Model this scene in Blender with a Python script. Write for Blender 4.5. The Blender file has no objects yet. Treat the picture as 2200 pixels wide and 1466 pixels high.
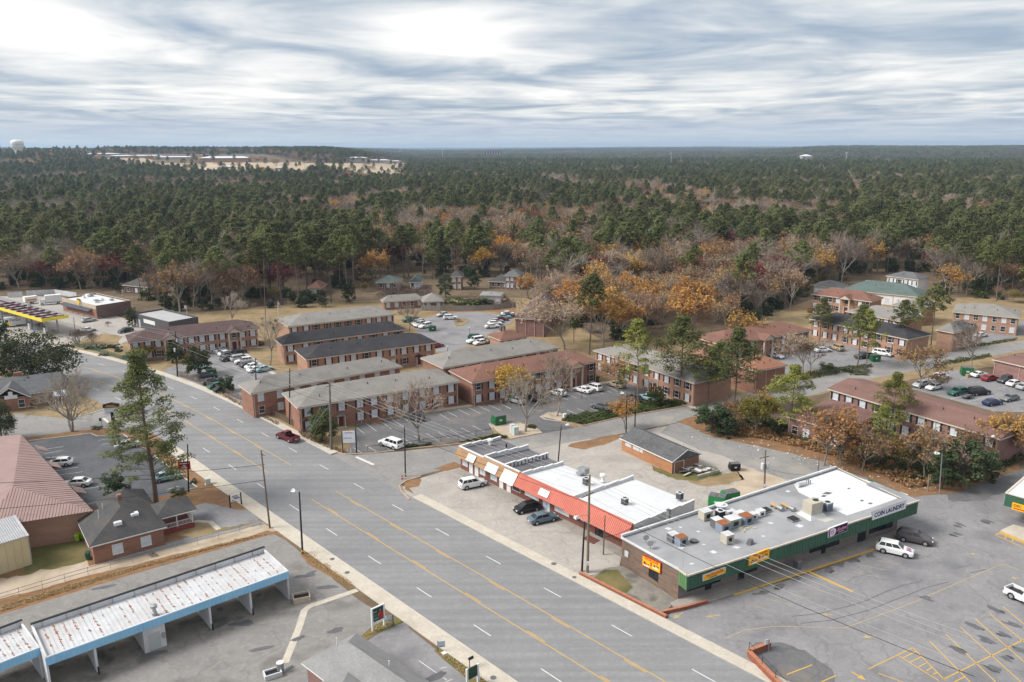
import bpy,bmesh,math,random
import numpy as np
from mathutils import Vector,Matrix,noise
from mathutils.geometry import tessellate_polygon
random.seed(11)
RN = random.Random(5)
SC = bpy.context.scene
COL = SC.collection
PI = math.pi
# ------------------------------------------------------------ camera, sky, sun, exposure
CAM_H,FOC,PITCH,ROLL = 55.0,1711.0,math.atan((733 - 315) / 1711.0),0.0045
cd = bpy.data.cameras.new('camera'); cam = bpy.data.objects.new('camera',cd); COL.objects.link(cam)
cd.sensor_width = 36.0; cd.lens = FOC / 2200.0 * 36.0; cd.clip_start = 0.5; cd.clip_end = 60000.0
_r = Vector((1,0,0)); _u = Vector((0,math.sin(PITCH),math.cos(PITCH))); _f = Vector((0,math.cos(PITCH),-math.sin(PITCH)))
_c,_s = math.cos(ROLL),math.sin(ROLL)
_rr = _r * _c - _u * _s; _uu = _r * _s + _u * _c
cam.matrix_world = Matrix(((_rr.x,_uu.x,-_f.x,0),(_rr.y,_uu.y,-_f.y,0),(_rr.z,_uu.z,-_f.z,CAM_H),(0,0,0,1)))
SC.camera = cam
EXPO = 1.56
SUN_EL,SUN_AZ = math.radians(42),math.radians(-98)  # azimuth from +Y towards +X
SC.view_settings.view_transform = 'Standard'; SC.view_settings.look = 'None'
SC.view_settings.exposure = EXPO; SC.view_settings.gamma = 1.0; SC.view_settings.use_curve_mapping = False
sun_l = bpy.data.lights.new('sun','SUN'); sun_l.energy = 1.5; sun_l.angle = math.radians(24); sun_l.color = (1.0,0.965,0.91)
sun = bpy.data.objects.new('sun',sun_l); COL.objects.link(sun)
sun.rotation_euler = (PI / 2 - SUN_EL,0,PI - SUN_AZ); sun.location = (-60,40,120)
try:
 SC.cycles.max_bounces = 4; SC.cycles.diffuse_bounces = 2; SC.cycles.glossy_bounces = 2
 SC.cycles.transmission_bounces = 2; SC.cycles.volume_bounces = 0; SC.cycles.transparent_max_bounces = 6
 SC.cycles.use_denoising = True; SC.cycles.denoiser = 'OPENIMAGEDENOISE'
 SC.cycles.caustics_reflective = False; SC.cycles.caustics_refractive = False
except Exception:
 pass
W = bpy.data.worlds.new('World'); SC.world = W; W.use_nodes = True
nt = W.node_tree; nt.nodes.clear(); L = nt.links.new
def N(t,tree=None,**k):
 n = (tree or nt).nodes.new(t)
 for a,b in k.items(): setattr(n,a,b)
 return n
def math_n(op,a,b=None,c=None,tree=None):
 t = tree or nt
 n = t.nodes.new('ShaderNodeMath'); n.operation = op
 for i,v in enumerate((a,b,c)):
  if v is None: continue
  if isinstance(v,(int,float)): n.inputs[i].default_value = v
  else: t.links.new(v,n.inputs[i])
 return n.outputs[0]
def sky_world():
 out = N('ShaderNodeOutputWorld'); bg = N('ShaderNodeBackground'); bg2 = N('ShaderNodeBackground'); mixs = N('ShaderNodeMixShader')
 sk = N('ShaderNodeTexSky',sky_type='NISHITA',sun_disc=False); sk.sun_elevation = SUN_EL; sk.sun_rotation = SUN_AZ
 L(sk.outputs[0],bg.inputs[0]); bg.inputs[1].default_value = 0.06
 tc = N('ShaderNodeTexCoord'); sep = N('ShaderNodeSeparateXYZ'); L(tc.outputs['Generated'],sep.inputs[0])
 z = math_n('ADD',math_n('ABSOLUTE',sep.outputs[2]),0.030)
 px = math_n('DIVIDE',sep.outputs[0],z); py = math_n('DIVIDE',sep.outputs[1],z)
 cb = N('ShaderNodeCombineXYZ'); L(math_n('MULTIPLY',px,0.66),cb.inputs[0]); L(math_n('MULTIPLY',py,.50),cb.inputs[1])
 def fbm(scale,det,rough,w,dist=0.0,inp=cb.outputs[0]):
  n = N('ShaderNodeTexNoise',noise_dimensions='4D'); L(inp,n.inputs['Vector'])
  n.inputs['Scale'].default_value = scale; n.inputs['Detail'].default_value = det
  n.inputs['Roughness'].default_value = rough; n.inputs['W'].default_value = w; n.inputs['Distortion'].default_value = dist
  return n.outputs[0]
 a = fbm(1.0,6,.52,3.7,.9); b = fbm(0.36,3,.5,9.1)
 wisp = N('ShaderNodeCombineXYZ'); L(math_n('MULTIPLY',px,.8),wisp.inputs[0]); L(math_n('MULTIPLY',py,1.7),wisp.inputs[1])
 c = fbm(1.1,4,.55,2.2,.6,wisp.outputs[0])
 v = math_n('ADD',math_n('ADD',math_n('MULTIPLY',a,0.89),math_n('MULTIPLY',b,0.36)),math_n('MULTIPLY',c,.22))
 def lobe(px_,py_,wx,wy,amp):  # thin place in the cloud where the sun comes through
  u,w_ = (px_ - 1100) / FOC,(733 - py_) / FOC
  d = (_rr * u + _uu * w_ + _f).normalized()
  az,el = math.atan2(d.x,d.y),math.asin(d.z)
  A = math_n('ARCTAN2',sep.outputs[0],sep.outputs[1]); E = math_n('ARCSINE',sep.outputs[2])
  q = math_n('ADD',math_n('POWER',math_n('MULTIPLY',math_n('SUBTRACT',A,az),1 / wx),2),math_n('POWER',math_n('MULTIPLY',math_n('SUBTRACT',E,el),1 / wy),2))
  return math_n('MULTIPLY',math_n('EXPONENT',math_n('MULTIPLY',q,-1.0)),amp)
 for l in (lobe(955,66,.080,.026,.34),lobe(70,62,.07,.026,.30),lobe(1230,112,.05,.014,.10),lobe(420,25,.07,.012,.10),lobe(1760,120,.10,.014,.06)):
  v = math_n('ADD',v,l)
 rp = N('ShaderNodeValToRGB'); L(v,rp.inputs[0])
 els = rp.color_ramp.elements
 k = 1.0 / 2 ** EXPO
 stops = [(0.50,(.30,.385,.52)),(0.60,(.40,.485,.60)),(0.68,(.56,.62,.69)),(0.745,(.74,.77,.80)),(0.83,(.93,.93,.92)),(0.95,(1.15,1.13,1.10))]
 els[0].position = stops[0][0]; els[0].color = (*[q * k for q in stops[0][1]],1)
 els[1].position = stops[-1][0]; els[1].color = (*[q * k for q in stops[-1][1]],1)
 for p_,col in stops[1:-1]:
  e = els.new(p_); e.color = (*[q * k for q in col],1)
 # calm blue-grey layer low over the horizon
 hz = N('ShaderNodeMapRange',interpolation_type='SMOOTHSTEP'); L(sep.outputs[2],hz.inputs[0])
 hz.inputs[1].default_value = 0.012; hz.inputs[2].default_value = 0.050; hz.inputs[3].default_value = .80; hz.inputs[4].default_value = 0.0
 mx = N('ShaderNodeMix',data_type='RGBA'); L(hz.outputs[0],mx.inputs[0]); L(rp.outputs[0],mx.inputs[6])
 lowr = N('ShaderNodeValToRGB'); L(sep.outputs[2],lowr.inputs[0]); le = lowr.color_ramp.elements
 le[0].position = 0.0; le[0].color = (.66 * k,.72 * k,.78 * k,1); le[1].position = .045; le[1].color = (.52 * k,.59 * k,.68 * k,1)
 e = le.new(.010); e.color = (.60 * k,.68 * k,.77 * k,1); e = le.new(.024); e.color = (.46 * k,.54 * k,.69 * k,1)
 L(lowr.outputs[0],mx.inputs[7]); L(mx.outputs[2],bg2.inputs[0]); bg2.inputs[1].default_value = 1.0
 mixs.inputs[0].default_value = 0.93
 L(bg.outputs[0],mixs.inputs[1]); L(bg2.outputs[0],mixs.inputs[2]); L(mixs.outputs[0],out.inputs[0])
sky_world()

# ------------------------------------------------------------ helpers
def ray(px,py):
 u,v = (px - 1100) / FOC,(733 - py) / FOC
 return _rr * u + _uu * v + _f
def P(px,py,z=0.0):  # pixel of the photograph -> point on the level z
 d = ray(px,py); t = (z - CAM_H) / d.z
 return Vector((d.x * t,d.y * t,z))
def proj(q):
 d = Vector(q) - Vector((0,0,CAM_H)); w = d.dot(_f)
 return 1100 + d.dot(_rr) / w * FOC,733 - d.dot(_uu) / w * FOC
def height_to(base,ytop):  # height of an upright whose foot is at base and whose top shows at ytop
 lo,hi = 0.0,60.0
 for _ in range(40):
  m = (lo + hi) / 2
  if proj((base.x,base.y,m))[1] > ytop: lo = m
  else: hi = m
 return lo
RA = math.radians(-47); RD = Vector((math.cos(RA),math.sin(RA),0)); RNV = Vector((-RD.y,RD.x,0))
def R(s,t,z=0.0):  # along / across the main road
 q = min(s + 155.0,0.0); t2 = t - .0016 * q * q
 v = RD * s + RNV * t2; v.z = z
 return v
MATS = {}
def mat(name,col,rough=.8,col2=None,scale=1.0,detail=4,col3=None,scale3=.1,w3=.5,metallic=0.0,bump=0.0,bscale=20.0,rnd=0.0,hue=0.0,coord='world',stretch=(1,1,1),spec=.3,emit=None):
 if name in MATS: return MATS[name]
 m = bpy.data.materials.new(name); m.use_nodes = True; t = m.node_tree; b = t.nodes['Principled BSDF']; K = t.links.new
 b.inputs['Roughness'].default_value = rough; b.inputs['Metallic'].default_value = metallic
 b.inputs['Specular IOR Level'].default_value = spec
 if coord == 'world':
  vec = N('ShaderNodeNewGeometry',t).outputs['Position']
 else:
  vec = N('ShaderNodeTexCoord',t).outputs['Object']
 if stretch != (1,1,1):
  mp = N('ShaderNodeMapping',t); mp.inputs['Scale'].default_value = stretch; K(vec,mp.inputs[0]); vec = mp.outputs[0]
 cur = None
 def nz(sc,det=detail,rg=.6):
  n = N('ShaderNodeTexNoise',t); n.inputs['Scale'].default_value = sc; n.inputs['Detail'].default_value = det; n.inputs['Roughness'].default_value = rg
  K(vec,n.inputs['Vector']); return n.outputs[0]
 def mixc(fac,a,bb):
  x = N('ShaderNodeMix',t,data_type='RGBA')
  if isinstance(fac,float): x.inputs[0].default_value = fac
  else: K(fac,x.inputs[0])
  for i,q in ((6,a),(7,bb)):
   if isinstance(q,tuple): x.inputs[i].default_value = (*q,1)
   else: K(q,x.inputs[i])
  return x.outputs[2]
 def rng(v,lo,hi,a=0.,b_=1.):
  r = N('ShaderNodeMapRange',t); K(v,r.inputs[0]); r.inputs[1].default_value = lo; r.inputs[2].default_value = hi; r.inputs[3].default_value = a; r.inputs[4].default_value = b_
  return r.outputs[0]
 cur = col
 if col2 is not None: cur = mixc(rng(nz(scale),.32,.68),col,col2)
 if col3 is not None: cur = mixc(rng(nz(scale3,5),.45,.66,0.,w3),cur,col3)
 if rnd or hue:
  oi = N('ShaderNodeObjectInfo',t); h = N('ShaderNodeHueSaturation',t)
  K(rng(oi.outputs['Random'],0,1,1 - rnd,1 + rnd),h.inputs['Value'])
  m2 = math_n('FRACT',math_n('MULTIPLY',oi.outputs['Random'],7.31,tree=t),tree=t)
  K(rng(m2,0,1,.5 - hue,.5 + hue),h.inputs['Hue'])
  if isinstance(cur,tuple): h.inputs['Color'].default_value = (*cur,1)
  else: K(cur,h.inputs['Color'])
  cur = h.outputs[0]
 if isinstance(cur,tuple): b.inputs['Base Color'].default_value = (*cur,1)
 else: K(cur,b.inputs['Base Color'])
 if bump:
  bp = N('ShaderNodeBump',t); bp.inputs['Strength'].default_value = bump; bp.inputs['Distance'].default_value = .05
  K(nz(bscale,3),bp.inputs['Height']); K(bp.outputs[0],b.inputs['Normal'])
 MATS[name] = m
 return m
def asphalt(name,c1,c2,blot=.25,crack=.0,stain=None,streak=None):
 if name in MATS: return MATS[name]
 m = mat(name,c1,.92,c2,blot,6,spec=.15); t = m.node_tree; K = t.links.new; b = t.nodes['Principled BSDF']
 src = b.inputs['Base Color'].links[0].from_socket
 pos = N('ShaderNodeNewGeometry',t).outputs['Position']
 def mul(cur,fac_socket,dark):
  x = N('ShaderNodeMix',t,data_type='RGBA'); K(fac_socket,x.inputs[0]); K(cur,x.inputs[6]); x.inputs[7].default_value = (*dark,1)
  return x.outputs[2]
 def mr(v,lo,hi,a=0.,b_=1.):
  r = N('ShaderNodeMapRange',t); K(v,r.inputs[0]); r.inputs[1].default_value = lo; r.inputs[2].default_value = hi; r.inputs[3].default_value = a; r.inputs[4].default_value = b_
  return r.outputs[0]
 f = N('ShaderNodeTexNoise',t); f.inputs['Scale'].default_value = 2.2; f.inputs['Detail'].default_value = 8; f.inputs['Roughness'].default_value = .75; K(pos,f.inputs['Vector'])
 src = mul(src,mr(f.outputs[0],.45,.75,0,.35),tuple(q * .55 for q in c1))
 f = N('ShaderNodeTexNoise',t); f.inputs['Scale'].default_value = 1.1; f.inputs['Detail'].default_value = 7; f.inputs['Roughness'].default_value = .7
 mp = N('ShaderNodeMapping',t); mp.inputs['Location'].default_value = (31,7,0); K(pos,mp.inputs[0]); K(mp.outputs[0],f.inputs['Vector'])
 src = mul(src,mr(f.outputs[0],.5,.72,0,.35),tuple(min(q * 1.35,.6) for q in c2))
 if crack:
  w = N('ShaderNodeTexNoise',t); w.inputs['Scale'].default_value = .5; K(pos,w.inputs['Vector'])
  va = N('ShaderNodeVectorMath',t,operation='MULTIPLY_ADD'); K(w.outputs[1],va.inputs[0]); va.inputs[1].default_value = (3,3,0); K(pos,va.inputs[2])
  for sc_,wd in ((.16,.035),(.5,.02)):
   v = N('ShaderNodeTexVoronoi',t,feature='DISTANCE_TO_EDGE'); v.inputs['Scale'].default_value = sc_; K(va.outputs[0],v.inputs['Vector'])
   src = mul(src,mr(v.outputs['Distance'],0,wd * .6,crack,0),tuple(q * .45 for q in c1))
 if stain:
  n = N('ShaderNodeTexNoise',t); n.inputs['Scale'].default_value = stain[0]; n.inputs['Detail'].default_value = 5; K(pos,n.inputs['Vector'])
  src = mul(src,mr(n.outputs[0],stain[1],stain[1] + .13,0,stain[2]),stain[3])
 if streak:  # wheel tracks along the road
  mp = N('ShaderNodeMapping',t); mp.vector_type = 'POINT'; mp.inputs['Rotation'].default_value = (0,0,-RA); mp.inputs['Scale'].default_value = (.012,.85,0); K(pos,mp.inputs[0])
  n = N('ShaderNodeTexNoise',t); n.inputs['Scale'].default_value = 1.0; n.inputs['Detail'].default_value = 2; K(mp.outputs[0],n.inputs['Vector'])
  src = mul(src,mr(n.outputs[0],.42,.62,0,streak[0]),streak[1])
 K(src,b.inputs['Base Color'])
 return m

class MB:
 """collects polygons in world coordinates and links them as one mesh object"""
 def __init__(s): s.v = []; s.f = []; s.m = []
 def quad(s,*p,m=0):
  i = len(s.v); s.v += [tuple(q) for q in p]; s.f.append(tuple(range(i,i + len(p)))); s.m.append(m)
 def hull(s,bot,top,m=0,cap=True,mtop=None,bottom=False):  # walls between two rings
  n = len(bot); i = len(s.v); s.v += [tuple(q) for q in bot] + [tuple(q) for q in top]
  for k in range(n):
   s.f.append((i + k,i + (k + 1) % n,i + n + (k + 1) % n,i + n + k)); s.m.append(m)
  if cap: s.f.append(tuple(i + n + k for k in range(n))); s.m.append(m if mtop is None else mtop)
  if bottom: s.f.append(tuple(i + n - 1 - k for k in range(n))); s.m.append(m)
 def obox(s,o,a,b,c,m=0):
  o,a,b,c = Vector(o),Vector(a),Vector(b),Vector(c)
  if a.cross(b).dot(c) < 0: a,b = b,a
  s.hull([o,o + a,o + a + b,o + b],[o + c,o + a + c,o + a + b + c,o + b + c],m,True,None,True)
 def box(s,c,size,rz=0.0,m=0):  # c = centre of the foot
  ca,sa = math.cos(rz),math.sin(rz); a = Vector((ca,sa,0)) * size[0]; b = Vector((-sa,ca,0)) * size[1]
  s.obox(Vector(c) - a / 2 - b / 2,a,b,Vector((0,0,size[2])),m)
 def tube(s,p0,p1,r0,r1=None,n=6,m=0,cap=True):
  p0,p1 = Vector(p0),Vector(p1); r1 = r0 if r1 is None else r1
  d = (p1 - p0).normalized(); x = d.orthogonal().normalized(); y = d.cross(x)
  A = [p0 + (x * math.cos(2 * PI * k / n) + y * math.sin(2 * PI * k / n)) * r0 for k in range(n)]
  B = [p1 + (x * math.cos(2 * PI * k / n) + y * math.sin(2 * PI * k / n)) * r1 for k in range(n)]
  s.hull(A,B,m,cap,None,cap)
 def path(s,pts,r,n=4,m=0):
  for a,b in zip(pts,pts[1:]): s.tube(a,b,r,r,n,m,False)
 def lathe(s,c,prof,n=10,m=0):
  c = Vector(c); rings = []
  for r,z in prof:
   rings.append([c + Vector((math.cos(2 * PI * k / n) * r,math.sin(2 * PI * k / n) * r,z)) for k in range(n)])
  for a,b in zip(rings,rings[1:]): s.hull(a,b,m,False)
  i = len(s.v); s.v += [tuple(q) for q in rings[-1]]; s.f.append(tuple(range(i,i + n))); s.m.append(m)
 def mesh(s,name,mats,org=(0,0,0)):
  me = bpy.data.meshes.new(name); ox,oy,oz = org
  me.from_pydata([(x - ox,y - oy,z - oz) for x,y,z in s.v],[],s.f)
  if not isinstance(mats,(list,tuple)): mats = [mats]
  for q in mats: me.materials.append(q)
  if len(mats) > 1: me.polygons.foreach_set('material_index',s.m)
  me.update(); return me
 def build(s,name,mats,parent=None,kind=None,**tg):
  org = ORG.get(parent,Vector((0,0,0))) if parent else Vector((0,0,0))
  o = bpy.data.objects.new(name,s.mesh(name,mats,org)); COL.objects.link(o)
  if parent: o.parent = parent; ORG[o] = org
  if kind: o['kind'] = kind
  for k,v in tg.items():
   if v: o['category' if k == 'cat' else k] = v
  return o
ORG = {}
def thing(name,label,cat,loc,group=None,rz=0.0):
 o = bpy.data.objects.new(name,None); COL.objects.link(o); o.location = loc; o.rotation_euler = (0,0,rz); o.empty_display_size = .3
 o['label'] = label; o['category'] = cat
 if group: o['group'] = group
 ORG[o] = Vector(loc)
 return o
def inst(name,me,parent,loc=(0,0,0),rz=0.0,sc=None,m=None,label=None):  # loc in the parent's own frame
 o = bpy.data.objects.new(name,me); COL.objects.link(o); o.parent = parent; o.location = loc; o.rotation_euler = (0,0,rz)
 if sc: o.scale = sc
 if m is not None: o.material_slots[0].link = 'OBJECT'; o.material_slots[0].material = m
 if label: o['label'] = label
 return o
def lettering(body,parent,o,ux,uz,size,m,depth=.02,name='lettering',fit=None,shear=0.0):
 """flat text whose centre is at world point o, running along ux and standing along uz"""
 c = bpy.data.curves.new(name,'FONT'); c.body = body; c.size = size; c.align_x = 'CENTER'; c.align_y = 'CENTER'; c.extrude = depth; c.shear = shear; c.offset = size * .022
 ob = bpy.data.objects.new(name,c); COL.objects.link(ob); c.materials.append(m); c.resolution_u = 3
 ux = Vector(ux).normalized(); uz = Vector(uz).normalized(); n = ux.cross(uz)
 bpy.context.view_layer.update()
 sx = 1.0
 if fit: sx = fit / max(ob.dimensions.x,.01)
 uz = (uz - ux * uz.dot(ux)).normalized()
 M = Matrix.Identity(4)
 for i in range(3): M[i][0] = ux[i] * sx; M[i][1] = uz[i]; M[i][2] = n[i]; M[i][3] = (Vector(o) - ORG.get(parent,Vector((0,0,0))))[i]
 me = bpy.data.meshes.new_from_object(ob.evaluated_get(bpy.context.evaluated_depsgraph_get())); bpy.data.objects.remove(ob); bpy.data.curves.remove(c)
 ob = bpy.data.objects.new(name,me); COL.objects.link(ob)
 ob.parent = parent; ob.matrix_local = M
 return ob
def jit(pts,step=1.2,amp=.3,seed=0):
 out = []
 n = len(pts)
 for i in range(n):
  a,b = Vector(pts[i]),Vector(pts[(i + 1) % n]); k = max(1,int((b - a).length / step))
  for j in range(k):
   q = a.lerp(b,j / k)
   if j or True:
    q = q + Vector((noise.noise((q.x * .5,q.y * .5,seed)),noise.noise((q.x * .5,q.y * .5,seed + 9.3)),0)) * amp + Vector((noise.noise((q.x * 1.9,q.y * 1.9,seed)),noise.noise((q.x * 1.9,q.y * 1.9,seed + 5)),0)) * amp * .5
   out.append(q)
 return out
def sheet(name,pts,m,z,px=True,amp=0.0,step=1.2,kind='structure',seed=0,parent=None,thick=0.0):
 q = [P(*p) if px else Vector((p[0],p[1],0)) for p in pts]
 if amp: q = jit(q,step,amp,seed)
 q = [Vector((a.x,a.y,z)) for a in q]
 tri = tessellate_polygon([q]); me = bpy.data.meshes.new(name)
 vs = [tuple(a) for a in q]; fs = []
 for t in tri:
  a,b,c = (q[i] for i in t)
  fs.append(t if (b - a).cross(c - a).z > 0 else (t[0],t[2],t[1]))
 if thick:
  n = len(vs); vs += [(x,y,zz - thick) for x,y,zz in vs]
  ar = sum(q[i].x * q[(i + 1) % n].y - q[(i + 1) % n].x * q[i].y for i in range(n))
  for i in range(n):
   j = (i + 1) % n
   fs.append((i,n + i,n + j,j) if ar > 0 else (j,n + j,n + i,i))
 me.from_pydata(vs,[],fs); me.materials.append(m); me.update()
 o = bpy.data.objects.new(name,me); COL.objects.link(o)
 if kind: o['kind'] = kind
 if parent: o.parent = parent
 return o
def ribbon(name,t0,t1,s0,s1,m,z,step=4.0,kind='structure',thick=0.0):
 b = MB(); n = max(1,int(math.ceil((s1 - s0) / step)))
 for i in range(n):
  a = s0 + (s1 - s0) * i / n; c = s0 + (s1 - s0) * (i + 1) / n
  b.quad(R(a,t0,z),R(c,t0,z),R(c,t1,z),R(a,t1,z))
  if thick:
   b.quad(R(a,t1,z),R(c,t1,z),R(c,t1,z - thick),R(a,t1,z - thick)); b.quad(R(a,t0,z - thick),R(c,t0,z - thick),R(c,t0,z),R(a,t0,z))
 if thick:
  b.quad(R(s0,t0,z),R(s0,t1,z),R(s0,t1,z - thick),R(s0,t0,z - thick)); b.quad(R(s1,t1,z),R(s1,t0,z),R(s1,t0,z - thick),R(s1,t1,z - thick))
 return b.build(name,m,None,kind)
def band(name,pts,w,m,z,px=True,thick=0.0,kind='structure',off=0.0):  # strip of width w along a line
 q = [P(*p) if px else Vector((p[0],p[1],0)) for p in pts]; b = MB(); L_,R_ = [],[]
 for i,a in enumerate(q):
  d = (q[min(i + 1,len(q) - 1)] - q[max(i - 1,0)]).normalized(); nn = Vector((-d.y,d.x,0))
  L_.append(a + nn * (w / 2 + off)); R_.append(a - nn * (w / 2 - off))
 for i in range(len(q) - 1):
  lo = [Vector((v.x,v.y,z)) for v in (R_[i],R_[i + 1],L_[i + 1],L_[i])]
  if thick: b.hull([v - Vector((0,0,thick)) for v in lo],lo)
  else: b.quad(*lo)
 return b.build(name,m,None,kind)
# ------------------------------------------------------------ ground materials
M_GROUND = mat('leaf_litter_ground',(.115,.082,.05),.95,(.19,.135,.085),.35,8,(.075,.06,.04),.09,.6,bump=.3,bscale=1.5)
M_STRAW = mat('pine_straw',(.20,.105,.05),.95,(.29,.165,.085),.9,8,(.15,.10,.06),.3,.6,bump=.3,bscale=4)
M_DRYGRASS = mat('dry_grass',(.235,.165,.085),.95,(.33,.24,.14),.6,8,(.16,.13,.06),.16,.7)
M_GREENGRASS = mat('winter_grass',(.085,.10,.03),.95,(.15,.135,.05),.5,8,(.22,.16,.08),.22,.75)
M_SAND = mat('sandy_dirt',(.40,.32,.235),.95,(.50,.42,.33),.35,8,(.30,.22,.15),.2,.6)
M_ROAD = asphalt('road_asphalt',(.225,.225,.232),(.275,.273,.275),.12,.08,None,(.42,(.17,.17,.177)))
M_STREET = asphalt('street_asphalt',(.235,.228,.222),(.285,.275,.262),.2,.3,(.11,.56,.6,(.36,.325,.28)))
M_LOT_GREY = asphalt('worn_lot_asphalt',(.205,.20,.207),(.275,.268,.272),.16,.28,(.13,.56,.55,(.125,.125,.135)))
M_LOT_DARK = asphalt('sealed_lot_asphalt',(.125,.125,.133),(.17,.165,.165),.22,.3,(.17,.55,.5,(.235,.20,.165)))
M_LOT_BLACK = asphalt('fresh_lot_asphalt',(.085,.09,.10),(.125,.128,.138),.2,.3,(.1,.57,.5,(.16,.155,.15)))
M_CONC_OLD = asphalt('cracked_concrete',(.31,.285,.26),(.39,.355,.32),.22,.35,(.16,.55,.7,(.22,.205,.195)))
M_CONC_LOT = asphalt('sun_bleached_concrete',(.34,.315,.29),(.43,.395,.355),.2,.28,(.10,.56,.6,(.26,.245,.23)))
M_CONC_SLAB = asphalt('stained_slab',(.21,.195,.175),(.30,.275,.24),.3,.25,(.3,.52,.8,(.10,.095,.088)))
M_CONC_DARK = asphalt('wash_lot_asphalt',(.215,.205,.197),(.285,.27,.255),.2,.25,(.2,.54,.6,(.115,.105,.10)))
M_WALK = asphalt('sidewalk_concrete',(.47,.42,.35),(.56,.505,.425),.4,.15)
M_KERB = mat('kerb_concrete',(.46,.42,.36),.9,(.55,.50,.43),1.0)
M_KERB_RUST = mat('clay_stained_kerb',(.36,.24,.16),.9,(.46,.36,.28),.6)
M_WPAINT = mat('white_road_paint',(.68,.67,.65),.8,(.52,.51,.50),3.0)
M_YPAINT = mat('yellow_road_paint',(.62,.37,.06),.8,(.52,.33,.09),1.2)
M_YFADE = mat('faded_yellow_paint',(.50,.36,.16),.85,(.33,.28,.19),1.6)
M_OIL = mat('oil_stain',(.052,.052,.056),.7,(.085,.085,.09),1.5)
M_TYRE_MARK = mat('tyre_mark',(.10,.10,.108),.9,(.14,.14,.147),1.0)
# ------------------------------------------------------------ terrain
def sst(a,b,x):
 t = max(0.0,min(1.0,(x - a) / (b - a))); return t * t * (3 - 2 * t)
def hgt(x,y):
 if y < 650: return 0.0
 a = x / y
 h = sst(700,2200,y) * 7 * noise.noise((x / 900,y / 900,1.3))
 h += 38 * sst(900,2300,y) * sst(-.10,-.24,a) * (1 - .35 * sst(3200,5500,y))
 h += sst(2600,8000,y) * (10 + 22 * noise.noise((x / 2600,y / 1900,4.1)) + 9 * noise.noise((x / 900,y / 700,7.7)))
 h += 26 * sst(2600,4200,y) * sst(.26,.40,a) * (1 - sst(5200,7800,y))
 h += sst(9000,15500,y) * (16 + 16 * noise.noise((x / 5200,y / 4000,2.2)))
 return h
def PT(px,py):  # pixel -> point on the terrain
 d = ray(px,py).normalized(); t = 250.0; o = Vector((0,0,CAM_H))
 while t < 16000:
  q = o + d * t
  if q.z <= hgt(q.x,q.y): return Vector((q.x,q.y,hgt(q.x,q.y)))
  t += max(4.0,t * .006)
 q = o + d * 15000; return Vector((q.x,q.y,hgt(q.x,q.y)))
ys = [-160,-40,40,150,300,500,640]
while ys[-1] < 18500: ys.append(ys[-1] * 1.045 + 6)
NC = 170
vs,fs = [],[]
for y in ys:
 w = max(620.0,abs(y) * .86 + 260)
 for i in range(NC + 1):
  x = -w + 2 * w * i / NC; vs.append((x,y,hgt(x,y)))
for j in range(len(ys) - 1):
 for i in range(NC):
  a = j * (NC + 1) + i; fs.append((a,a + 1,a + NC + 2,a + NC + 1))
me = bpy.data.meshes.new('ground'); me.from_pydata(vs,[],fs)
M_FAR = mat('far_woodland',(.030,.036,.022),.95,(.062,.058,.040),.012,10,(.10,.075,.05),.006,.8)
me.materials.append(M_GROUND); me.materials.append(M_FAR)
me.polygons.foreach_set('material_index',[1 if vs[f[0]][1] > 2300 else 0 for f in fs]); me.polygons.foreach_set('use_smooth',[True] * len(fs)); me.update()
og = bpy.data.objects.new('ground',me); COL.objects.link(og); og['kind'] = 'structure'
# ------------------------------------------------------------ yards, lots, road
Z0 = .004
sheet('apartment_yard',[(255,690),(600,655),(900,640),(1130,640),(1300,735),(1560,715),(1750,640),(2300,640),(2300,760),(1500,890),(750,975),(560,900),(360,805),(150,748)],M_DRYGRASS,Z0,amp=.6,seed=1)
sheet('roadside_ground',[(-300,1040),(-200,930),(45,930),(225,905),(330,930),(640,1170),(600,1150),(0,1345),(-500,1480)],M_STRAW,Z0,amp=.4,seed=2)
sheet('church_lawn',[(-120,905),(-120,790),(180,800),(235,862),(215,885),(140,902),(36,893)],M_DRYGRASS,Z0,amp=.4,seed=3)
sheet('house_lawn',[(55,1165),(120,1128),(205,1150),(200,1200),(150,1232),(50,1236)],M_GREENGRASS,.008,amp=.7,step=.6,seed=4)
sheet('sandy_yard',[(-120,1325),(-120,1262),(60,1232),(180,1208),(200,1215),(300,1188),(420,1160),(540,1120),(610,1140),(560,1150),(300,1212),(0,1300)],M_SAND,.010,amp=.8,step=.6,seed=5)
sheet('weedy_strip',[(-120,1338),(-120,1320),(0,1288),(150,1248),(330,1203),(540,1152),(575,1140),(592,1146),(300,1228),(0,1318)],M_STRAW,.013,amp=.35,step=.6,seed=6)
sheet('sunken_driveway',[(200,1212),(330,1172),(380,1160),(480,1138),(555,1118),(572,1126),(470,1150),(300,1196)],M_LOT_GREY,.016,amp=.25,step=.6,seed=7)
sheet('house_driveway',[(385,1098),(440,1080),(510,1096),(566,1100),(572,1112),(500,1133),(455,1142),(440,1118),(390,1118)],M_LOT_GREY,.016,amp=.4,step=.6,seed=8)
sheet('front_lawn',[(380,1150),(400,1126),(440,1122),(470,1134),(500,1132),(540,1122),(548,1126),(420,1156)],M_DRYGRASS,.019,amp=.3,step=.6,seed=9)
band('garden_path',[(395,1128),(425,1120),(452,1122),(470,1138)],.8,M_WALK,.024)
sheet('gas_station_forecourt',[(-160,800),(-160,640),(60,636),(150,640),(280,690),(318,705),(300,722),(262,738),(255,744),(200,748),(100,738),(-20,712),(-90,740)],M_CONC_LOT,.008,amp=.15,seed=10)
sheet('forecourt_border',[(140,742),(225,716),(262,724),(250,742),(200,748)],M_DRYGRASS,.012,amp=.4,seed=11)
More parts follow.
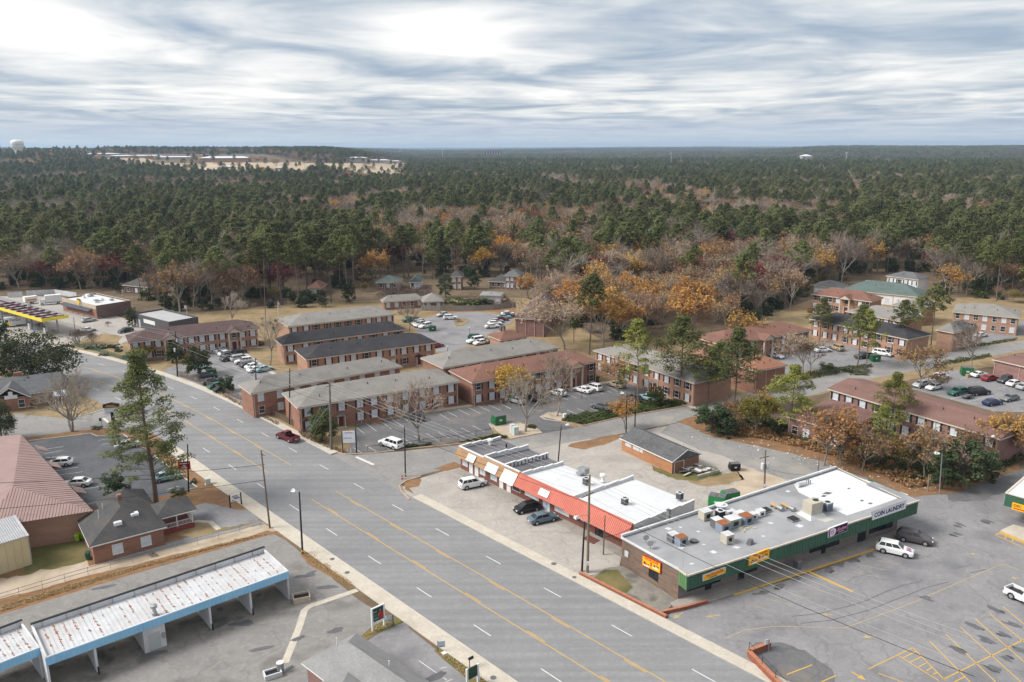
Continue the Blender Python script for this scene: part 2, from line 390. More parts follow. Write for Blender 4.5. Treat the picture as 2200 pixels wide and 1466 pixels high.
sheet('church_driveway',[(-160,985),(-160,915),(36,890),(142,899),(190,890),(222,878),(232,866),(300,905),(330,930),(262,925),(218,921),(164,926),(147,928),(46,942)],M_STREET,.010,amp=.12,seed=12)
sheet('left_parking_lot',[(40,955),(63,948),(130,940),(195,932),(209,938),(265,934),(345,990),(424,1048),(360,1064),(205,1092),(120,1092)],M_LOT_BLACK,.014,amp=.08,seed=13)
band('lot_kerb',[(63,948),(130,940),(195,932),(209,938),(265,934),(345,990),(424,1048),(395,1056)],.18,M_KERB,.12,thick=.14)
sheet('car_wash_lot',[(-300,1415),(0,1322),(300,1230),(588,1147),(612,1160),(690,1222),(768,1288),(878,1353),(800,1420),(700,1520),(300,1750),(-500,1750)],M_CONC_DARK,.012,amp=.12,seed=14)
sheet('office_parking_lot',[(640,1470),(740,1388),(800,1372),(872,1336),(880,1352),(930,1390),(1010,1462),(1060,1520),(900,1720),(560,1640)],M_LOT_GREY,.016,amp=.1,seed=15)
sheet('sign_island',[(768,1374),(798,1347),(830,1332),(858,1324),(872,1332),(850,1345),(815,1360),(782,1380)],M_GREENGRASS,.05,amp=.15,step=.4,seed=16,thick=.05)
sheet('verge',[(645,1192),(662,1180),(700,1210),(762,1256),(772,1268),(742,1258),(690,1228),(660,1212)],M_STRAW,.03,amp=.15,step=.4,seed=17)
sheet('verge',[(932,1398),(946,1388),(1000,1426),(1050,1462),(1100,1500),(1060,1510),(1000,1458),(965,1428)],M_GREENGRASS,.03,amp=.12,step=.4,seed=18)
band('concrete_strip',[(768,1268),(665,1303),(654,1312),(642,1350),(612,1425)],.85,M_WALK,.024)
# bays of the car wash
sheet('wash_bay_slab',[(560,1238),(640,1304),(215,1466),(60,1540),(-90,1600),(-120,1500)],M_CONC_SLAB,.020,seed=19)
# main road and sidewalks
ribbon('main_road',49.6,69.3,-420,12,M_ROAD,.020)
sheet('side_street',[(735,972),(760,979),(870,969),(1000,956),(1092,945),(1165,932),(1250,917),(1325,900),(1385,889),(1490,871),(1600,846),(1745,811),(1875,787),(1996,763),(2110,745),(2200,731),(2420,697),(2420,720),(2200,752),(2009,789),(1879,813),(1742,850),(1600,878),(1481,903),(1331,933),(1220,951),(1110,972),(985,1002),(900,1022),(862,1040),(880,1078),(820,1052),(740,1010),(690,985)],M_STREET,.016,amp=.05,seed=20)
ribbon('sidewalk',47.9,49.95,-151,12,M_WALK,.11,thick=.12)
ribbon('kerb',49.95,50.2,-151,12,M_KERB,.14,thick=.15)
ribbon('sidewalk',69.55,71.0,-420,-123.5,M_WALK,.11,thick=.12)
ribbon('kerb',69.3,69.55,-420,-123.5,M_KERB,.14,thick=.15)
ribbon('sidewalk',69.55,71.0,-98,12,M_WALK,.11,thick=.12)
ribbon('kerb',69.3,69.55,-98,12,M_KERB,.14,thick=.15)
band('kerb',[(722,972),(742,977),(800,975),(870,966),(1000,953),(1060,945),(1092,945),(1165,931)],.28,M_KERB_RUST,.14,thick=.15)
band('kerb',[(1195,904),(1250,916),(1325,899),(1385,888),(1490,870)],.25,M_KERB_RUST,.14,thick=.15)
band('kerb',[(905,1024),(872,1034),(858,1044),(862,1056),(880,1074)],.28,M_KERB_RUST,.14,thick=.15)
band('kerb',[(232,868),(224,880),(190,891),(142,900)],.25,M_KERB,.14,thick=.15)
# apartment lots
sheet('apartment_parking_lot',[(746,976),(757,925),(770,912),(867,896),(1000,877),(1095,860),(1210,841),(1340,820),(1392,837),(1446,862),(1380,872),(1312,884),(1212,900),(1200,906),(1234,919),(1168,932),(1140,913),(1052,913),(1060,932),(985,948),(870,966)],M_LOT_DARK,.012,amp=.1,seed=21)
band('walkway',[(765,908),(867,892),(1000,873),(1095,856),(1210,837),(1340,816)],1.3,M_WALK,.06,thick=.06)
band('walkway',[(1395,834),(1448,858),(1500,880)],1.3,M_WALK,.06,thick=.06)
sheet('planting_island',[(1052,912),(1068,928),(1092,944),(1165,931),(1150,918),(1120,910)],M_SAND,.08,amp=.15,step=.5,seed=22,thick=.09)
sheet('planting_island',[(1162,896),(1180,888),(1200,887),(1218,896),(1205,905),(1190,901)],M_SAND,.08,amp=.12,step=.5,seed=23,thick=.09)
band('island_kerb',[(1200,906),(1172,902),(1161,896),(1178,888),(1198,886)],.2,M_KERB,.13,thick=.14)
band('island_kerb',[(1062,926),(1051,912),(1070,908),(1120,909)],.2,M_KERB,.13,thick=.14)
sheet('planting_island',[(794,908),(805,904),(821,904),(822,909),(805,912)],M_STRAW,.08,amp=.06,step=.4,seed=24,thick=.09)
sheet('west_parking_lot',[(350,800),(362,790),(400,782),(440,756),(470,748),(520,750),(600,805),(560,850),(500,880),(470,858),(400,815),(372,808)],M_LOT_GREY,.012,amp=.08,seed=25)
band('walkway',[(505,752),(540,748),(575,746),(600,742)],1.0,M_WALK,.05)
band('walkway',[(525,760),(600,812)],1.0,M_WALK,.05)
sheet('rear_parking_lot',[(893,692),(896,687),(942,678),(985,671),(1034,671),(1071,676),(1106,686),(1070,711),(1046,719),(1046,730),(970,756),(936,756),(936,735),(897,716)],M_LOT_GREY,.012,amp=.15,seed=26)
sheet('planting_island',[(975,695),(985,686),(1000,684),(1010,688),(995,700),(980,702)],M_DRYGRASS,.07,amp=.15,step=.5,seed=27,thick=.08)
sheet('dry_bank',[(900,676),(960,664),(1040,664),(1110,660),(1106,676),(1034,668),(960,676)],M_STRAW,.010,amp=.5,seed=28)
sheet('right_parking_lot',[(1655,772),(1700,745),(1790,733),(1830,737),(1890,757),(1932,775),(1895,792),(1840,797),(1790,803),(1750,794),(1690,804)],M_LOT_GREY,.012,amp=.1,seed=29)
sheet('far_right_parking_lot',[(1958,836),(1985,815),(2030,797),(2065,795),(2200,819),(2330,838),(2330,890),(2135,884)],M_LOT_GREY,.012,amp=.1,seed=30)
sheet('corner_parking_lot',[(2085,738),(2075,715),(2130,704),(2200,690),(2260,700),(2180,727),(2125,738)],M_LOT_GREY,.012,amp=.1,seed=31)
# shop side
sheet('strip_parking_lot',[(862,1048),(905,1027),(985,1003),(1335,1197),(1328,1226),(1250,1240),(1100,1164),(960,1097),(886,1080)],M_CONC_LOT,.012,amp=.06,seed=32)
sheet('corner_dirt',[(868,1034),(880,1027),(905,1030),(900,1045),(880,1048),(890,1062),(872,1052)],M_STRAW,.022,amp=.25,step=.4,seed=33)
sheet('corner_dirt',[(930,1008),(975,993),(990,998),(985,1006),(960,1012)],M_STRAW,.022,amp=.25,step=.4,seed=34)
sheet('back_lot',[(1010,985),(1090,955),(1212,950),(1330,936),(1440,914),(1475,905),(1516,932),(1647,961),(1760,987),(1805,1006),(1830,1090),(1500,1230),(1345,1215),(1330,1180)],M_CONC_LOT,.008,amp=.2,seed=35)
sheet('back_lane',[(1418,930),(1440,913),(1478,903),(1498,922),(1516,932),(1560,944),(1647,962),(1760,988),(1800,1006),(1740,1040),(1660,1022),(1593,998),(1550,978),(1506,968)],M_STREET,.013,amp=.3,seed=36)
sheet('sandy_patch',[(1540,1060),(1600,1030),(1570,1005),(1620,1010),(1680,1030),(1720,1045),(1620,1090),(1560,1100)],M_SAND,.017,amp=.8,step=.6,seed=37)
sheet('sandy_patch',[(1290,945),(1332,936),(1350,955),(1335,970),(1300,965),(1275,955)],M_CONC_LOT,.018,amp=.5,step=.6,seed=38)
sheet('pine_straw_strip',[(1218,960),(1228,953),(1270,945),(1330,933),(1336,940),(1300,955),(1255,966)],M_STRAW,.021,amp=.3,step=.5,seed=39)
sheet('grass_patch',[(1400,1000),(1450,1020),(1505,1000),(1540,1005),(1552,1020),(1500,1034),(1450,1030),(1405,1012)],M_GREENGRASS,.021,amp=.5,step=.5,seed=40)
sheet('dirt_patch',[(1480,1034),(1545,1022),(1580,1010),(1600,1030),(1560,1042),(1500,1044)],M_DRYGRASS,.017,amp=.6,step=.5,seed=41)
sheet('pine_straw_bank',[(1452,906),(1500,893),(1600,885),(1700,935),(1800,960),(1900,1000),(2000,1035),(2110,1020),(2190,995),(2190,1010),(2096,1043),(2041,1062),(2000,1064),(1960,1070),(1880,1035),(1760,990),(1647,963),(1560,945),(1516,934),(1490,920)],M_STRAW,.024,amp=.5,step=.8,seed=42)
sheet('shopping_parking_lot',[(1427,1340),(1440,1318),(1500,1302),(1575,1280),(1700,1245),(1850,1196),(1820,1100),(1790,1004),(1880,1034),(1960,1067),(2000,1064),(2041,1061),(2096,1043),(2186,1012),(2330,985),(2800,1100),(2800,1750),(1750,1650),(1655,1478)],M_LOT_GREY,.018,amp=.05,seed=43)
sheet('dark_asphalt_patch',[(2030,1062),(2100,1040),(2186,1013),(2300,990),(2300,1030),(2190,1050),(2110,1075),(2050,1080)],M_LOT_DARK,.022,amp=.7,step=.7,seed=44)
sheet('dark_asphalt_patch',[(1606,1396),(1625,1378),(1690,1385),(1740,1405),(1790,1440),(1800,1480),(1700,1490),(1640,1440)],M_LOT_DARK,.022,amp=.5,step=.6,seed=45)
sheet('storefront_walk',[(1440,1298),(1456,1289),(1926,1141),(1945,1150),(1936,1162),(1880,1181),(1700,1239),(1575,1279),(1520,1296),(1450,1306)],M_CONC_OLD,.13,amp=.03,seed=46,thick=.14)
sheet('planting_bed',[(1262,1244),(1300,1222),(1338,1216),(1456,1291),(1425,1318),(1405,1312),(1340,1280)],M_CONC_SLAB,.06,amp=.1,step=.5,seed=47,thick=.06)
sheet('bed_grass',[(1268,1246),(1300,1226),(1328,1226),(1360,1262),(1345,1275)],M_GREENGRASS,.08,amp=.2,step=.4,seed=48)
band('yellow_kerb',[(1577,1280),(1700,1240),(1880,1182),(1938,1161)],.22,M_YPAINT,.14,thick=.15)
# ------------------------------------------------------------ painted markings
def stroke(pts,w,m,z,name='parking_line'): return band(name,pts,w,m,z)
b1 = [(-420,-123.8),(-108.8,12)]
for s0,s1 in b1:
 for t_,q in ((57.1,.22),(61.6,-.22)):
  ribbon('lane_line',t_ - .06,t_ + .06,s0,s1,M_YPAINT,.026)
k = 0
for i in range(-11,14):
 s0 = -143.1 + 11.25 * i
 for t_ in (53.6,65.4): ribbon('lane_dash',t_ - .07,t_ + .07,s0,s0 + 3.05,M_WPAINT,.026,2)
 s1 = s0 + 5.2
 if s1 + 3 < -124 or s1 > -108.8:
  for t_ in (57.36,61.34): ribbon('lane_dash',t_ - .06,t_ + .06,s1,s1 + 3.0,M_YPAINT,.026,2)
stroke([(765,982),(803,999)],.55,M_WPAINT,.024,'stop_line')
stroke([(222,899),(238,912)],.55,M_WPAINT,.030,'stop_line')
for a,b_ in [((1158,856),(1180,866)),((1173,851),(1193,860)),((1209,855),(1221,860)),((1217,847),(1240,856)),((1237,844),(1260,853)),((1266,845),(1276,849)),((1289,834),(1313,844)),((1304,830),(1327,842)),((1287,843),(1297,847)),((1218,881),(1247,893)),((1239,878),(1269,889)),((1269,878),(1288,885)),((1307,870),(1321,877)),((1080,871),(1098,879)),((1102,869),(1118,876)),((766,919),(782,931)),((786,910),(809,927)),((824,910),(841,922)),((842,902),(867,917)),((867,898),(880,908)),((785,956),(809,971)),((813,952),(837,966)),((865,942),(885,953)),((759,962),(779,975)),((891,937),(906,945)),((916,932),(942,947)),((941,929),(966,942)),((966,924),(999,940)),((991,920),(1019,934)),((1015,915),(1041,928)),((944,890),(964,901)),((960,884),(982,896)),((984,880),(1009,892)),((1006,876),(1032,889)),((1027,872),(1052,884)),((1049,870),(1075,882)),((1070,866),(1097,878))]:
 stroke([a,b_],.10,M_WPAINT,.018)
for a,b_ in [((494,785),(510,791)),((503,792),(522,799)),((513,798),(532,804)),((522,802),(541,808)),((530,806),(548,812)),((1030,713),(1048,717)),((1026,710),(1050,712)),((942,746),(962,750)),((940,753),(958,755)),((1818,753),(1836,757)),((1802,748),(1824,755)),((1825,770),(1842,775)),((2062,816),(2085,808)),((2100,822),(2118,814)),((2080,864),(2134,850)),((2042,858),(2066,852)),((2010,845),(2030,840)),((2146,835),(2170,829)),((2124,720),(2140,716)),((2150,714),(2166,711)),
              ((92,966),(136,960)),((96,975),(136,968)),((90,986),(142,978)),((98,983),(160,983)),((118,1012),(168,1004)),((120,1022),(178,1014)),((165,1042),(200,1036)),((172,1053),(212,1046)),((170,1088),(222,1076)),((210,947),(235,943)),((218,956),(236,952)),((255,977),(272,974)),((258,987),(280,983)),((255,968),(262,966)),((360,1052),(384,1045)),((900,1420),(960,1462)),((971,1460),(940,1474)),((945,1437),(960,1434))]:
 stroke([a,b_],.09,M_WPAINT,.024)
for a,b_ in [((1845,1214),(1901,1225)),((1884,1204),(1931,1214)),((1832,1229),(1870,1238)),((1993,1178),(2012,1182)),((2006,1165),(2039,1174)),((1742,1266),(1774,1273)),((1701,1277),(1742,1287)),((1965,1188),(1986,1193)),((1660,1290),(1700,1300)),((1610,1300),(1645,1309))]:
 stroke([a,b_],.09,M_YFADE,.026)
stroke([(1736,1228),(1832,1272)],.42,M_YPAINT,.03,'wheel_stop_line')
stroke([(1560,1372),(1600,1354),(1668,1346),(1815,1350),(1950,1300),(2153,1212)],.10,M_YFADE,.026,'lane_line')
stroke([(2153,1212),(2189,1225)],.12,M_YFADE,.026,'lane_line')
for a,b_ in [((2025,1461),(2230,1360)),((2155,1304),(2240,1374)),((2125,1318),(2240,1412)),((2095,1330),(2240,1458)),((2063,1348),(2200,1472)),((2032,1363),(2160,1486)),((1997,1378),(2110,1492)),((1866,1438),(1961,1392)),((1961,1392),(2031,1463)),((1930,1409),(2017,1463)),((1940,1414),(1968,1400)),((1956,1423),(1979,1412)),((1974,1433),(1990,1425)),((1990,1442),(2002,1435)),((2004,1450),(2013,1446)),((1690,1450),(1745,1429)),((1764,1466),(1796,1452)),((1886,1447),(1940,1466)),((2050,1466),(2072,1455)),((2190,1270),(2240,1300))]:
 stroke([a,b_],.13,M_YPAINT,.026)
def arrow(p0,p1,m=M_YPAINT):
 a,c = P(*p0),P(*p1); d = c - a; n = Vector((-d.y,d.x,0)); l = d.length
 n = n.normalized()
 b = MB(); z = Vector((0,0,.027)); h = a + d * .55
 b.quad(a - n * .09 + z,h - n * .09 + z,h + n * .09 + z,a + n * .09 + z); b.quad(h - n * .38 + z,c + z,h + n * .38 + z)
 b.build('painted_arrow',m,None,'structure')
for a,b_,m_ in [((1829,1444),(1860,1462),M_YPAINT),((1791,1322),(1764,1320),M_YFADE),((1880,1367),(1854,1370),M_YFADE),((2104,1192),(2084,1190),M_YFADE),((1548,1322),(1515,1326),M_YFADE),((2192,1243),(2172,1242),M_YFADE),((1468,1316),(1446,1330),M_YFADE)]: arrow(a,b_,m_)
def blob(name,px,py,rx,ry,ang,m,z,seed=0):
 c = P(px,py); q = []
 for k in range(22):
  a = 2 * PI * k / 22; rr = 1 + .5 * noise.noise((math.cos(a) * 1.3,math.sin(a) * 1.3,seed * 3.7)) + .25 * noise.noise((math.cos(a) * 4,math.sin(a) * 4,seed * 1.7))
  x,y = math.cos(a) * rx * rr,math.sin(a) * ry * rr
  q.append((c.x + x * math.cos(ang) - y * math.sin(ang),c.y + x * math.sin(ang) + y * math.cos(ang)))
 sheet(name,q,m,z,px=False)
A30 = math.radians(30)
for i,(x,y) in enumerate([(1672,1261),(1710,1247),(1777,1226),(1806,1214),(1838,1203),(1870,1193),(1637,1274),(2176,1342),(2156,1363),(2094,1346),(2121,1377),(2055,1395),(2135,1436),(2166,1416),(2192,1398),(1990,1285),(2140,1310),(2060,1128),(2052,1150),(2120,1122)]):
 for j in range(3):
  blob('oil_stain',x + RN.uniform(-7,7),y + RN.uniform(-3,3),RN.uniform(.35,.95),RN.uniform(.2,.45),A30 + (0 if i < 7 else -1.5) + RN.uniform(-.3,.3),M_OIL if j == 0 else M_TYRE_MARK,.0295 + .0007 * j + .00002 * i,i + j * 31)
for i,(x,y) in enumerate([(655,1238),(668,1232),(700,1262),(330,1345),(395,1322),(240,1300),(225,1262),(470,1345),(330,1405),(520,1340),(720,1355),(640,1372),(560,1395),(935,1455)]):
 blob('oil_stain',x,y,RN.uniform(.6,1.6),RN.uniform(.3,.6),A30 + RN.uniform(-.4,.4),M_TYRE_MARK,.0252 + .0002 * i,i + 60)
def z8(x,y): return (1600 + x / 3.667,1160 + y / 3.667)
for pts in ([(370,605),(600,580),(850,515),(960,480),(1100,415),(1250,360),(1400,325)],[(440,660),(680,635),(980,555),(1130,495),(1300,430),(1410,385),(1610,330)],[(1680,220),(1790,195)],[(1780,265),(1910,232)]):
 stroke([z8(*p) for p in pts],.13,M_TYRE_MARK,.0245,'tyre_mark')
# ------------------------------------------------------------ building materials
def brick(name,c1,c2): return mat(name,c1,.9,c2,1.4,6,tuple(q * .72 for q in c1),.22,.55,stretch=(1,1,4),bump=.2,bscale=8)
BR_TAN = brick('tan_brick',(.345,.20,.14),(.42,.255,.18))
BR_RED = brick('red_brick',(.25,.125,.088),(.33,.175,.125))
BR_BROWN = brick('brown_brick',(.165,.10,.075),(.255,.17,.13))
BR_DARK = brick('dark_brick',(.13,.085,.075),(.19,.13,.115))
BR_ORANGE = brick('orange_brick',(.40,.185,.09),(.47,.24,.13))
BR_PINK = brick('pink_brick',(.24,.135,.12),(.31,.185,.165))
BR_GREY = brick('grey_brown_brick',(.185,.155,.145),(.24,.205,.19))
def shingle(name,c1,c2,c3=None): return mat(name,c1,.95,c2,3.0,7,c3 or tuple(q * .75 for q in c1),.28,.5,stretch=(1,1,3),bump=.25,bscale=9,spec=.15)
RF_GREY = shingle('grey_shingle',(.215,.20,.185),(.275,.26,.24))
RF_BLACK = shingle('black_shingle',(.036,.036,.041),(.055,.054,.058),(.075,.068,.066))
RF_MAROON = shingle('maroon_shingle',(.10,.068,.066),(.135,.092,.088))
RF_RED = shingle('red_brown_shingle',(.185,.095,.072),(.235,.125,.098))
RF_CLAY = shingle('clay_shingle',(.29,.135,.085),(.33,.165,.11))
RF_PLUM = shingle('plum_brown_shingle',(.185,.105,.09),(.225,.135,.118))
RF_SLATE = shingle('slate_grey_shingle',(.115,.118,.125),(.16,.16,.165))
RF_GREEN = shingle('green_grey_shingle',(.10,.135,.125),(.13,.165,.155))
RF_CHAR = shingle('charcoal_shingle',(.060,.060,.063),(.095,.093,.093),(.13,.115,.10))
RF_LIGHT = shingle('pale_grey_shingle',(.225,.223,.222),(.29,.287,.283))
TRIM = mat('cream_trim',(.60,.52,.43),.7,(.52,.45,.37),.8)
WHITE = mat('white_paint',(.74,.74,.73),.6,(.66,.66,.66),.7)
WHITE2 = mat('dirty_white_paint',(.66,.665,.68),.7,(.54,.55,.57),.5,6,(.42,.40,.38),.35,.55)
BLIND = mat('window_blind',(.62,.64,.68),.5,(.50,.53,.58),2.2)
GLASS = mat('dark_window_glass',(.02,.024,.03),.08,spec=.6)
BLACKM = mat('black_metal',(.018,.018,.02),.5)
SHUT_M = mat('maroon_shutter',(.075,.02,.024),.6)
SHUT_K = mat('black_shutter',(.022,.022,.028),.6)
DOOR_R = mat('maroon_door',(.15,.022,.025),.5)
GALV = mat('galvanised_metal',(.42,.43,.44),.45,(.30,.31,.32),2.5,metallic=.6)
RUST = mat('rust',(.24,.075,.03),.9,(.33,.13,.05),6.0)
MEMB_WHITE = mat('white_roof_membrane',(.66,.67,.68),.6,(.58,.59,.61),.25,6,(.50,.50,.50),.9,.35)
MEMB_GREY = mat('grey_roof_membrane',(.27,.272,.285),.85,(.345,.345,.355),.3,7,(.20,.20,.205),.12,.6)
MEMB_DARK = mat('dark_tar_roof',(.115,.112,.122),.9,(.175,.168,.178),.5,7,(.09,.085,.09),.2,.7)
PATCH = mat('white_roof_patch',(.62,.63,.65),.6,(.50,.51,.53),1.2)

class Fr:  # frame of a facade: x along it, d behind it, z up
 def __init__(s,a,b):
  s.a = Vector((a.x,a.y,0)); d = Vector((b.x - a.x,b.y - a.y,0)); s.L = d.length; s.u = d.normalized(); s.n = Vector((s.u.y,-s.u.x,0)); s.rz = math.atan2(s.u.y,s.u.x)
 def at(s,x,d=0.0,z=0.0): return s.a + s.u * x - s.n * d + Vector((0,0,z))
 def side(s,which,D):
  if which == 'right': return Fr(s.at(s.L),s.at(s.L,D))
  if which == 'left': return Fr(s.at(0,D),s.at(0))
  return Fr(s.at(s.L,D),s.at(0,D))
 def box(s,mb,x0,x1,d0,d1,z0,z1,m=0): mb.obox(s.at(x0,d0,z0),s.u * (x1 - x0),-s.n * (d1 - d0),Vector((0,0,z1 - z0)),m)
WM = {}
def wmesh(kind,w,h):
 k = (kind,round(w,2),round(h,2))
 if k in WM: return WM[k]
 b = MB()
 if kind == 'frame':
  for x0,x1,z0,z1 in ((-w / 2 - .06,-w / 2,-.06,h + .06),(w / 2,w / 2 + .06,-.06,h + .06),(-w / 2,w / 2,h,h + .06),(-w / 2,w / 2,-.06,0),(-w / 2,w / 2,h / 2 - .025,h / 2 + .025)):
   b.obox((x0,-.05,z0),(x1 - x0,0,0),(0,.09,0),(0,0,z1 - z0))
  b.obox((-w / 2 - .1,-.10,-.12),(w + .2,0,0),(0,.12,0),(0,0,.055))
  me = b.mesh('window',WHITE)
 elif kind == 'pane':
  b.quad((-w / 2,-.022,0),(w / 2,-.022,0),(w / 2,-.022,h),(-w / 2,-.022,h)); me = b.mesh('pane',GLASS)
 elif kind == 'shutter':
  b.obox((-w / 2,-.055,-.05),(w,0,0),(0,.06,0),(0,0,h + .1)); me = b.mesh('shutter',SHUT_M)
 elif kind == 'door':
  b.obox((-w / 2,-.03,0),(w,0,0),(0,.06,0),(0,0,h)); me = b.mesh('door',DOOR_R)
 WM[k] = me; return me
def window(par,fr,x,z,w=1.05,h=1.55,glass=None,shut=None,sw=.38,frame=None):
 o = ORG[par]; q = fr.at(x,0,z) - o
 f = inst('window',wmesh('frame',w,h),par,q,fr.rz,m=frame)
 inst('pane',wmesh('pane',w,h),f,m=glass or GLASS)
 if shut:
  for s in (-1,1): inst('shutter',wmesh('shutter',sw,h),f,(s * (w / 2 + .10 + sw / 2),0,0),m=shut)
 return f
def door(par,fr,x,z=0.0,w=1.0,h=2.1,m=None,label=None):
 return inst('door',wmesh('door',w,h),par,fr.at(x,0,z) - ORG[par],fr.rz,m=m or DOOR_R,label=label)
def hip(mb,fr,D,z,rise,ov=.4,th=.16,inset=None,gable=False):
 """hip or gable roof over the rectangle fr x D; eaves at z"""
 L_ = fr.L; c = [fr.at(-ov,-ov,z),fr.at(L_ + ov,-ov,z),fr.at(L_ + ov,D + ov,z),fr.at(-ov,D + ov,z)]
 W2 = min(L_,D) / 2 + ov
 ins = 0.0 if gable else (W2 if inset is None else inset)
 if L_ >= D: r0,r1 = fr.at(-ov + ins,D / 2,z + rise),fr.at(L_ + ov - ins,D / 2,z + rise)
 else: r0,r1 = fr.at(L_ / 2,-ov + ins,z + rise),fr.at(L_ / 2,D + ov - ins,z + rise)
 if L_ >= D:
  mb.quad(c[0],c[1],r1,r0); mb.quad(c[2],c[3],r0,r1); mb.quad(c[1],c[2],r1); mb.quad(c[3],c[0],r0)
 else:
  mb.quad(c[1],c[2],r1,r0); mb.quad(c[3],c[0],r0,r1); mb.quad(c[0],c[1],r0); mb.quad(c[2],c[3],r1)
 mb.quad(*[v - Vector((0,0,th)) for v in reversed(c)])
 for i in range(4):
  a,b = c[i],c[(i + 1) % 4]; dn = Vector((0,0,th)); mb.quad(a - dn,b - dn,b,a)
 return r0,r1
def eave_trim(mb,fr,D,z,ov=.4,h=.30):
 for f,l in ((fr,fr.L),(fr.side('left',D),D),(fr.side('right',D),D),(fr.side('back',D),fr.L)):
  f.box(mb,-ov - .02,l + ov + .02,-ov - .02,-ov + .08,z - h,z - .03)
def apt(label,eL,eR,dep,H=5.6,roof=None,br=None,rise=2.1,nw=8,shut=None,porticos=(),doors=(),ends=('left',),group='brick apartment buildings',cat='apartment building',wins=True,inset=None,ov=.45,seed=0,base=None,vents=4,storeys=2,gable=False,blinds=.75,ewin=()):
 rng = random.Random(seed + 100)
 a,b = P(*eL,H),P(*eR,H); f0 = Fr(a,b)
 if isinstance(dep,tuple):
  c = P(*dep,H); D = max(5.0,-(Vector((c.x,c.y,0)) - f0.a).dot(f0.n))
 else: D = dep
 fr = Fr(f0.at(ov,ov),f0.at(f0.L - ov,ov)); D -= 2 * ov
 t = thing('apartment_building' if cat == 'apartment building' else cat.replace(' ','_'),label,cat,fr.at(fr.L / 2,D / 2),group)
 mb = MB(); ring = [fr.at(0),fr.at(fr.L),fr.at(fr.L,D),fr.at(0,D)]
 mb.hull(ring,[v + Vector((0,0,H - .05)) for v in ring]); mb.build('wall',br,t)
 mb = MB(); r0,r1 = hip(mb,fr,D,H,rise,ov,.14,inset,gable); ro = mb.build('roof',roof,t)
 mb = MB(); eave_trim(mb,fr,D,H - .05,ov); mb.build('eave_trim',TRIM,t)
 for i in range(vents):
  x = fr.L * (i + .5 + rng.uniform(-.3,.3)) / vents; d = D * rng.uniform(.15,.34); z = H + rise * (d + ov) / (D / 2 + ov)
  mb = MB(); p = fr.at(x,d,z - .05); mb.tube(p,p + Vector((0,0,.45)),.09,.09,6); mb.build('roof_vent',BLACKM,t)
 if wins:
  xs = [fr.L * (i + .5) / nw + rng.uniform(-.25,.25) for i in range(nw)]
  for st in range(storeys):
   z = (.85,3.55)[st] if storeys == 2 else .9
   for x in xs:
    if any(abs(x - fr.L * p) < 2.1 for p in porticos) or (st == 0 and any(abs(x - fr.L * p) < 1.3 for p in doors)): continue
    bl = rng.random() < blinds
    window(t,fr,x,z,1.15,1.5,BLIND if bl else GLASS,shut)
  for e,n in ewin:
   fe = fr.side(e,D)
   for st in range(storeys):
    for i in range(n): window(t,fe,D * (i + .5) / n,(.85,3.55)[st],1.0,1.45,BLIND if rng.random() < .5 else GLASS,shut)
 for p in porticos:
  x = fr.L * p; mb = MB()
  for s in (-1,1):
   fr.box(mb,x + s * 1.5 - .16,x + s * 1.5 + .16,-1.75,-1.43,0,H - .25)
  mb.build('portico_columns',TRIM,t)
  mb = MB(); z = H - .25
  A = [fr.at(x - 2.0,-2.0,z),fr.at(x + 2.0,-2.0,z),fr.at(x,-2.0,z + 1.35)]; B_ = [fr.at(x - 2.0,1.2,z),fr.at(x + 2.0,1.2,z),fr.at(x,3.0,z + 1.35)]
  mb.quad(*A); mb.quad(A[0],B_[0],B_[1],A[1]); mb.build('pediment',TRIM,t)
  mb = MB(); up = Vector((0,0,.10)); o2 = fr.n * .18
  mb.obox(A[0] + o2 - fr.u * .2 + up * .2,A[2] - A[0] + fr.u * .2,B_[0] - A[0] - fr.n * 2.2,up); mb.obox(A[1] + o2 + fr.u * .2 + up * .2,A[2] - A[1] - fr.u * .2,B_[1] - A[1] - fr.n * 2.2,up)
  mb.build('portico_roof',roof,t)
  mb = MB(); fr.box(mb,x - 2,x + 2,-2.1,0,0,.16); mb.build('porch_slab',M_WALK,t)
  d = door(t,fr,x,.16,1.05,2.15)
  mb = MB(); fr.box(mb,x - .95,x - .6,-.08,.02,.16,2.5); fr.box(mb,x + .6,x + .95,-.08,.02,.16,2.5); fr.box(mb,x - .95,x + .95,-.09,.02,2.5,2.85); mb.build('door_surround',TRIM,t)
  window(t,fr,x,3.6,1.2,1.3,GLASS)
 for p in doors:
  x = fr.L * p; door(t,fr,x,.1); mb = MB(); fr.box(mb,x - .8,x - .62,-.75,-.57,0,2.45); fr.box(mb,x + .62,x + .8,-.75,-.57,0,2.45)
  mb.build('door_posts',TRIM,t)
  mb = MB(); z = 2.45; A = [fr.at(x - 1.05,-.95,z),fr.at(x + 1.05,-.95,z),fr.at(x,-.95,z + .5)]; B_ = [v + fr.n * -.95 for v in A]
  mb.hull(A,B_,0,True,None,True); mb.build('door_hood',roof,t)
  mb = MB(); fr.box(mb,x - 1,x + 1,-1.2,0,0,.1); mb.build('doorstep',M_WALK,t)
 mb = MB()
 for x in (.25,fr.L * .36,fr.L * .67,fr.L - .25): mb.tube(fr.at(x,-.08,0),fr.at(x,-.08,H - .2),.06,.06,5)
 mb.build('downspouts',TRIM,t,'stuff')
 return t,fr,D
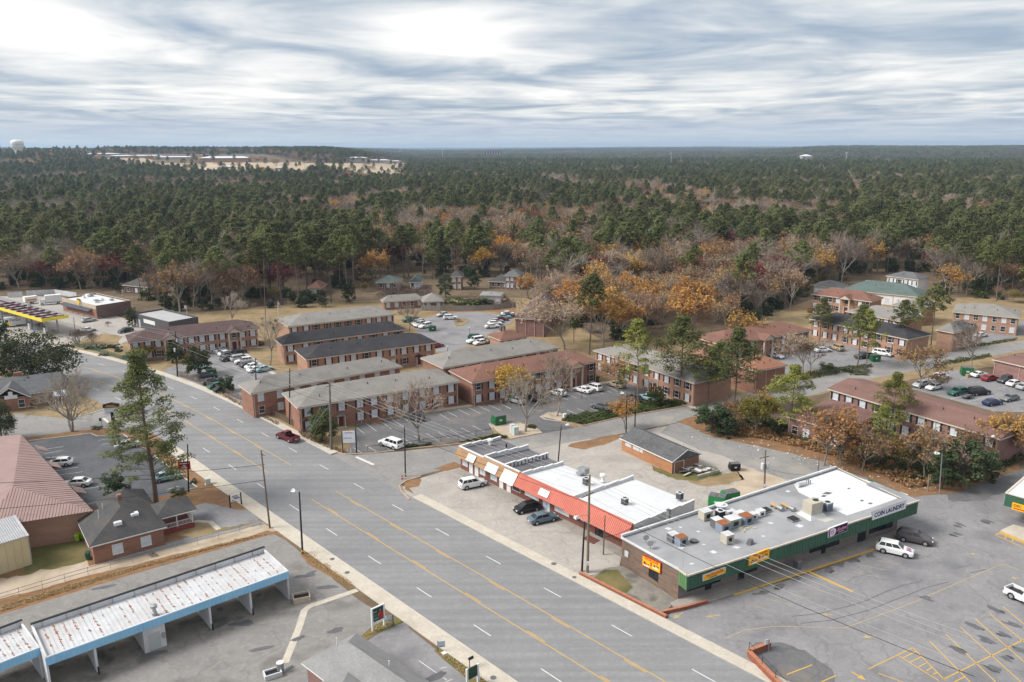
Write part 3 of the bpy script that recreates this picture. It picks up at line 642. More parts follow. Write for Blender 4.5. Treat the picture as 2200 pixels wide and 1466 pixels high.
for args in [
 dict(label='long two storey apartment block with grey roof nearest the road junction',eL=(639,877),eR=(990,819),dep=(598,845),roof=RF_GREY,br=BR_RED,nw=10,shut=SHUT_M,doors=(.235,),seed=1),
 dict(label='grey roofed apartment block half hidden behind the junction block, beside the road fence',eL=(539,846),eR=(865,787),dep=(503,827),roof=RF_GREY,br=BR_RED,nw=9,shut=None,seed=2),
 dict(label='black roofed brick apartment block with small white door porch near its right end',eL=(657,772),eR=(939,735),dep=(625,752),roof=RF_BLACK,br=BR_TAN,nw=10,shut=SHUT_M,doors=(.86,),seed=3),
 dict(label='black roofed apartment block behind the other black roofed one',eL=(606,741),eR=(873,707),dep=(584,729),roof=RF_BLACK,br=BR_TAN,nw=9,shut=SHUT_M,seed=4),
 dict(label='pale grey roofed apartment block just behind the two black roofs',eL=(618,702),eR=(850,675),dep=(581,686),roof=RF_GREY,br=BR_TAN,nw=10,shut=SHUT_M,seed=5),
 dict(label='dark maroon roofed apartment building with two gabled porticos by the west car park',eL=(275,736),eR=(557,705),dep=(258,721),roof=RF_MAROON,br=BR_TAN,nw=12,shut=SHUT_M,porticos=(.30,.80),seed=6),
 dict(label='grey roofed apartment block squeezed behind the red brown roofed block',eL=(952,791),eR=(1204,747),dep=(900,769),roof=RF_GREY,br=BR_RED,nw=8,shut=SHUT_M,seed=7),
 dict(label='red brown roofed apartment block with tall portico facing the striped car park',eL=(1014,822),eR=(1287,776),dep=(959,796),roof=RF_RED,br=BR_RED,nw=11,shut=SHUT_M,porticos=(.80,),seed=8),
 dict(label='grey roofed apartment block behind tall pines at the end of the striped car park',eL=(1274,752),eR=(1492,823),dep=12.5,roof=RF_GREY,br=BR_TAN,nw=10,shut=SHUT_M,doors=(.62,),seed=9),
 dict(label='small brown hip roofed laundry building beside the rear car park',eL=(1075,731),eR=(1136,722),dep=(1051,720),H=3.0,roof=RF_RED,br=BR_TAN,nw=3,rise=1.6,shut=None,seed=10,storeys=1,vents=1),
 dict(label='charcoal roofed brick building with blank end wall beside the row of white cars',eL=(1103,683),eR=(1172,686),dep=33.0,roof=RF_MAROON,br=BR_PINK,nw=1,wins=False,rise=3.0,seed=11),
 dict(label='red roofed apartment block with portico behind the grey leafless tree',eL=(1556,742),eR=(1744,709),dep=12.0,roof=RF_RED,br=BR_TAN,nw=8,shut=SHUT_K,porticos=(.45,),seed=12),
 dict(label='clay red hip roofed brick block beside the road bend behind pines',eL=(1623,797),eR=(1694,784),dep=9.0,roof=RF_CLAY,br=BR_RED,nw=3,wins=False,seed=13),
 dict(label='farthest red brown roofed apartment building with white portico near the white church',eL=(1742,631),eR=(1873,648),dep=(1904,640),roof=RF_RED,br=BR_TAN,nw=8,shut=SHUT_K,porticos=(.60,),seed=14),
 dict(label='black roofed apartment building behind the tall pines on the right',eL=(1738,684),eR=(1951,729),dep=(2016,721),roof=RF_BLACK,br=BR_TAN,nw=9,shut=SHUT_M,doors=(.72,),seed=15),
 dict(label='grey roofed apartment building partly hidden behind the black roof on the right',eL=(1815,668),eR=(1935,690),dep=13.0,roof=RF_GREY,br=BR_TAN,nw=6,shut=SHUT_M,seed=16),
 dict(label='small pale roofed block between the big pine and the white church',eL=(1915,655),eR=(1985,664),dep=12.0,roof=RF_GREY,br=BR_TAN,nw=4,shut=SHUT_M,seed=17),
 dict(label='grey roofed apartment block at the far right in front of the wood',eL=(2045,669),eR=(2192,683),dep=14.0,roof=RF_GREY,br=BR_TAN,nw=7,shut=None,doors=(.3,),seed=18),
 dict(label='grey roofed brick block end beside the big pine and the side street',eL=(2049,715),eR=(2097,704),dep=(2016,706),roof=RF_GREY,br=BR_TAN,nw=3,wins=False,seed=19,ewin=(('left',3),)),
 dict(label='long plum brown roofed block with black shutters below the right car park',eL=(1777,834),eR=(2150,943),dep=12.5,roof=RF_PLUM,br=BR_PINK,nw=11,shut=SHUT_K,rise=1.3,inset=.3,seed=20),
 dict(label='low plum brown roofed block hidden among the autumn trees',eL=(1688,893),eR=(1806,926),dep=14.0,H=4.2,roof=RF_PLUM,br=BR_PINK,nw=4,shut=None,rise=1.2,inset=.3,seed=21,storeys=1),
 dict(label='flat brown roofed brick block at the right edge beside the parked red car',eL=(2131,771),eR=(2300,810),dep=17.0,H=4.6,roof=RF_PLUM,br=BR_PINK,nw=2,wins=False,rise=1.4,seed=22),
]: apt(**args)
def house(label,eL,eR,dep,H=3.0,roof=RF_SLATE,br=BR_RED,rise=1.9,nw=3,group=None,st=1,gable=False,shut=None,name='house',**k):
 return apt(label,eL,eR,dep,H,roof,br,rise,nw,shut,group=group,cat=name,vents=1,storeys=st,gable=gable,**k)
house('low white church with green grey roof and chimney below the white house',(1812,622),(1976,638),13.0,4.0,RF_GREEN,WHITE,3.2,6,name='church',seed=31)
house('white two storey house among pines above the church',(1903,592),(1974,601),9.0,6.0,RF_SLATE,WHITE,1.8,4,st=2,shut=SHUT_K,seed=32)
house('blue grey roofed house behind the farthest red roof',(1746,613),(1808,619),9.0,3.2,RF_SLATE,WHITE,1.8,3,seed=33)
house('green grey roofed house with dark windows at the wood edge',(806,607),(858,607),10.0,3.0,RF_GREEN,BR_BROWN,2.2,3,seed=34)
house('small white gabled house with blue green roof among garden shrubs',(878,606),(904,606),9.0,3.0,RF_GREEN,WHITE,2.0,2,gable=True,seed=35)
house('two storey brick house behind the round evergreen tree',(968,594),(993,594),8.0,5.6,RF_CHAR,BR_RED,1.8,2,st=2,seed=36)
house('dark roofed brick house with wide porch at the wood edge',(1048,604),(1095,606),9.0,3.0,RF_CHAR,BR_BROWN,2.4,3,seed=37)
house('pale two storey house with grey hip roof beside the dark porch house',(1082,592),(1118,593),9.0,5.6,RF_SLATE,BR_PINK,1.8,3,st=2,shut=SHUT_K,seed=38)
house('long pale brick ranch house behind the rear car park',(823,649),(912,643),(811,645),3.0,RF_GREY,BR_PINK,1.8,5,seed=39)
house('tan hip roofed house with open carport by the wooden fence',(908,649),(955,647),9.0,3.0,RF_GREY,BR_BROWN,2.2,2,seed=40)
house('pale grey shed roofed house behind bare shrubs and fence',(1030,634),(1078,635),7.0,3.2,RF_LIGHT,WHITE2,.7,3,seed=41)
house('dark brick house behind the gas station shop',(262,612),(318,617),9.0,3.4,RF_CHAR,BR_DARK,2.4,3,seed=42)
house('blue grey two storey house high in the woods with white deck',(1147,492),(1176,493),10.0,6.5,RF_SLATE,mat('blue_grey_siding',(.30,.34,.38),.8),2.0,3,st=2,seed=43)
house('reddish brick house glimpsed behind tall trunks left of the pale roofs',(660,618),(690,618),9.0,3.2,RF_RED,BR_TAN,2.0,3,seed=44)
house('white house glimpsed in the woods right of centre',(1455,484),(1475,485),9.0,4.0,RF_LIGHT,WHITE,1.8,2,seed=45)
house('brick house glimpsed through the trees left of the blue grey house',(1118,452),(1140,453),10.0,4.0,RF_SLATE,BR_PINK,2.0,2,seed=46)
# ------------------------------------------------------------ flat roofed boxes
def flat(name,label,cat,eL,eR,dep,H,br,roofm,capm,par=.45,group=None,capw=.25):
 a,b = P(*eL,H),P(*eR,H); fr = Fr(a,b)
 if isinstance(dep,tuple): c = P(*dep,H); D = -(Vector((c.x,c.y,0)) - fr.a).dot(fr.n)
 else: D = dep
 t = thing(name,label,cat,fr.at(fr.L / 2,D / 2),group)
 mb = MB(); ring = [fr.at(0),fr.at(fr.L),fr.at(fr.L,D),fr.at(0,D)]; mb.hull(ring,[v + Vector((0,0,H - .08)) for v in ring],cap=False)
 i = [fr.at(capw,capw),fr.at(fr.L - capw,capw),fr.at(fr.L - capw,D - capw),fr.at(capw,D - capw)]
 i2 = [v + Vector((0,0,H - .08)) for v in i]; i1 = [v + Vector((0,0,H - par - .02)) for v in i]
 for k in range(4): mb.quad(i2[k],i2[(k + 1) % 4],i1[(k + 1) % 4],i1[k])
 mb.build('wall',br,t)
 mb = MB(); mb.quad(*[v + Vector((0,0,H - par)) for v in i]); mb.build('roof',roofm,t)
 mb = MB(); o = .04
 fr.box(mb,-o,fr.L + o,-o,capw + o,H - .08,H); fr.box(mb,-o,fr.L + o,D - capw - o,D + o,H - .08,H)
 fr.box(mb,-o,capw + o,capw + o,D - capw - o,H - .08,H); fr.box(mb,fr.L - capw - o,fr.L + o,capw + o,D - capw - o,H - .08,H)
 mb.build('parapet_cap',capm,t)
 return t,fr,D
# gas station shop
SAND_ST = mat('beige_stucco',(.52,.43,.33),.85,(.46,.38,.29),.6)
t,fr,D = flat('convenience_store','gas station shop with white roof, beige parapet and dark brick side','shop',(133,640),(206,657),(278,645),4.6,BR_DARK,MEMB_WHITE,SAND_ST,.5)
mb = MB(); fr.box(mb,.0,fr.L,-.12,-.003,3.3,4.5); mb.build('fascia',SAND_ST,t)
mb = MB(); fr.box(mb,.0,fr.L,-.06,-.003,0,3.3); mb.build('front_wall',BR_RED,t)
mb = MB(); A = [fr.at(fr.L * .08,-.13,3.2),fr.at(fr.L * .88,-.13,3.2),fr.at(fr.L * .88,-1.5,2.55),fr.at(fr.L * .08,-1.5,2.55)]; mb.hull([v - Vector((0,0,.12)) for v in A],A); mb.build('awning',mat('dark_slate_metal',(.05,.06,.08),.5),t)
mb = MB(); c = fr.at(fr.L * .53,-.2,4.6); fr.box(mb,fr.L * .53 - 1.3,fr.L * .53 + 1.3,-.28,.1,3.3,5.0)
for k in range(8):
 a0,a1 = PI * k / 8,PI * (k + 1) / 8
 mb.hull([fr.at(fr.L * .53,-.28,5.0),fr.at(fr.L * .53 + math.cos(a0) * 1.3,-.28,5.0 + math.sin(a0) * .8),fr.at(fr.L * .53 + math.cos(a1) * 1.3,-.28,5.0 + math.sin(a1) * .8)],[fr.at(fr.L * .53,.1,5.0),fr.at(fr.L * .53 + math.cos(a0) * 1.3,.1,5.0 + math.sin(a0) * .8),fr.at(fr.L * .53 + math.cos(a1) * 1.3,.1,5.0 + math.sin(a1) * .8)])
mb.build('sign_gable',SAND_ST,t)
mb = MB(); c = fr.at(fr.L * .53,-.30,4.55); mb.tube(c,c + fr.n * .14,.82,.82,18); mb.build('round_sign',mat('yellow_sign',(.75,.52,.03),.5),t)
for i in range(4): window(t,fr,fr.L * (.2 + .17 * i),.4,1.6,1.9,GLASS)
for i in range(9):
 mb = MB(); mb.box(fr.at(RN.uniform(2,fr.L - 2),RN.uniform(3,D - 2),4.1),(RN.uniform(.7,1.8),RN.uniform(.7,1.5),RN.uniform(.5,1.1)),fr.rz); mb.build('roof_unit',GALV if i % 2 else WHITE,t)
t,fr,D = flat('dark_office','low charcoal shop with pale roof beside the maroon roofed apartments','shop',(286,673),(362,692),(431,682),4.2,mat('charcoal_siding',(.075,.075,.082),.8,(.10,.10,.105),1.5),mat('pale_roof',(.42,.42,.42),.8,(.36,.36,.37),.4),mat('charcoal_cap',(.11,.11,.12),.7),.5)
mb = MB(); fr.box(mb,fr.L * .3,fr.L * .62,-.1,-.003,2.0,3.2); mb.build('sign_panel',WHITE,t)
for x in (.07,.16): window(t,fr,fr.L * x,.3,1.1,2.2,BLIND)
# gas canopy
MAR = mat('dark_maroon_beam',(.08,.015,.022),.5); YEL = mat('canopy_yellow',(.80,.62,.03),.5)
a = P(-75,640,5.6); b = P(89,686,5.6); c = P(148,677,5.6); fr = Fr(a,b); D = -(Vector((c.x,c.y,0)) - fr.a).dot(fr.n)
t = thing('gas_canopy','gas station canopy with yellow edge and maroon roof beams','canopy',fr.at(fr.L / 2,D / 2))
mb = MB(); fr.box(mb,.2,fr.L - .2,.2,D - .2,4.9,5.25); mb.build('deck',GALV,t)
mb = MB(); fr.box(mb,0,fr.L,0,.2,4.7,5.6); fr.box(mb,fr.L - .2,fr.L,.2,D,4.7,5.6); mb.build('yellow_fascia',YEL,t)
mb = MB(); fr.box(mb,0,fr.L - .2,D - .2,D,4.7,5.6); fr.box(mb,0,.2,.2,D - .2,4.7,5.6); mb.build('grey_fascia',GALV,t)
for i in range(9):
 mb = MB(); x = fr.L - 1.6 - i * 4.4; fr.box(mb,x - .22,x + .22,.6,D - .6,5.255,5.6); mb.build('roof_beam',MAR,t)
mb = MB()
for d in (D * .28,D * .68): fr.box(mb,1,fr.L - 1.2,d - .22,d + .22,5.256,5.62)
mb.build('long_beams',MAR,t)
mb = MB()
for x in (3.0,14,25,36):
 for d in (D * .3,D * .7): fr.box(mb,fr.L - x - .2,fr.L - x + .2,d - .2,d + .2,0,4.7)
mb.build('columns',GALV,t)
for i in range(3):
 mb = MB(); p = fr.at(fr.L - 4.2 - i * 11,D * .3,0); mb.box(p,(1.1,.7,2.0),fr.rz); mb.box(p + Vector((0,0,2.0)),(1.2,.5,.35),fr.rz,1)
 mb.build('fuel_pump',[WHITE2,BLACKM],None,label=('grey fuel pump at the near end of the gas canopy','grey fuel pump in the middle of the gas canopy','grey fuel pump at the left edge under the gas canopy')[i],cat='fuel pump',group='fuel pumps under the gas canopy')
# ------------------------------------------------------------ car wash
CW_BLUE = mat('light_blue_panel',(.25,.51,.74),.5,(.30,.56,.78),.5,4,(.19,.42,.62),.3,.5)
CW_ROOF = mat('white_metal_roof',(.58,.585,.60),.5,(.48,.485,.50),.8,6,(.45,.42,.40),.25,.5)
def wash(label,eL,eR,H,D,npan,dividers,room=None,left_wall=True):
 a,b = P(*eL,H),P(*eR,H); fr = Fr(a,b); L_ = fr.L
 t = thing('car_wash',label,'car wash',fr.at(L_ / 2,D / 2))
 w = L_ / npan; zr = H - .42
 pm = MB(); pm.obox((0.02,0,-.06),(w - .04,0,0),(0,D - .5,0),(0,0,.06)); pm.obox((-.035,0,0.0),(.07,0,0),(0,D - .5,0),(0,0,.07)); pm.obox((w * .5 - .03,0,0.001),(.05,0,0),(0,D - .5,0),(0,0,.04))
 pme = pm.mesh('roof_panel',CW_ROOF)
 fm = MB(); fm.obox((.01,-.05,0),(w / 2 - .02,0,0),(0,.05,0),(0,0,.92)); fm.obox((w / 2 + .01,-.05,0),(w / 2 - .02,0,0),(0,.05,0),(0,0,.92)); fm.obox((-.01,-.02,0.0),(w,0,0),(0,.015,0),(0,0,.9)); fme = fm.mesh('fascia_panel',CW_BLUE)
 for i in range(npan):
  inst('roof_panel',pme,t,fr.at(i * w,.25,zr) - ORG[t],fr.rz); inst('fascia_panel',fme,t,fr.at(i * w,0,H - .95) - ORG[t],fr.rz)
 rb = MB(); rr = random.Random(3)
 for i in range(1,npan):
  dens = rr.choice((.3,.9,1,1,.8))
  d = .6
  while d < D - .6:
   ln = rr.uniform(.08,.55)
   if rr.random() < .55 * dens:
    x = i * w + rr.uniform(-.04,.04); wd = rr.uniform(.03,.10)
    rb.quad(fr.at(x - wd,d,zr + .075),fr.at(x + wd,d + .05,zr + .075),fr.at(x + wd * rr.uniform(.4,1),d + ln,zr + .075),fr.at(x - wd * .7,d + ln * .9,zr + .075))
    if rr.random() < .5: rb.quad(fr.at(x + wd,d,zr + .004),fr.at(x + wd + rr.uniform(.05,.25),d + .03,zr + .004),fr.at(x + wd + .1,d + ln * .6,zr + .004),fr.at(x + wd,d + ln * .5,zr + .004))
   d += ln * rr.uniform(.7,1.6)
 rb.build('rust_streaks',RUST,t,'stuff')
 mb = MB(); fr.box(mb,0,L_,.005,.2,H - .96,H + .02); fr.box(mb,.2,L_ - .2,D - .2,D,zr - .1,H + .25); fr.box(mb,L_ - .2,L_,.2,D,0,H + .05); fr.box(mb,0,.2,.2,D,0,H + .05); mb.build('parapet',WHITE2,t)
 mb = MB(); fr.box(mb,-.05,L_ + .05,D - .26,D + .06,H + .25,H + .36); mb.build('parapet_cap',BLACKM,t)
 mb = MB(); fr.box(mb,.2,L_ - .2,.2,D - .2,zr - .35,zr - .07); mb.build('ceiling',WHITE2,t)
 mb = MB()
 for i in range(int(L_ / 2.4)): fr.box(mb,i * 2.4 + 1,i * 2.4 + 1.06,D - .27,D - .2,zr,H + .24)
 mb.build('parapet_stays',GALV,t)
 for x in dividers:
  mb = MB(); fr.box(mb,x - .12,x + .12,.25,D - .3,0,zr - .36); mb.build('divider_wall',WHITE2,t)
  mb = MB(); mb.tube(fr.at(x,-.15,0),fr.at(x,-.15,.85),.09,.09,7); mb.build('bollard',BLACKM,t)
  for dx in (1.9,):
   mb = MB(); fr.box(mb,x + dx,x + dx + .7,D * .45,D * .45 + .7,.021,.03); mb.build('floor_drain',BLACKM,t)
 if room:
  x0,x1 = room; mb = MB(); fr.box(mb,x0,x1,.3,D - .35,0,zr - .36); mb.build('equipment_room',WHITE2,t)
  f2 = Fr(fr.at(x0,.3),fr.at(x1,.3)); door(t,f2,(x1 - x0) * .48,.05,1.25,2.1,mat('grey_door',(.42,.44,.43),.6))
  mb = MB(); f2.box(mb,(x1 - x0) * .84,(x1 - x0) * .95,-.2,0,1.2,1.8); mb.build('meter_box',GALV,t)
 mb = MB(); p = fr.at(L_ * .42,D * .2,zr + .05); mb.lathe(p,[(.3,0),(.3,.35),(.2,.4),(.2,.9),(.38,.92),(.38,1.2),(.15,1.3)],10); mb.build('roof_vent',GALV,t)
 return t,fr
fr0 = Fr(P(97,1414,4.0),P(620,1227,4.0))
def along(fr,px,py): return (P(px,py) - fr.a).dot(fr.u)
wash('long blue and white self service car wash with rusty roof ribs',(97,1414),(620,1227),4.0,7.4,28,[along(fr0,544,1321),along(fr0,458,1355),along(fr0,213,1448)],(along(fr0,313,1406),along(fr0,363,1393)))
wash('short blue car wash section at the left with its lower white roof',(-170,1492),(86,1391),3.8,6.6,14,[],None)
# ------------------------------------------------------------ left side buildings
PINK = mat('mauve_metal_roof',(.30,.20,.185),.55,(.34,.235,.215),.5,5)
H = 4.4
t = thing('metal_roof_hall','large low hall with mauve ribbed metal roof on the left','building',P(-60,1020))
A = P(45,934,H); B_ = P(200,1098,H); C = P(-40,1136,H); E_ = P(-420,1040,H)
Dn = P(-300,960,H)
mb = MB(); r0 = P(28,1045,5.9); r0 = Vector((r0.x,r0.y,5.9)); r1 = P(-300,1000,5.9)
mb.quad(B_,A,r0); mb.quad(A,Dn,r1,r0); mb.quad(C,B_,r0); mb.quad(E_,C,r0,r1); mb.build('roof',PINK,t)
mb = MB(); w_ = []
cen = (A + B_ + C + E_ + Dn) / 5
for v in (A,Dn,E_,C,B_): q = v.lerp(cen,.03); w_.append(Vector((q.x,q.y,0)))
mb.hull(w_,[v + Vector((0,0,H - .05)) for v in w_]); mb.build('wall',BR_TAN,t)
rb = MB()
def ribs(rb,e0,e1,r,n,r2=None):
 for i in range(1,n):
  f = i / n; s = e0.lerp(e1,f); d = (e1 - e0).normalized(); up = (r - e0); up = up - d * up.dot(d); 
  l = 1.0 if r2 is None else 1.0
  # rib climbs straight up the slope until it meets the hip
  x = (s - e0).length; xr = (r - e0).dot(d); Lx = (e1 - e0).length
  if r2 is not None: xr2 = (r2 - e0).dot(d)
  else: xr2 = xr
  lo,hi = min(xr,xr2),max(xr,xr2)
  h = 1.0
  if x < lo: h = x / max(lo,.01)
  elif x > hi: h = (Lx - x) / max(Lx - hi,.01)
  nrm = d.cross(up).normalized(); nrm = nrm if nrm.z > 0 else -nrm
  rb.obox(s - d * .03 + nrm * .0,d * .06,up * h,nrm * .06)
ribs(rb,B_,A,r0,46); ribs(rb,C,B_,r0,34); rb.build('roof_ribs',PINK,t,'stuff')
for px,py in ((88,968),(115,1003),(168,1058)):
 mb = MB(); p = P(px,py,3.2); f = Fr(p,p + (A - B_)); q = [f.at(-1.4,0,3.6),f.at(1.4,0,3.6),f.at(1.4,1.9,3.0),f.at(-1.4,1.9,3.0)]
 d_ = (A - B_).normalized(); d_.z = 0; nn = Vector((d_.y,-d_.x,0)); nn = nn if nn.x > 0 else -nn
 base_ = Vector((p.x,p.y,0)); q = [base_ + d_ * s * 1.5 + nn * e + Vector((0,0,z)) for s,e,z in ((-1,-.6,4.0),(1,-.6,4.0),(1,.9,3.2),(-1,.9,3.2))]
 mb.hull([v - Vector((0,0,.12)) for v in q],q); mb.build('door_canopy',PINK,t)
# beige shed
CREAM = mat('cream_metal_siding',(.56,.47,.29),.6,(.50,.42,.26),.5)
Z = 4.4
t = thing('metal_shed','cream metal shed with pale roof at the left edge','shed',P(0,1200))
a,b = P(-160,1215,Z),P(58,1150,Z); fr = Fr(a,b); D = 6.0
mb = MB(); ring = [fr.at(0),fr.at(fr.L),fr.at(fr.L,D),fr.at(0,D)]; mb.hull(ring,[ring[0] + Vector((0,0,Z - .1)),ring[1] + Vector((0,0,Z - .1)),ring[2] + Vector((0,0,Z + .6)),ring[3] + Vector((0,0,Z + .6))]); mb.build('wall',CREAM,t)
for i in range(int(fr.L / .9)):
 mb = MB(); fr.box(mb,i * .9 + .5,i * .9 + 1.38,-.08,-.02,.05,Z - .15); 
 if i > fr.L / .9 - 9: mb.build('siding_panel',CREAM,t)
mb = MB(); q = [fr.at(-.2,-.2,Z),fr.at(fr.L + .2,-.2,Z),fr.at(fr.L + .2,D + .2,Z + .75),fr.at(-.2,D + .2,Z + .75)]; mb.hull([v - Vector((0,0,.1)) for v in q],q); mb.build('roof',mat('pale_metal_roof',(.50,.50,.51),.5,(.40,.40,.42),.9,6),t)
rb = MB()
for i in range(40): x = fr.L * i / 40; rb.obox(fr.at(x,-.2,Z),fr.u * .05,-fr.n * (D + .4) + Vector((0,0,.75)),Vector((0,0,.05)))
rb.build('roof_ribs',GALV,t,'stuff')
mb = MB(); fr.box(mb,fr.L - .02,fr.L + .12,-.1,.05,0,Z); mb.build('corner_trim',GALV,t)
# storage container
t = thing('storage_container','grey ribbed storage container behind the small brick house','container',P(155,1160))
a,b = P(124,1163,0),P(190,1150,0); fr = Fr(a,b); fr.L = 5.4
mb = MB(); fr.box(mb,0,fr.L,0,2.3,.2,2.4); mb.build('body',GALV,t)
rb = MB()
for i in range(22): fr.box(rb,.1 + i * .24,.2 + i * .24,-.05,0,.25,2.35)
rb.build('side_ribs',GALV,t,'stuff')
mb = MB(); fr.box(mb,-.05,fr.L + .05,-.06,2.36,2.4,2.5); mb.build('roof',WHITE2,t)
mb = MB(); fr.box(mb,.2,fr.L - .2,.2,2.1,0,.2); mb.build('skids',BLACKM,t)
# small brick house by the road
H = 3.0
t = thing('brick_house','small brick house with charcoal hip roof, skylights and red porch by the road','house',P(270,1160))
a,b = P(198,1170,H),P(350,1130,H); fr = Fr(a,b); D = 9.5
mb = MB(); ring = [fr.at(0),fr.at(fr.L),fr.at(fr.L,D),fr.at(0,D)]; mb.hull(ring,[v + Vector((0,0,H - .05)) for v in ring]); mb.build('wall',BR_RED,t)
mb = MB(); hip(mb,fr,D,H,2.9,.45,.14,3.9); ro = mb.build('roof',RF_CHAR,t)
mb = MB(); eave_trim(mb,fr,D,H - .03,.45,.22); mb.build('eave_trim',WHITE,t)
f2 = Fr(fr.at(fr.L - .2,3.2),fr.at(fr.L + 5.2,3.2)); mb = MB(); hip(mb,f2,5.0,H - .1,1.5,.3,.12); mb.build('porch_roof',RF_CHAR,t)
mb = MB(); eave_trim(mb,f2,5.0,H - .13,.3,.2); mb.build('porch_trim',WHITE,t)
mb = MB(); f2.box(mb,.25,2.6,1.5,4.8,0,H - .25); mb.build('rear_wall',BR_RED,t)
mb = MB(); f2.box(mb,.3,5.2,0,5.0,0,.75); mb.build('porch_floor',mat('red_porch_paint',(.23,.055,.045),.7),t)
for x,d in ((5.0,.1),(5.0,2.4),(5.0,4.7),(2.8,.1)):
 mb = MB(); f2.box(mb,x - .07,x + .07,d,d + .14,.75,H - .2); mb.build('porch_post',WHITE,t)
mb = MB(); f2.box(mb,.4,4.9,.12,.18,1.5,1.58); f2.box(mb,.4,4.9,.12,.18,.85,.91); f2.box(mb,5.0,5.06,.3,4.7,1.5,1.58)
for i in range(24): f2.box(mb,.5 + i * .19,.54 + i * .19,.13,.17,.9,1.5)
for i in range(22): f2.box(mb,5.01,5.05,.4 + i * .2,.44 + i * .2,.75,1.5)
mb.build('porch_railing',WHITE,t)
for x in (.33,.735): window(t,fr,fr.L * x,.75,1.25,1.35,BLIND)
for x,d in ((.40,.17),(.66,.24)):
 s = (H - .0) + 2.9 * (D * d + .45) / (D / 2 + .45); p = fr.at(fr.L * x,D * d,s); mb = MB(); mb.box(p - Vector((0,0,.25)),(1.0,.9,.75),fr.rz); k = mb.build('skylight',WHITE,t)
 mb = MB(); mb.box(p + Vector((0,0,.502)),(.78,.68,.02),fr.rz); mb.build('pane',BLIND,k)
mb = MB(); p = fr.at(fr.L * .56,D * .78,H + 1.0); mb.box(p,(.6,.6,2.2),fr.rz); mb.build('chimney',BR_RED,t)
for x,d in ((.2,.5),(.3,.72)):
 mb = MB(); p = fr.at(fr.L * x,D * d,H + 1.4); mb.tube(p,p + Vector((0,0,1.3)),.05,.05,5); mb.build('vent_pipe',WHITE,t)
# gabled front-room extension behind
f3 = Fr(fr.at(3.2,D - 1.0),fr.at(9.4,D - 1.0)); mb = MB(); hip(mb,f3,6.5,H - .05,2.2,.4,.12); mb.build('rear_roof',RF_CHAR,t)
mb = MB(); ring = [f3.at(.1,.8),f3.at(f3.L - .1,.8),f3.at(f3.L - .1,6.4),f3.at(.1,6.4)]; mb.hull(ring,[v + Vector((0,0,H - .2)) for v in ring]); mb.build('rear_room',BR_RED,t)
# brick funeral chapel on the far left
H = 3.2
t = thing('brick_chapel','red brick chapel with slate roof, white gable sign and lattice windows','chapel',P(60,870))
a,b = P(-60,858,H),P(132,836,H); fr = Fr(a,b); D = 11.0
mb = MB(); ring = [fr.at(0),fr.at(fr.L),fr.at(fr.L,D),fr.at(0,D)]; mb.hull(ring,[v + Vector((0,0,H - .05)) for v in ring]); mb.build('wall',BR_RED,t)
mb = MB(); hip(mb,fr,D,H,2.6,.4,.14,.6); mb.build('roof',RF_SLATE,t)
mb = MB(); eave_trim(mb,fr,D,H - .03,.4,.22); mb.build('eave_trim',WHITE,t)
xg = along(fr,30,876); f2 = Fr(fr.at(xg - 3.4,-1.6),fr.at(xg + 3.4,-1.6))
mb = MB(); mb.hull([f2.at(0),f2.at(6.8),f2.at(6.8,3),f2.at(0,3)],[f2.at(0,0,3),f2.at(6.8,0,3),f2.at(6.8,3,3),f2.at(0,3,3)]); mb.hull([f2.at(0,0,3),f2.at(6.8,0,3),f2.at(3.4,0,5.2)],[f2.at(0,2,3),f2.at(6.8,2,3),f2.at(3.4,2,5.2)]); mb.build('gable_wall',BR_RED,t)
mb = MB(); up = Vector((0,0,.14)); mb.obox(f2.at(-.5,-.4,2.72),f2.at(3.4,0,5.3) - f2.at(-.5,0,2.72),-f2.n * 6,up); mb.obox(f2.at(7.3,-.4,2.72),f2.at(3.4,0,5.3) - f2.at(7.3,0,2.72),-f2.n * 6,up); mb.build('gable_roof',RF_SLATE,t)
mb = MB(); mb.obox(f2.at(-.5,-.43,2.55),f2.at(3.4,0,5.12) - f2.at(-.5,0,2.55),f2.n * .06,Vector((0,0,.2))); mb.obox(f2.at(7.3,-.43,2.55),f2.at(3.4,0,5.12) - f2.at(7.3,0,2.55),f2.n * .06,Vector((0,0,.2))); mb.build('gable_trim',WHITE,t)
mb = MB(); f2.box(mb,2.3,4.7,-.12,-.003,2.7,3.5); f2.box(mb,3.1,3.9,-.10,-.003,3.5,4.3); mb.build('sign_panel',WHITE,t)
for x in (1.35,5.3): window(t,f2,x,.6,1.1,1.7,GLASS)
for x in (xg + 5.6,): window(t,fr,x,.8,1.0,1.4,GLASS)
mb = MB(); f3 = Fr(fr.at(xg + 8,0),fr.at(fr.L + 1,0)); q = [f3.at(0,0,3.1),f3.at(f3.L,0,3.1),f3.at(f3.L,-2.6,2.4),f3.at(0,-2.6,2.4)]; mb.hull([v - Vector((0,0,.1)) for v in q],q); mb.build('porch_roof',mat('pale_blue_metal',(.42,.48,.60),.5,(.50,.55,.65),.7),t)
mb = MB()
for i in range(4): f3.box(mb,.2 + i * (f3.L - .6) / 3,.35 + i * (f3.L - .6) / 3,-2.5,-2.35,0,2.35)
mb.build('porch_posts',WHITE,t)
mb = MB(); mb.box(fr.at(xg + 1,D * .55,4.6),(1.6,.8,2.0),fr.rz); mb.build('chimney',BR_RED,t)
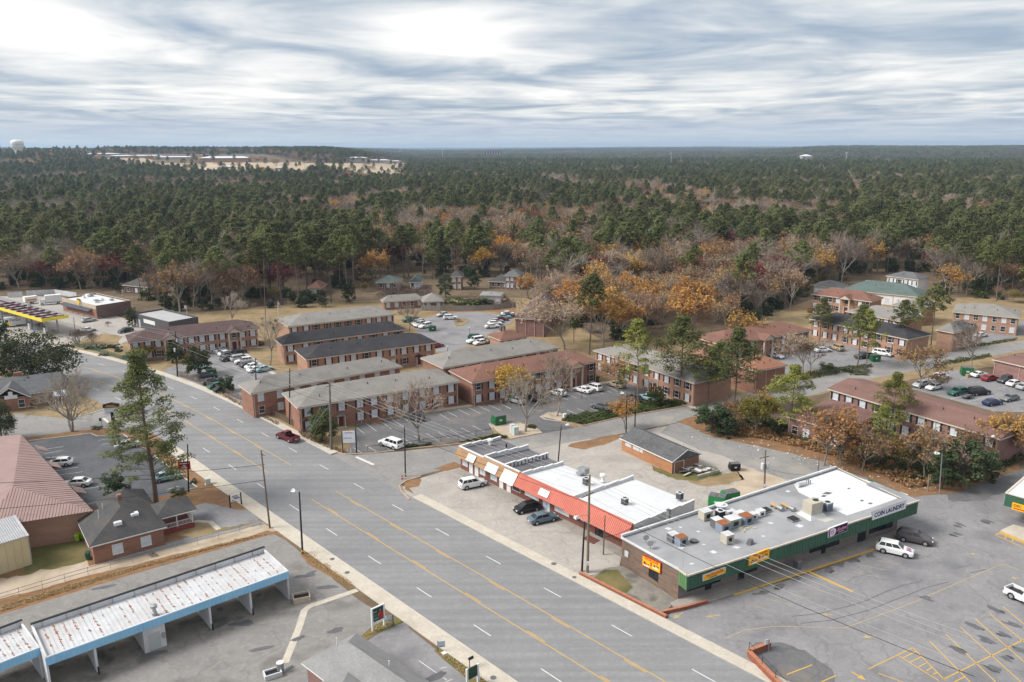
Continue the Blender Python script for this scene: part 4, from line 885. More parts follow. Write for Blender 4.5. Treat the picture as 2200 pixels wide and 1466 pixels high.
# foreground office roof at the bottom edge
H = 3.0
t = thing('office_house','low office with pale grey shingle hip roofs at the bottom edge','office',P(780,1490))
a,b = P(560,1560,H),P(760,1508,H)
def quadroof(mb,pts): mb.quad(*pts)
fr = Fr(P(590,1480,H),P(845,1392,H))
def rf(mb,x0,x1,d0,d1,z,rise,**k):
 f = Fr(fr.at(x0,d0),fr.at(x1,d0)); hip(mb,f,d1 - d0,z,rise,.45,.14,**k); return f
q1,q2 = P(665,1402,H),P(757,1385,H)
u30 = Fr(P(665,1402,H),P(752,1383,H))
fA = Fr(P(742,1470,H),P(800,1400,H))
# wing running back-left with its hip ends, plus the main block
main = Fr(P(560,1500,H),P(690,1445,H))
ww = P(757,1362,H); we = P(858,1443,H)
ax = (P(925,1475,H) - P(757,1362,H)); ax.z = 0; axd = ax.normalized(); nn = Vector((-axd.y,axd.x,0)); nn = nn if nn.x > 0 else -nn
o_ = P(757,1362,H)
fW = Fr(o_ - nn * 6.6 + axd * .2,o_ - nn * 6.6 + axd * 19)
def wall_roof(f,D,z,rise,nm):
 mb = MB(); ring = [f.at(.4,.4),f.at(f.L - .4,.4),f.at(f.L - .4,D - .4),f.at(.4,D - .4)]; mb.hull(ring,[v + Vector((0,0,z - .05)) for v in ring]); mb.build('wall',BR_PINK,t)
 mb = MB(); hip(mb,f,D,z,rise,0.0,.16); mb.build(nm,RF_LIGHT,t)
 mb = MB(); eave_trim(mb,f,D,z - .02,0.0,.2); mb.build('eave_trim',WHITE,t)
wall_roof(fW,7.0,H,2.3,'roof')
gL = fW.at(3.0,2.0); f4 = Fr(fW.at(4.2,-6.0),fW.at(13.2,-6.0)); wall_roof(f4,9.5,H,2.4,'front_roof')
mb = MB(); 
for x,y,z in ((2.2,3.0,.9),(9.0,4.5,.7)): p = fW.at(x,y,H + 1.5); mb.tube(p,p + Vector((0,0,z)),.07,.07,6)
mb.build('vent_pipes',WHITE,t,'stuff')
# ------------------------------------------------------------ the green fronted shops
GREEN = mat('green_metal_fascia',(.040,.105,.066),.5,(.05,.13,.08),.5,4,(.035,.085,.055),.3,.4)
GREEN_L = mat('light_green_panel',(.10,.21,.085),.6,(.12,.24,.11),1.0)
CAPC = mat('cream_roof_edge',(.62,.55,.47),.7,(.55,.48,.41),.8)
NAVY = mat('navy_letters',(.012,.018,.07),.5); REDL = mat('red_letters',(.52,.02,.015),.5); SIGNW = mat('white_sign_face',(.76,.77,.80),.4,(.68,.69,.73),.8)
SIGNY = mat('orange_yellow_sign_face',(.86,.50,.03),.45,(.84,.36,.02),.7); PINKL = mat('pink_letters',(.80,.22,.55),.5); BLKS = mat('black_sign_face',(.014,.013,.016),.35)
def rayplane(px,py,o,n):
 d = ray(px,py); c = Vector((0,0,CAM_H)); t = (Vector(o) - c).dot(n) / d.dot(n); return c + d * t
FL,FR_,BLb = P(1456,1289),P(1926,1141),P(1335,1212)
zFL,zFR,zBL = height_to(FL,1222),height_to(FR_,1071),height_to(BLb,1154)
fs_ = Fr(FL,FR_); zt = lambda x: zFL + (zFR - zFL) * x / fs_.L
p0,p1,p3 = FL + Vector((0,0,zFL)),FR_ + Vector((0,0,zFR)),BLb + Vector((0,0,zBL))
RN_ = (p1 - p0).cross(p3 - p0).normalized()
RP = lambda px,py,dz=0.0: rayplane(px,py,p0 + RN_ * 0,RN_) + Vector((0,0,dz))
p2 = RP(1798,1006)
T = thing('shop_building','long flat roofed shop building with green metal fascia and brown brick end wall','shop building',fs_.at(fs_.L / 2,6))
flo = lambda v: Vector((v.x,v.y,0))
mb = MB(); mb.quad(flo(p0),flo(p1),p1,p0); mb.build('front_wall',BR_GREY,T)
mb = MB(); mb.quad(flo(p1),flo(p2),p2,p1); mb.quad(flo(p2),flo(p3),p3,p2); mb.build('rear_walls',BR_GREY,T)
BR_LEDGE = mat('ledge_brick',(.17,.115,.085),.9,(.26,.185,.145),2.2,6,(.10,.07,.055),.5,.6,stretch=(1,1,7),bump=.4,bscale=6)
mb = MB(); mb.quad(flo(p3),flo(p0),p0,p3); mb.build('side_wall',BR_LEDGE,T)
fside = Fr(p3,p0)
dn = Vector((0,0,.16))
mb = MB(); q = [p0 - dn,p1 - dn,p2 - dn,p3 - dn]; mb.quad(*q); mb.build('roof',MEMB_GREY,T)
def on_roof(name,pts,m,dz,parent=T):
 mb = MB(); q = [RP(x,y) - dn + Vector((0,0,dz)) for x,y in pts]
 c = sum(q,Vector()) / len(q)
 for i in range(len(q)): mb.quad(c,q[i],q[(i + 1) % len(q)])
 return mb.build(name,m,parent)
on_roof('white_membrane',[(1706,1039),(1798,1008),(1952,1061),(1822,1107),(1716,1056)],MEMB_WHITE,.012)
on_roof('cream_membrane',[(1707,1099),(1726,1092),(1796,1115),(1780,1122)],mat('cream_membrane',(.52,.49,.44),.8,(.45,.43,.39),1.0),.010)
for i,(x,y,w,h) in enumerate([(1533,1184,9,5),(1488,1210,8,4),(1582,1174,10,4),(1464,1175,8,4),(1436,1134,9,4),(1462,1131,5,2),(1500,1140,6,2),(1560,1100,7,3),(1718,1128,10,5),(1700,1110,6,3),(1656,1122,8,3),(1570,1187,4,2),(1512,1168,5,2),(1640,1150,6,2),(1693,1054,6,3)]):
 on_roof('roof_patch',[(x - w,y - h * .1),(x - w * .1,y - h * .8),(x + w,y + h * .1),(x + w * .1,y + h * .8)],PATCH,.014 + i * .0003)
for i,(x,y,w,h) in enumerate([(1778,1058,12,3),(1770,1064,7,2.5),(1824,1048,4,1.5),(1852,1074,5,2),(1752,1070,8,3),(1870,1080,6,2),(1545,1205,2,1),(1572,1190,2,1),(1600,1142,2.5,1),(1470,1178,2,1)]):
 on_roof('worn_patch',[(x - w,y + h * .4),(x - w * .2,y - h),(x + w,y - h * .4),(x + w * .2,y + h)],M_TYRE_MARK,.016 + i * .0002)
def edge_cap(mb,a,b,w,h,up=.0):
 d = (b - a).normalized(); n = Vector((-d.y,d.x,0)).normalized(); mb.obox(a - n * w + Vector((0,0,-.16 + up)),b - a,n * w,Vector((0,0,.16 + h)))
mb = MB(); edge_cap(mb,p1,p2,.22,.04); mb.build('roof_edge',CAPC,T)
mb = MB(); edge_cap(mb,p2,p3,.30,.30); edge_cap(mb,p3,p0,.26,.05); mb.build('parapet',WHITE2,T)
# canopy with the fascia
OUT = 1.55; xa,xb = -.0,fs_.L + 1.75; FH = 2.15
mb = MB()
def fpt(x,d,dz): v = fs_.at(x,d); v.z = zt(x) + dz; return v
mb.quad(fpt(xa,0,.0),fpt(xa,-OUT,.0),fpt(xb,-OUT,.0),fpt(xb,0,.0)); mb.quad(fpt(fs_.L,0,0),fpt(xb,0,0),fpt(xb,6,-.1),fpt(fs_.L,6,-.1)); mb.build('canopy_top',MEMB_GREY,T)
mb = MB(); mb.quad(fpt(xa,0,-FH + .05),fpt(xb,0,-FH + .05),fpt(xb,-OUT,-FH + .05),fpt(xa,-OUT,-FH + .05)); mb.build('soffit',WHITE2,T)
npan = 38; w = (xb - xa) / npan
for i in range(npan):
 mb = MB(); x0 = xa + i * w; x1 = x0 + w - .03
 mb.hull([fpt(x0,-OUT - .06,-FH),fpt(x1,-OUT - .06,-FH),fpt(x1,-OUT,-FH),fpt(x0,-OUT,-FH)],[fpt(x0,-OUT - .06,0),fpt(x1,-OUT - .06,0),fpt(x1,-OUT,0),fpt(x0,-OUT,0)])
 mb.hull([fpt((x0 + x1) / 2 - .02,-OUT - .09,-FH),fpt((x0 + x1) / 2 + .02,-OUT - .09,-FH),fpt((x0 + x1) / 2 + .02,-OUT - .06,-FH),fpt((x0 + x1) / 2 - .02,-OUT - .06,-FH)],[fpt((x0 + x1) / 2 - .02,-OUT - .09,0),fpt((x0 + x1) / 2 + .02,-OUT - .09,0),fpt((x0 + x1) / 2 + .02,-OUT - .06,0),fpt((x0 + x1) / 2 - .02,-OUT - .06,0)])
 mb.build('fascia_panel',GREEN,T)
mb = MB(); mb.hull([fpt(xa - .05,0,-FH),fpt(xa - .05,-OUT - .05,-FH),fpt(xa,-OUT - .05,-FH),fpt(xa,0,-FH)],[fpt(xa - .05,0,0),fpt(xa - .05,-OUT - .05,0),fpt(xa,-OUT - .05,0),fpt(xa,0,0)])
for i in range(4): x = -OUT + i * .4; mb.hull([fpt(xa - .09,x,-FH),fpt(xa - .09,x + .05,-FH),fpt(xa - .05,x + .05,-FH),fpt(xa - .05,x,-FH)],[fpt(xa - .09,x,0),fpt(xa - .09,x + .05,0),fpt(xa - .05,x + .05,0),fpt(xa - .05,x,0)])
mb.build('side_fascia',GREEN_L,T)
mb = MB(); mb.hull([fpt(xb,-OUT - .05,-FH),fpt(xb + .05,-OUT - .05,-FH),fpt(xb + .05,7,-FH),fpt(xb,7,-FH)],[fpt(xb,-OUT - .05,0),fpt(xb + .05,-OUT - .05,0),fpt(xb + .05,7,0),fpt(xb,7,0)]); mb.build('end_fascia',GREEN,T)
mb = MB(); edge_cap(mb,fpt(xa - .1,-OUT - .1,.02),fpt(xb + .08,-OUT - .1,.02),.2,.04); edge_cap(mb,fpt(xa - .10,0,.02),fpt(xa - .10,-OUT - .1,.02),.15,.04); mb.build('fascia_cap',CAPC,T)
def xof(px,fr=fs_,d=0.0,z=1.2):
 lo,hi = -5.0,fr.L + 8
 for _ in range(40):
  m = (lo + hi) / 2
  if proj(fr.at(m,d,z))[0] < px: lo = m
  else: hi = m
 return lo
def glazed(par,fr,x0,x1,z0,z1,nmul=3,frame=BLACKM,glass=GLASS,name='shop_window'):
 mb = MB(); fr.box(mb,x0,x1,-.05,-.004,z0,z0 + .08); fr.box(mb,x0,x1,-.05,-.004,z1 - .08,z1)
 for i in range(nmul + 1): x = x0 + (x1 - x0 - .07) * i / nmul; fr.box(mb,x,x + .07,-.05,-.004,z0 + .08,z1 - .08)
 f = mb.build(name,frame,par); mb = MB(); mb.quad(fr.at(x0,-.02,z0),fr.at(x1,-.02,z0),fr.at(x1,-.02,z1),fr.at(x0,-.02,z1)); mb.build('pane',glass,f); return f
for a,b,z0,z1,n in ((1476,1514,.75,2.3,3),(1530,1548,.75,2.4,2),(1600,1627,.75,2.5,2),(1739,1764,.8,2.7,3),(1775,1803,.8,2.8,2),(1867,1917,.95,2.85,3)):
 glazed(T,fs_,xof(a),xof(b),z0,z1,n)
for a,b in ((1515,1529),(1586,1599),(1765,1774),(1843,1860)):
 glazed(T,fs_,xof(a),xof(b),.14,2.35,2,name='glass_door')
for x,z in ((1694,1.5),(1922,1.9)):
 mb = MB(); xx = xof(x); fs_.box(mb,xx - .2,xx + .2,-.05,-.004,z,z + .6); mb.build('wall_notice',SIGNW,T)
# side wall window and box
mb = MB(); glazed(T,fside,xof(1394,fside),xof(1414,fside),.75,2.25,2,name='side_window')
mb = MB(); x = xof(1347,fside); fside.box(mb,x - .35,x + .35,-.15,-.004,1.6,2.4); mb.build('electric_box',WHITE2,T)
def sign_on(label,name,fr,tl,tr,hh,face,d0,ztop=None,group=None,dep=.22,trim=None,frame_m=None):
 o = fr.at(0,d0); a = rayplane(tl[0],tl[1],o,fr.n); b = rayplane(tr[0],tr[1],o,fr.n); ux = (b - a); w = ux.length; ux = ux.normalized()
 t = thing(name,label,'sign',a,group)
 mb = MB(); mb.obox(a - Vector((0,0,hh)),ux * w,-fr.n * -dep,Vector((0,0,hh))); mb.build('sign_box',frame_m or face,t)
 g = .05; a2 = a + fr.n * (dep + .012) + ux * g; mb = MB(); mb.obox(a2 - Vector((0,0,hh - g)) - fr.n * .012,ux * (w - 2 * g),fr.n * .012,Vector((0,0,hh - 2 * g))); mb.build('sign_face',face,t)
 return t,a + fr.n * (dep + .02),ux,w
UP = Vector((0,0,1))
t,o,ux,w = sign_on('white sign reading COIN LAUNDRY in navy letters on the green fascia','coin_laundry_sign',fs_,(1872,1099),(1945,1074),1.32,SIGNW,-OUT - .10,frame_m=GALV)
lettering('COIN LAUNDRY',t,o + ux * w * .5 - UP * .66,ux,UP,.95,NAVY,.015,fit=w * .88)
t,o,ux,w = sign_on('long yellow sign reading TACOS LOCOS over the corner windows','taco_shop_sign',fs_,(1509,1235),(1557,1217),.80,SIGNY,-OUT - .10,frame_m=SIGNW)
lettering('TACOS LOCOS',t,o + ux * w * .5 - UP * .30,ux,UP,.46,REDL,.012,fit=w * .76)
mb = MB(); mb.obox(o + ux * w * .27 - UP * .66,ux * w * .34,fs_.n * .008,UP * .10); mb.build('small_print',NAVY,t)
def food(t,o,ux,n,w,h):
 cols = [REDL,mat('green_print',(.08,.20,.04),.5),mat('brown_print',(.10,.045,.02),.5),SIGNW]
 rr = random.Random(4); k = 0
 for f,q,rad,m in ((.14,.62,.16,2),(.22,.70,.12,0),(.34,.66,.10,1),(.68,.52,.13,2),(.80,.45,.11,1),(.88,.50,.10,2),(.5,.42,.13,0),(.5,.60,.11,0)):
  c = o + ux * w * f - UP * h * q; mb = MB(); mb.quad(*[c + n * (.004 + .001 * k) + ux * math.cos(a * PI / 5) * rad * w * .34 + UP * math.sin(a * PI / 5) * rad * h * .9 * (.8 + .4 * rr.random()) for a in range(10)]); mb.build('food_picture',cols[m],t); k += 1
 for f,q in ((.26,.86),(.74,.72)):
  c = o + ux * w * f - UP * h * q; mb = MB(); mb.quad(*[c + n * .003 + ux * math.cos(a * PI / 8) * w * .17 + UP * math.sin(a * PI / 8) * h * .07 for a in range(16)]); mb.build('plate_picture',SIGNW,t)
t,o,ux,w = sign_on('square yellow TACOS LOCOS sign with food pictures over the double door','taco_shop_sign',fs_,(1608,1193),(1651,1177),1.42,SIGNY,-OUT - .10)
lettering('TACOS LOCOS',t,o + ux * w * .5 - UP * .22,ux,UP,.36,REDL,.012,fit=w * .72); food(t,o,ux,fs_.n,w,1.42)
t,o,ux,w = sign_on('orange edged TACOS LOCOS sign with food pictures on the brown side wall','taco_shop_sign',fside,(1383,1192),(1422,1210),1.42,SIGNY,0.0,frame_m=REDL)
lettering('TACOS LOCOS',t,o + ux * w * .5 - UP * .24,ux,UP,.40,REDL,.012,fit=w * .74); food(t,o,ux,fside.n,w,1.42)
t,o,ux,w = sign_on('black sign with pink script and a pale D shape on the green fascia','salon_sign',fs_,(1779,1135),(1819,1120),1.36,BLKS,-OUT - .10,frame_m=SIGNW)
mb = MB(); cc = o + ux * w * .06 - UP * .10; pts = [cc,cc - UP * 1.16] + [cc - UP * .58 + ux * (w * .13 + math.sin(a) * w * .19) - UP * math.cos(a) * .58 for a in [PI * k / 8 for k in range(9)]]
mb.quad(*[v + fs_.n * .006 for v in pts]); mb.build('pale_badge',mat('pale_pink_print',(.80,.66,.76),.5),t)
lettering('D',t,o + ux * w * .19 - UP * .72 + fs_.n * .01,ux,UP,.72,mat('mauve_letter',(.48,.10,.30),.5),.008)
lettering('Suite',t,o + ux * w * .67 - UP * .62,ux,UP,.62,PINKL,.012,fit=w * .52,shear=.3)
mb = MB(); mb.obox(o + ux * w * .52 - UP * 1.06,ux * w * .3,fs_.n * .008,UP * .06); mb.build('underline',SIGNW,t)
# roof equipment
def ac_cond(px,py,col,label,s=.85,h=.85,rz=None,base=None,topm=None):
 p = base if base is not None else RP(px,py) - dn; t = thing('air_conditioner',label,'air conditioner',p)
 rz = fs_.rz if rz is None else rz
 mb = MB(); mb.box(p + UP * .06,(s,s,h),rz); mb.build('casing',col,t)
 mb = MB(); mb.box(p + UP * (h + .06),(s + .05,s + .05,.07),rz); k = mb.build('top_cover',WHITE2,t)
 mb = MB(); c = p + UP * (h + .13); mb.tube(c,c + UP * .02,s * .36,s * .36,12); mb.build('fan_grille',BLACKM,t)
 mb = MB(); mb.box(p,(s + .1,s + .1,.06),rz); mb.build('base_frame',GALV,t)
 rb = MB()
 for i in range(6):
  for sx,sy in ((0,-1),(1,0),(0,1),(-1,0)):
   ca,sa = math.cos(rz),math.sin(rz); c2 = p + Vector((ca * sx - sa * sy,sa * sx + ca * sy,0)) * (s / 2 + .008) + UP * (.12 + h * .13 * i)
   rb.box(c2,(s * .9 if sx == 0 else .016,.016 if sx == 0 else s * .9,.05),rz)
 rb.build('louvres',topm or BLACKM,t,'stuff')
 return t
BLUEG = mat('blue_grey_paint',(.20,.245,.31),.6,(.26,.30,.36),1.5); BEIGE = mat('beige_enamel',(.50,.46,.38),.6,(.42,.38,.31),1.6); GRNG = mat('green_grey_paint',(.23,.29,.27),.6,(.30,.35,.33),1.6); DGREY = mat('dark_grey_casing',(.10,.10,.11),.6,(.15,.15,.155),2)
def unit(px,py,sx,sy,h,m,label,extra=None,fr=fs_,ang=0.0):
 p = RP(px,py) - dn; t = thing('roof_unit',label,'roof unit',p)
 mb = MB(); mb.box(p + UP * .08,(sx,sy,h),fr.rz + ang); mb.build('casing',m,t)
 mb = MB(); mb.box(p,(sx * .8,sy * .8,.08),fr.rz + ang); mb.build('skid',BLACKM,t)
 mb = MB(); mb.box(p + UP * (h + .08),(sx + .06,sy + .06,.04),fr.rz + ang); mb.build('lid',extra or WHITE2,t)
 ca,sa = math.cos(fr.rz + ang),math.sin(fr.rz + ang)
 mb = MB(); mb.box(p + Vector((sa,-ca,0)) * (sy / 2 + .01) + UP * (h * .3),(sx * .45,.02,h * .5),fr.rz + ang); mb.build('grille',BLACKM,t)
 return t
unit(1463,1167,1.3,1.2,1.05,BLUEG,'blue grey roof unit with rusty top near the corner of the shop roof',RUST); unit(1446,1160,1.2,1.2,1.0,DGREY,'dark louvred half of the roof unit near the corner')
unit(1562,1164,1.25,1.2,1.25,BEIGE,'cream box unit standing alone on the grey roof')
unit(1515,1113,1.5,1.3,1.25,BEIGE,'open sided cream cooler against the party wall')
ac_cond(1547,1110,BLACKM,'black condenser with white rim in the middle of the roof cluster',1.0,1.0)
unit(1553,1139,1.5,1.4,1.2,BLUEG,'blue unit with rusty top at the front of the roof cluster',RUST); unit(1540,1131,1.3,1.3,1.2,DGREY,'dark louvred unit with white lid beside the blue rusty one')
unit(1573,1128,1.9,1.5,1.2,GRNG,'big green grey unit with lattice top in the roof cluster'); unit(1602,1121,1.5,1.4,1.1,BLUEG,'blue grey unit with orange rusted pan right of the roof cluster',RUST)
unit(1588,1111,1.5,1.1,.8,WHITE2,'white unit behind the big green grey one'); unit(1617,1112,.9,.9,.75,WHITE,'small white fan unit right of the roof cluster'); unit(1633,1106,1.1,.9,.8,WHITE,'second small white fan unit farther right on the roof')
unit(1567,1102,1.3,1.0,.5,WHITE2,'low white unit behind the black condenser')
p = RP(1549,1098) - dn; t = thing('exhaust_fan','white mushroom exhaust fan at the back edge of the roof','exhaust fan',p); mb = MB(); mb.lathe(p,[(.62,0),(.62,.5),(.5,.55),(.55,.7),(.85,1.0),(.9,1.15)],16); mb.build('bowl',WHITE2,t); mb = MB(); mb.lathe(p + UP * 1.1,[(.42,0),(.42,.25),(.2,.34)],14); mb.build('cap',WHITE,t)
for x,y,lab in ((1645,1097,'black roof hatch near the pipes'),(1704,1116,'black roof hatch near the cream strip')):
 p = RP(x,y) - dn; t = thing('roof_hatch',lab,'roof hatch',p); mb = MB(); mb.box(p,(1.2,1.1,.3),fs_.rz); mb.build('kerb',GALV,t); mb = MB(); mb.box(p + UP * .3,(1.25,1.15,.09),fs_.rz); mb.build('lid',BLACKM,t)
for (a,b,lab) in (((1657,1085),(1682,1097),'tan duct pipe lying on the grey roof, left one'),((1679,1084),(1707,1098),'tan duct pipe lying on the grey roof, right one')):
 A,B_ = RP(*a) - dn + UP * .35,RP(*b) - dn + UP * .35; t = thing('duct_pipe',lab,'pipe',A); mid = A.lerp(B_,.6)
 mb = MB(); mb.tube(A,mid,.26,.28,10); mb.build('tan_section',mat('tan_pipe',(.40,.28,.15),.6),t); mb = MB(); mb.tube(mid,B_,.33,.35,12); mb.build('metal_section',GALV,t)
 mb = MB()
 for f in (.1,.5,.9): c = A.lerp(B_,f); mb.box(c - UP * .36,(.5,.2,.12),fs_.rz)
 mb.build('blocks',BLACKM,t,'stuff')
p = RP(1744,1105) - dn; t = thing('air_conditioner','big cream air conditioner on a white plinth','air conditioner',p); mb = MB(); mb.hull([p + fs_.u * x - fs_.n * y for x,y in ((-1.6,-1.3),(1.6,-1.3),(1.6,1.3),(-1.6,1.3))],[p + fs_.u * x - fs_.n * y + UP * .5 for x,y in ((-1.1,-.9),(1.1,-.9),(1.1,.9),(-1.1,.9))]); mb.build('plinth',WHITE2,t)
mb = MB(); mb.box(p + UP * .5,(2.1,1.7,1.7),fs_.rz); mb.build('casing',BEIGE,t); mb = MB(); c = p + UP * 2.2 + fs_.u * .5; mb.tube(c,c + UP * .04,.42,.42,14); mb.build('fan_grille',BLACKM,t)
ac_cond(1763,1095,BLUEG,'slim blue grey condenser behind the big cream unit',.8,1.2); ac_cond(1777,1094,BLUEG,'round blue grey condenser at the edge of the white roof',1.05,1.15)
for x,y,lab in ((1388,1164,'lone dark satellite dish nearest the white parapet'),(1397,1177,'double satellite dish near the brown wall')):
 p = RP(x,y) - dn; t = thing('satellite_dish',lab,'satellite dish',p); mb = MB(); mb.tube(p,p + UP * .6,.03,.03,6); mb.build('mast',BLACKM,t); mb = MB(); c = p + UP * .7; nn_ = Vector((-.3,-.4,.85)).normalized(); mb.tube(c,c + nn_ * .06,.36,.42,14); mb.build('dish',DGREY,t)
p = RP(1612,1167) - dn; t = thing('roof_cowl','dark hooded cowl on the grey roof near the fascia','cowl',p); mb = MB(); mb.lathe(p,[(.55,0),(.45,.3),(.35,.65),(.15,.75)],7); mb.build('hood',DGREY,t)
p = RP(1491,1162) - dn; t = thing('cable_spool','dark cable spool lying flat on the grey roof','spool',p); mb = MB(); mb.tube(p,p + UP * .08,.55,.55,16); mb.tube(p + UP * .08,p + UP * .2,.35,.35,12); mb.tube(p + UP * .2,p + UP * .27,.52,.52,16); mb.build('flanges',DGREY,t)
p = RP(1713,1045) - dn; t = thing('water_heater','white tank lying beside vent pipes at the back of the roof','tank',p); mb = MB(); mb.tube(p + UP * .4,p + UP * .4 + fs_.u * 1.5,.38,.38,12); mb.build('tank',WHITE2,t); mb = MB()
for i in range(5): q = p + fs_.u * (1.9 + i * .2) + fs_.n * .1 * (i % 2); mb.tube(q,q + UP * (1.0 - .1 * i),.05,.05,5)
mb.build('pipes',DGREY,t,'stuff')
p = RP(1467,1216) - dn; t = thing('roof_antenna','thin grey aerial on the roof corner above the green fascia','antenna',p); mb = MB(); mb.tube(p,p + UP * 1.3,.02,.02,4); mb.build('mast',GALV,t); mb = MB()
for i in range(5): mb.tube(p + UP * 1.2 + fs_.u * (-.5 + i * .22) - fs_.n * .3,p + UP * 1.2 + fs_.u * (-.5 + i * .22) + fs_.n * .3,.012,.012,3)
mb.build('elements',GALV,t,'stuff')
mb = MB(); rr = random.Random(8)
for i in range(26):
 c = RP(rr.uniform(1588,1622),rr.uniform(1126,1140)) - dn + UP * (.02 + .004 * i); a = rr.uniform(0,6); s = rr.uniform(.12,.45); mb.quad(*[c + Vector((math.cos(a + k * 1.57) * s,math.sin(a + k * 1.57) * s * .6,0)) for k in range(4)])
o_ = mb.build('roof_debris',BEIGE,None,'stuff',label='torn cream sheets scattered on the roof',cat='debris')
# bin and rail by the shop front
p = P(1712,1224); t = thing('trash_bin','dark stone sided litter bin against the shop wall','bin',Vector((p.x,p.y,.13))); p = Vector((p.x,p.y,.13)); mb = MB(); mb.box(p,(.75,.75,1.15),fs_.rz); mb.build('bin_body',DGREY,t); mb = MB(); mb.box(p + UP * 1.15,(.8,.8,.12),fs_.rz); mb.build('bin_lid',GALV,t)
# ------------------------------------------------------------ strip of shops with brown and red mansard
H = 4.2; fr = Fr(P(985.5,959,H),P(1358,1130,H)); D1,D2 = 12.0,16.5
SHK = mat('brown_cedar_shingle',(.30,.175,.09),.9,(.40,.25,.14),2.5,6,(.20,.11,.06),.5,.5,stretch=(1,1,3)); REDM = mat('red_metal_mansard',(.50,.125,.085),.5,(.56,.16,.11),.7,5,(.40,.10,.07),.3,.5)
T2 = thing('shop_strip','strip of small shops with brown shingle and red metal mansard and stepped white parapets','shop building',fr.at(fr.L / 2,6))
def ax(px,py): return (P(px,py,H) - fr.a).dot(fr.u)
bx = [0,ax(1048,981),ax(1090,1000),ax(1121,1017),ax(1231,1067),fr.L]
Ds = []
for (px,py),z in (((1133,967),3.3),((1160,974),3.3),((1206,995),3.3),((1315,1041),3.3),((1517,1086),3.6)): Ds.append(max(9,-(Vector((P(px,py,z).x,P(px,py,z).y,0)) - fr.a).dot(fr.n)))
BR_MAR = brick('maroon_brick',(.17,.07,.052),(.235,.105,.08))
mb = MB(); fr.box(mb,.1,fr.L - .1,.25,.55,0,3.9); mb.build('front_wall',BR_MAR,T2)
for i in range(5):
 x0,x1,D = bx[i] + .14,bx[i + 1] - .14,Ds[i]
 mb = MB(); zf,zb = 3.85,3.2; mb.quad(fr.at(x0,.3,zf),fr.at(x1,.3,zf),fr.at(x1,D,zb),fr.at(x0,D,zb)); mb.build('roof',MEMB_DARK if i < 3 else MEMB_WHITE,T2)
 mb = MB(); mb.quad(fr.at(x1,D,0),fr.at(x0,D,0),fr.at(x0,D,zb),fr.at(x1,D,zb)); mb.build('rear_wall',BR_MAR,T2)
 if i < 3:
  mb = MB(); mb.obox(fr.at(x0,D - .2,zb - .02),fr.u * (x1 - x0),-fr.n * .25,UP * .1); mb.build('gutter',GALV,T2)
for i,x in enumerate(bx):
 D = max(Ds[max(0,i - 1)],Ds[min(4,i)]); x = min(max(x,.15),fr.L - .15)
 n = 4; ztop = 4.25
 for k in range(n):
  d0,d1 = .3 + (D - .3) * k / n,.3 + (D - .3) * (k + 1) / n
  mb = MB(); zz = ztop - .17 * k + (.25 if i in (1,2) else 0); fr.box(mb,x - .13,x + .13,d0,d1,0,zz); mb.build('party_wall',WHITE2 if i < 5 else WHITE,T2)
  mb = MB(); fr.box(mb,x - .18,x + .18,d0 - .02,d1 + .02,zz + .001,zz + .07); mb.build('coping',WHITE,T2)
  if i == 2:
   mb = MB()
   for j in range(3): dd = d0 + (d1 - d0) * (j + .3) / 3; fr.box(mb,x + .13,x + .26,dd,dd + .10,3.2,zz - .06)
   mb.build('wall_piers',DGREY,T2,'stuff')
def mansard(x0,x1,m,zt_,zb_,o,name,rib=None):
 mb = MB(); A = [fr.at(x0,.0,zt_),fr.at(x1,.0,zt_),fr.at(x1,-o,zb_),fr.at(x0,-o,zb_)]; I = [fr.at(x0,.35,zt_),fr.at(x1,.35,zt_),fr.at(x1,.3,zb_),fr.at(x0,.3,zb_)]
 mb.quad(A[3],A[2],A[1],A[0]); mb.quad(A[0],A[1],I[1],I[0]); mb.quad(A[3],I[3],I[2],A[2]); mb.quad(A[0],I[0],I[3],A[3]); mb.quad(A[2],I[2],I[1],A[1]); mb.build(name,m,T2)
 if rib:
  rb = MB(); n = int((x1 - x0) / rib); s = A[3] - A[0]; nr = (fr.u.cross(s)).normalized(); nr = nr if nr.z > 0 else -nr
  for i in range(n + 1): rb.obox(A[0] + fr.u * (i * (x1 - x0) / n - .025),fr.u * .05,s,nr * .05)
  rb.build('standing_seams',m,T2,'stuff')
mansard(0,bx[1],SHK,4.15,2.75,1.0,'shingle_mansard'); mansard(bx[1],bx[3],SHK,4.45,2.75,1.15,'shingle_mansard')
xm = bx[4]
mansard(bx[3],xm,REDM,4.25,2.55,1.25,'metal_mansard',.33); mansard(xm,fr.L,REDM,4.35,2.4,1.4,'metal_mansard',.33)
mb = MB(); fr.box(mb,0,bx[1],-.02,.3,4.16,4.3); fr.box(mb,bx[1],bx[3],-.02,.3,4.46,4.6); mb.build('mansard_cap',WHITE,T2)
mb = MB(); fr.box(mb,bx[3],xm,-.03,.3,4.26,4.36); fr.box(mb,xm,fr.L,-.03,.3,4.36,4.46); mb.build('mansard_flashing',REDM,T2)
fw = Fr(fr.at(0,.25),fr.at(fr.L,.25)); X = lambda px: xof(px,fw,0,1.3)
for a,b,z0,z1,g in ((994,1005,.9,2.3,BLIND),(1031,1043,.8,2.2,BLIND),(1054,1068,.8,2.2,BLIND),(1192,1223,.75,2.2,BLIND)): glazed(T2,fw,X(a),X(b),z0,z1,2,WHITE,g)
glazed(T2,fw,X(1101),X(1118),.8,2.2,1,WHITE,GLASS); glazed(T2,fw,X(1237),X(1268),.9,2.1,2,DGREY,GLASS)
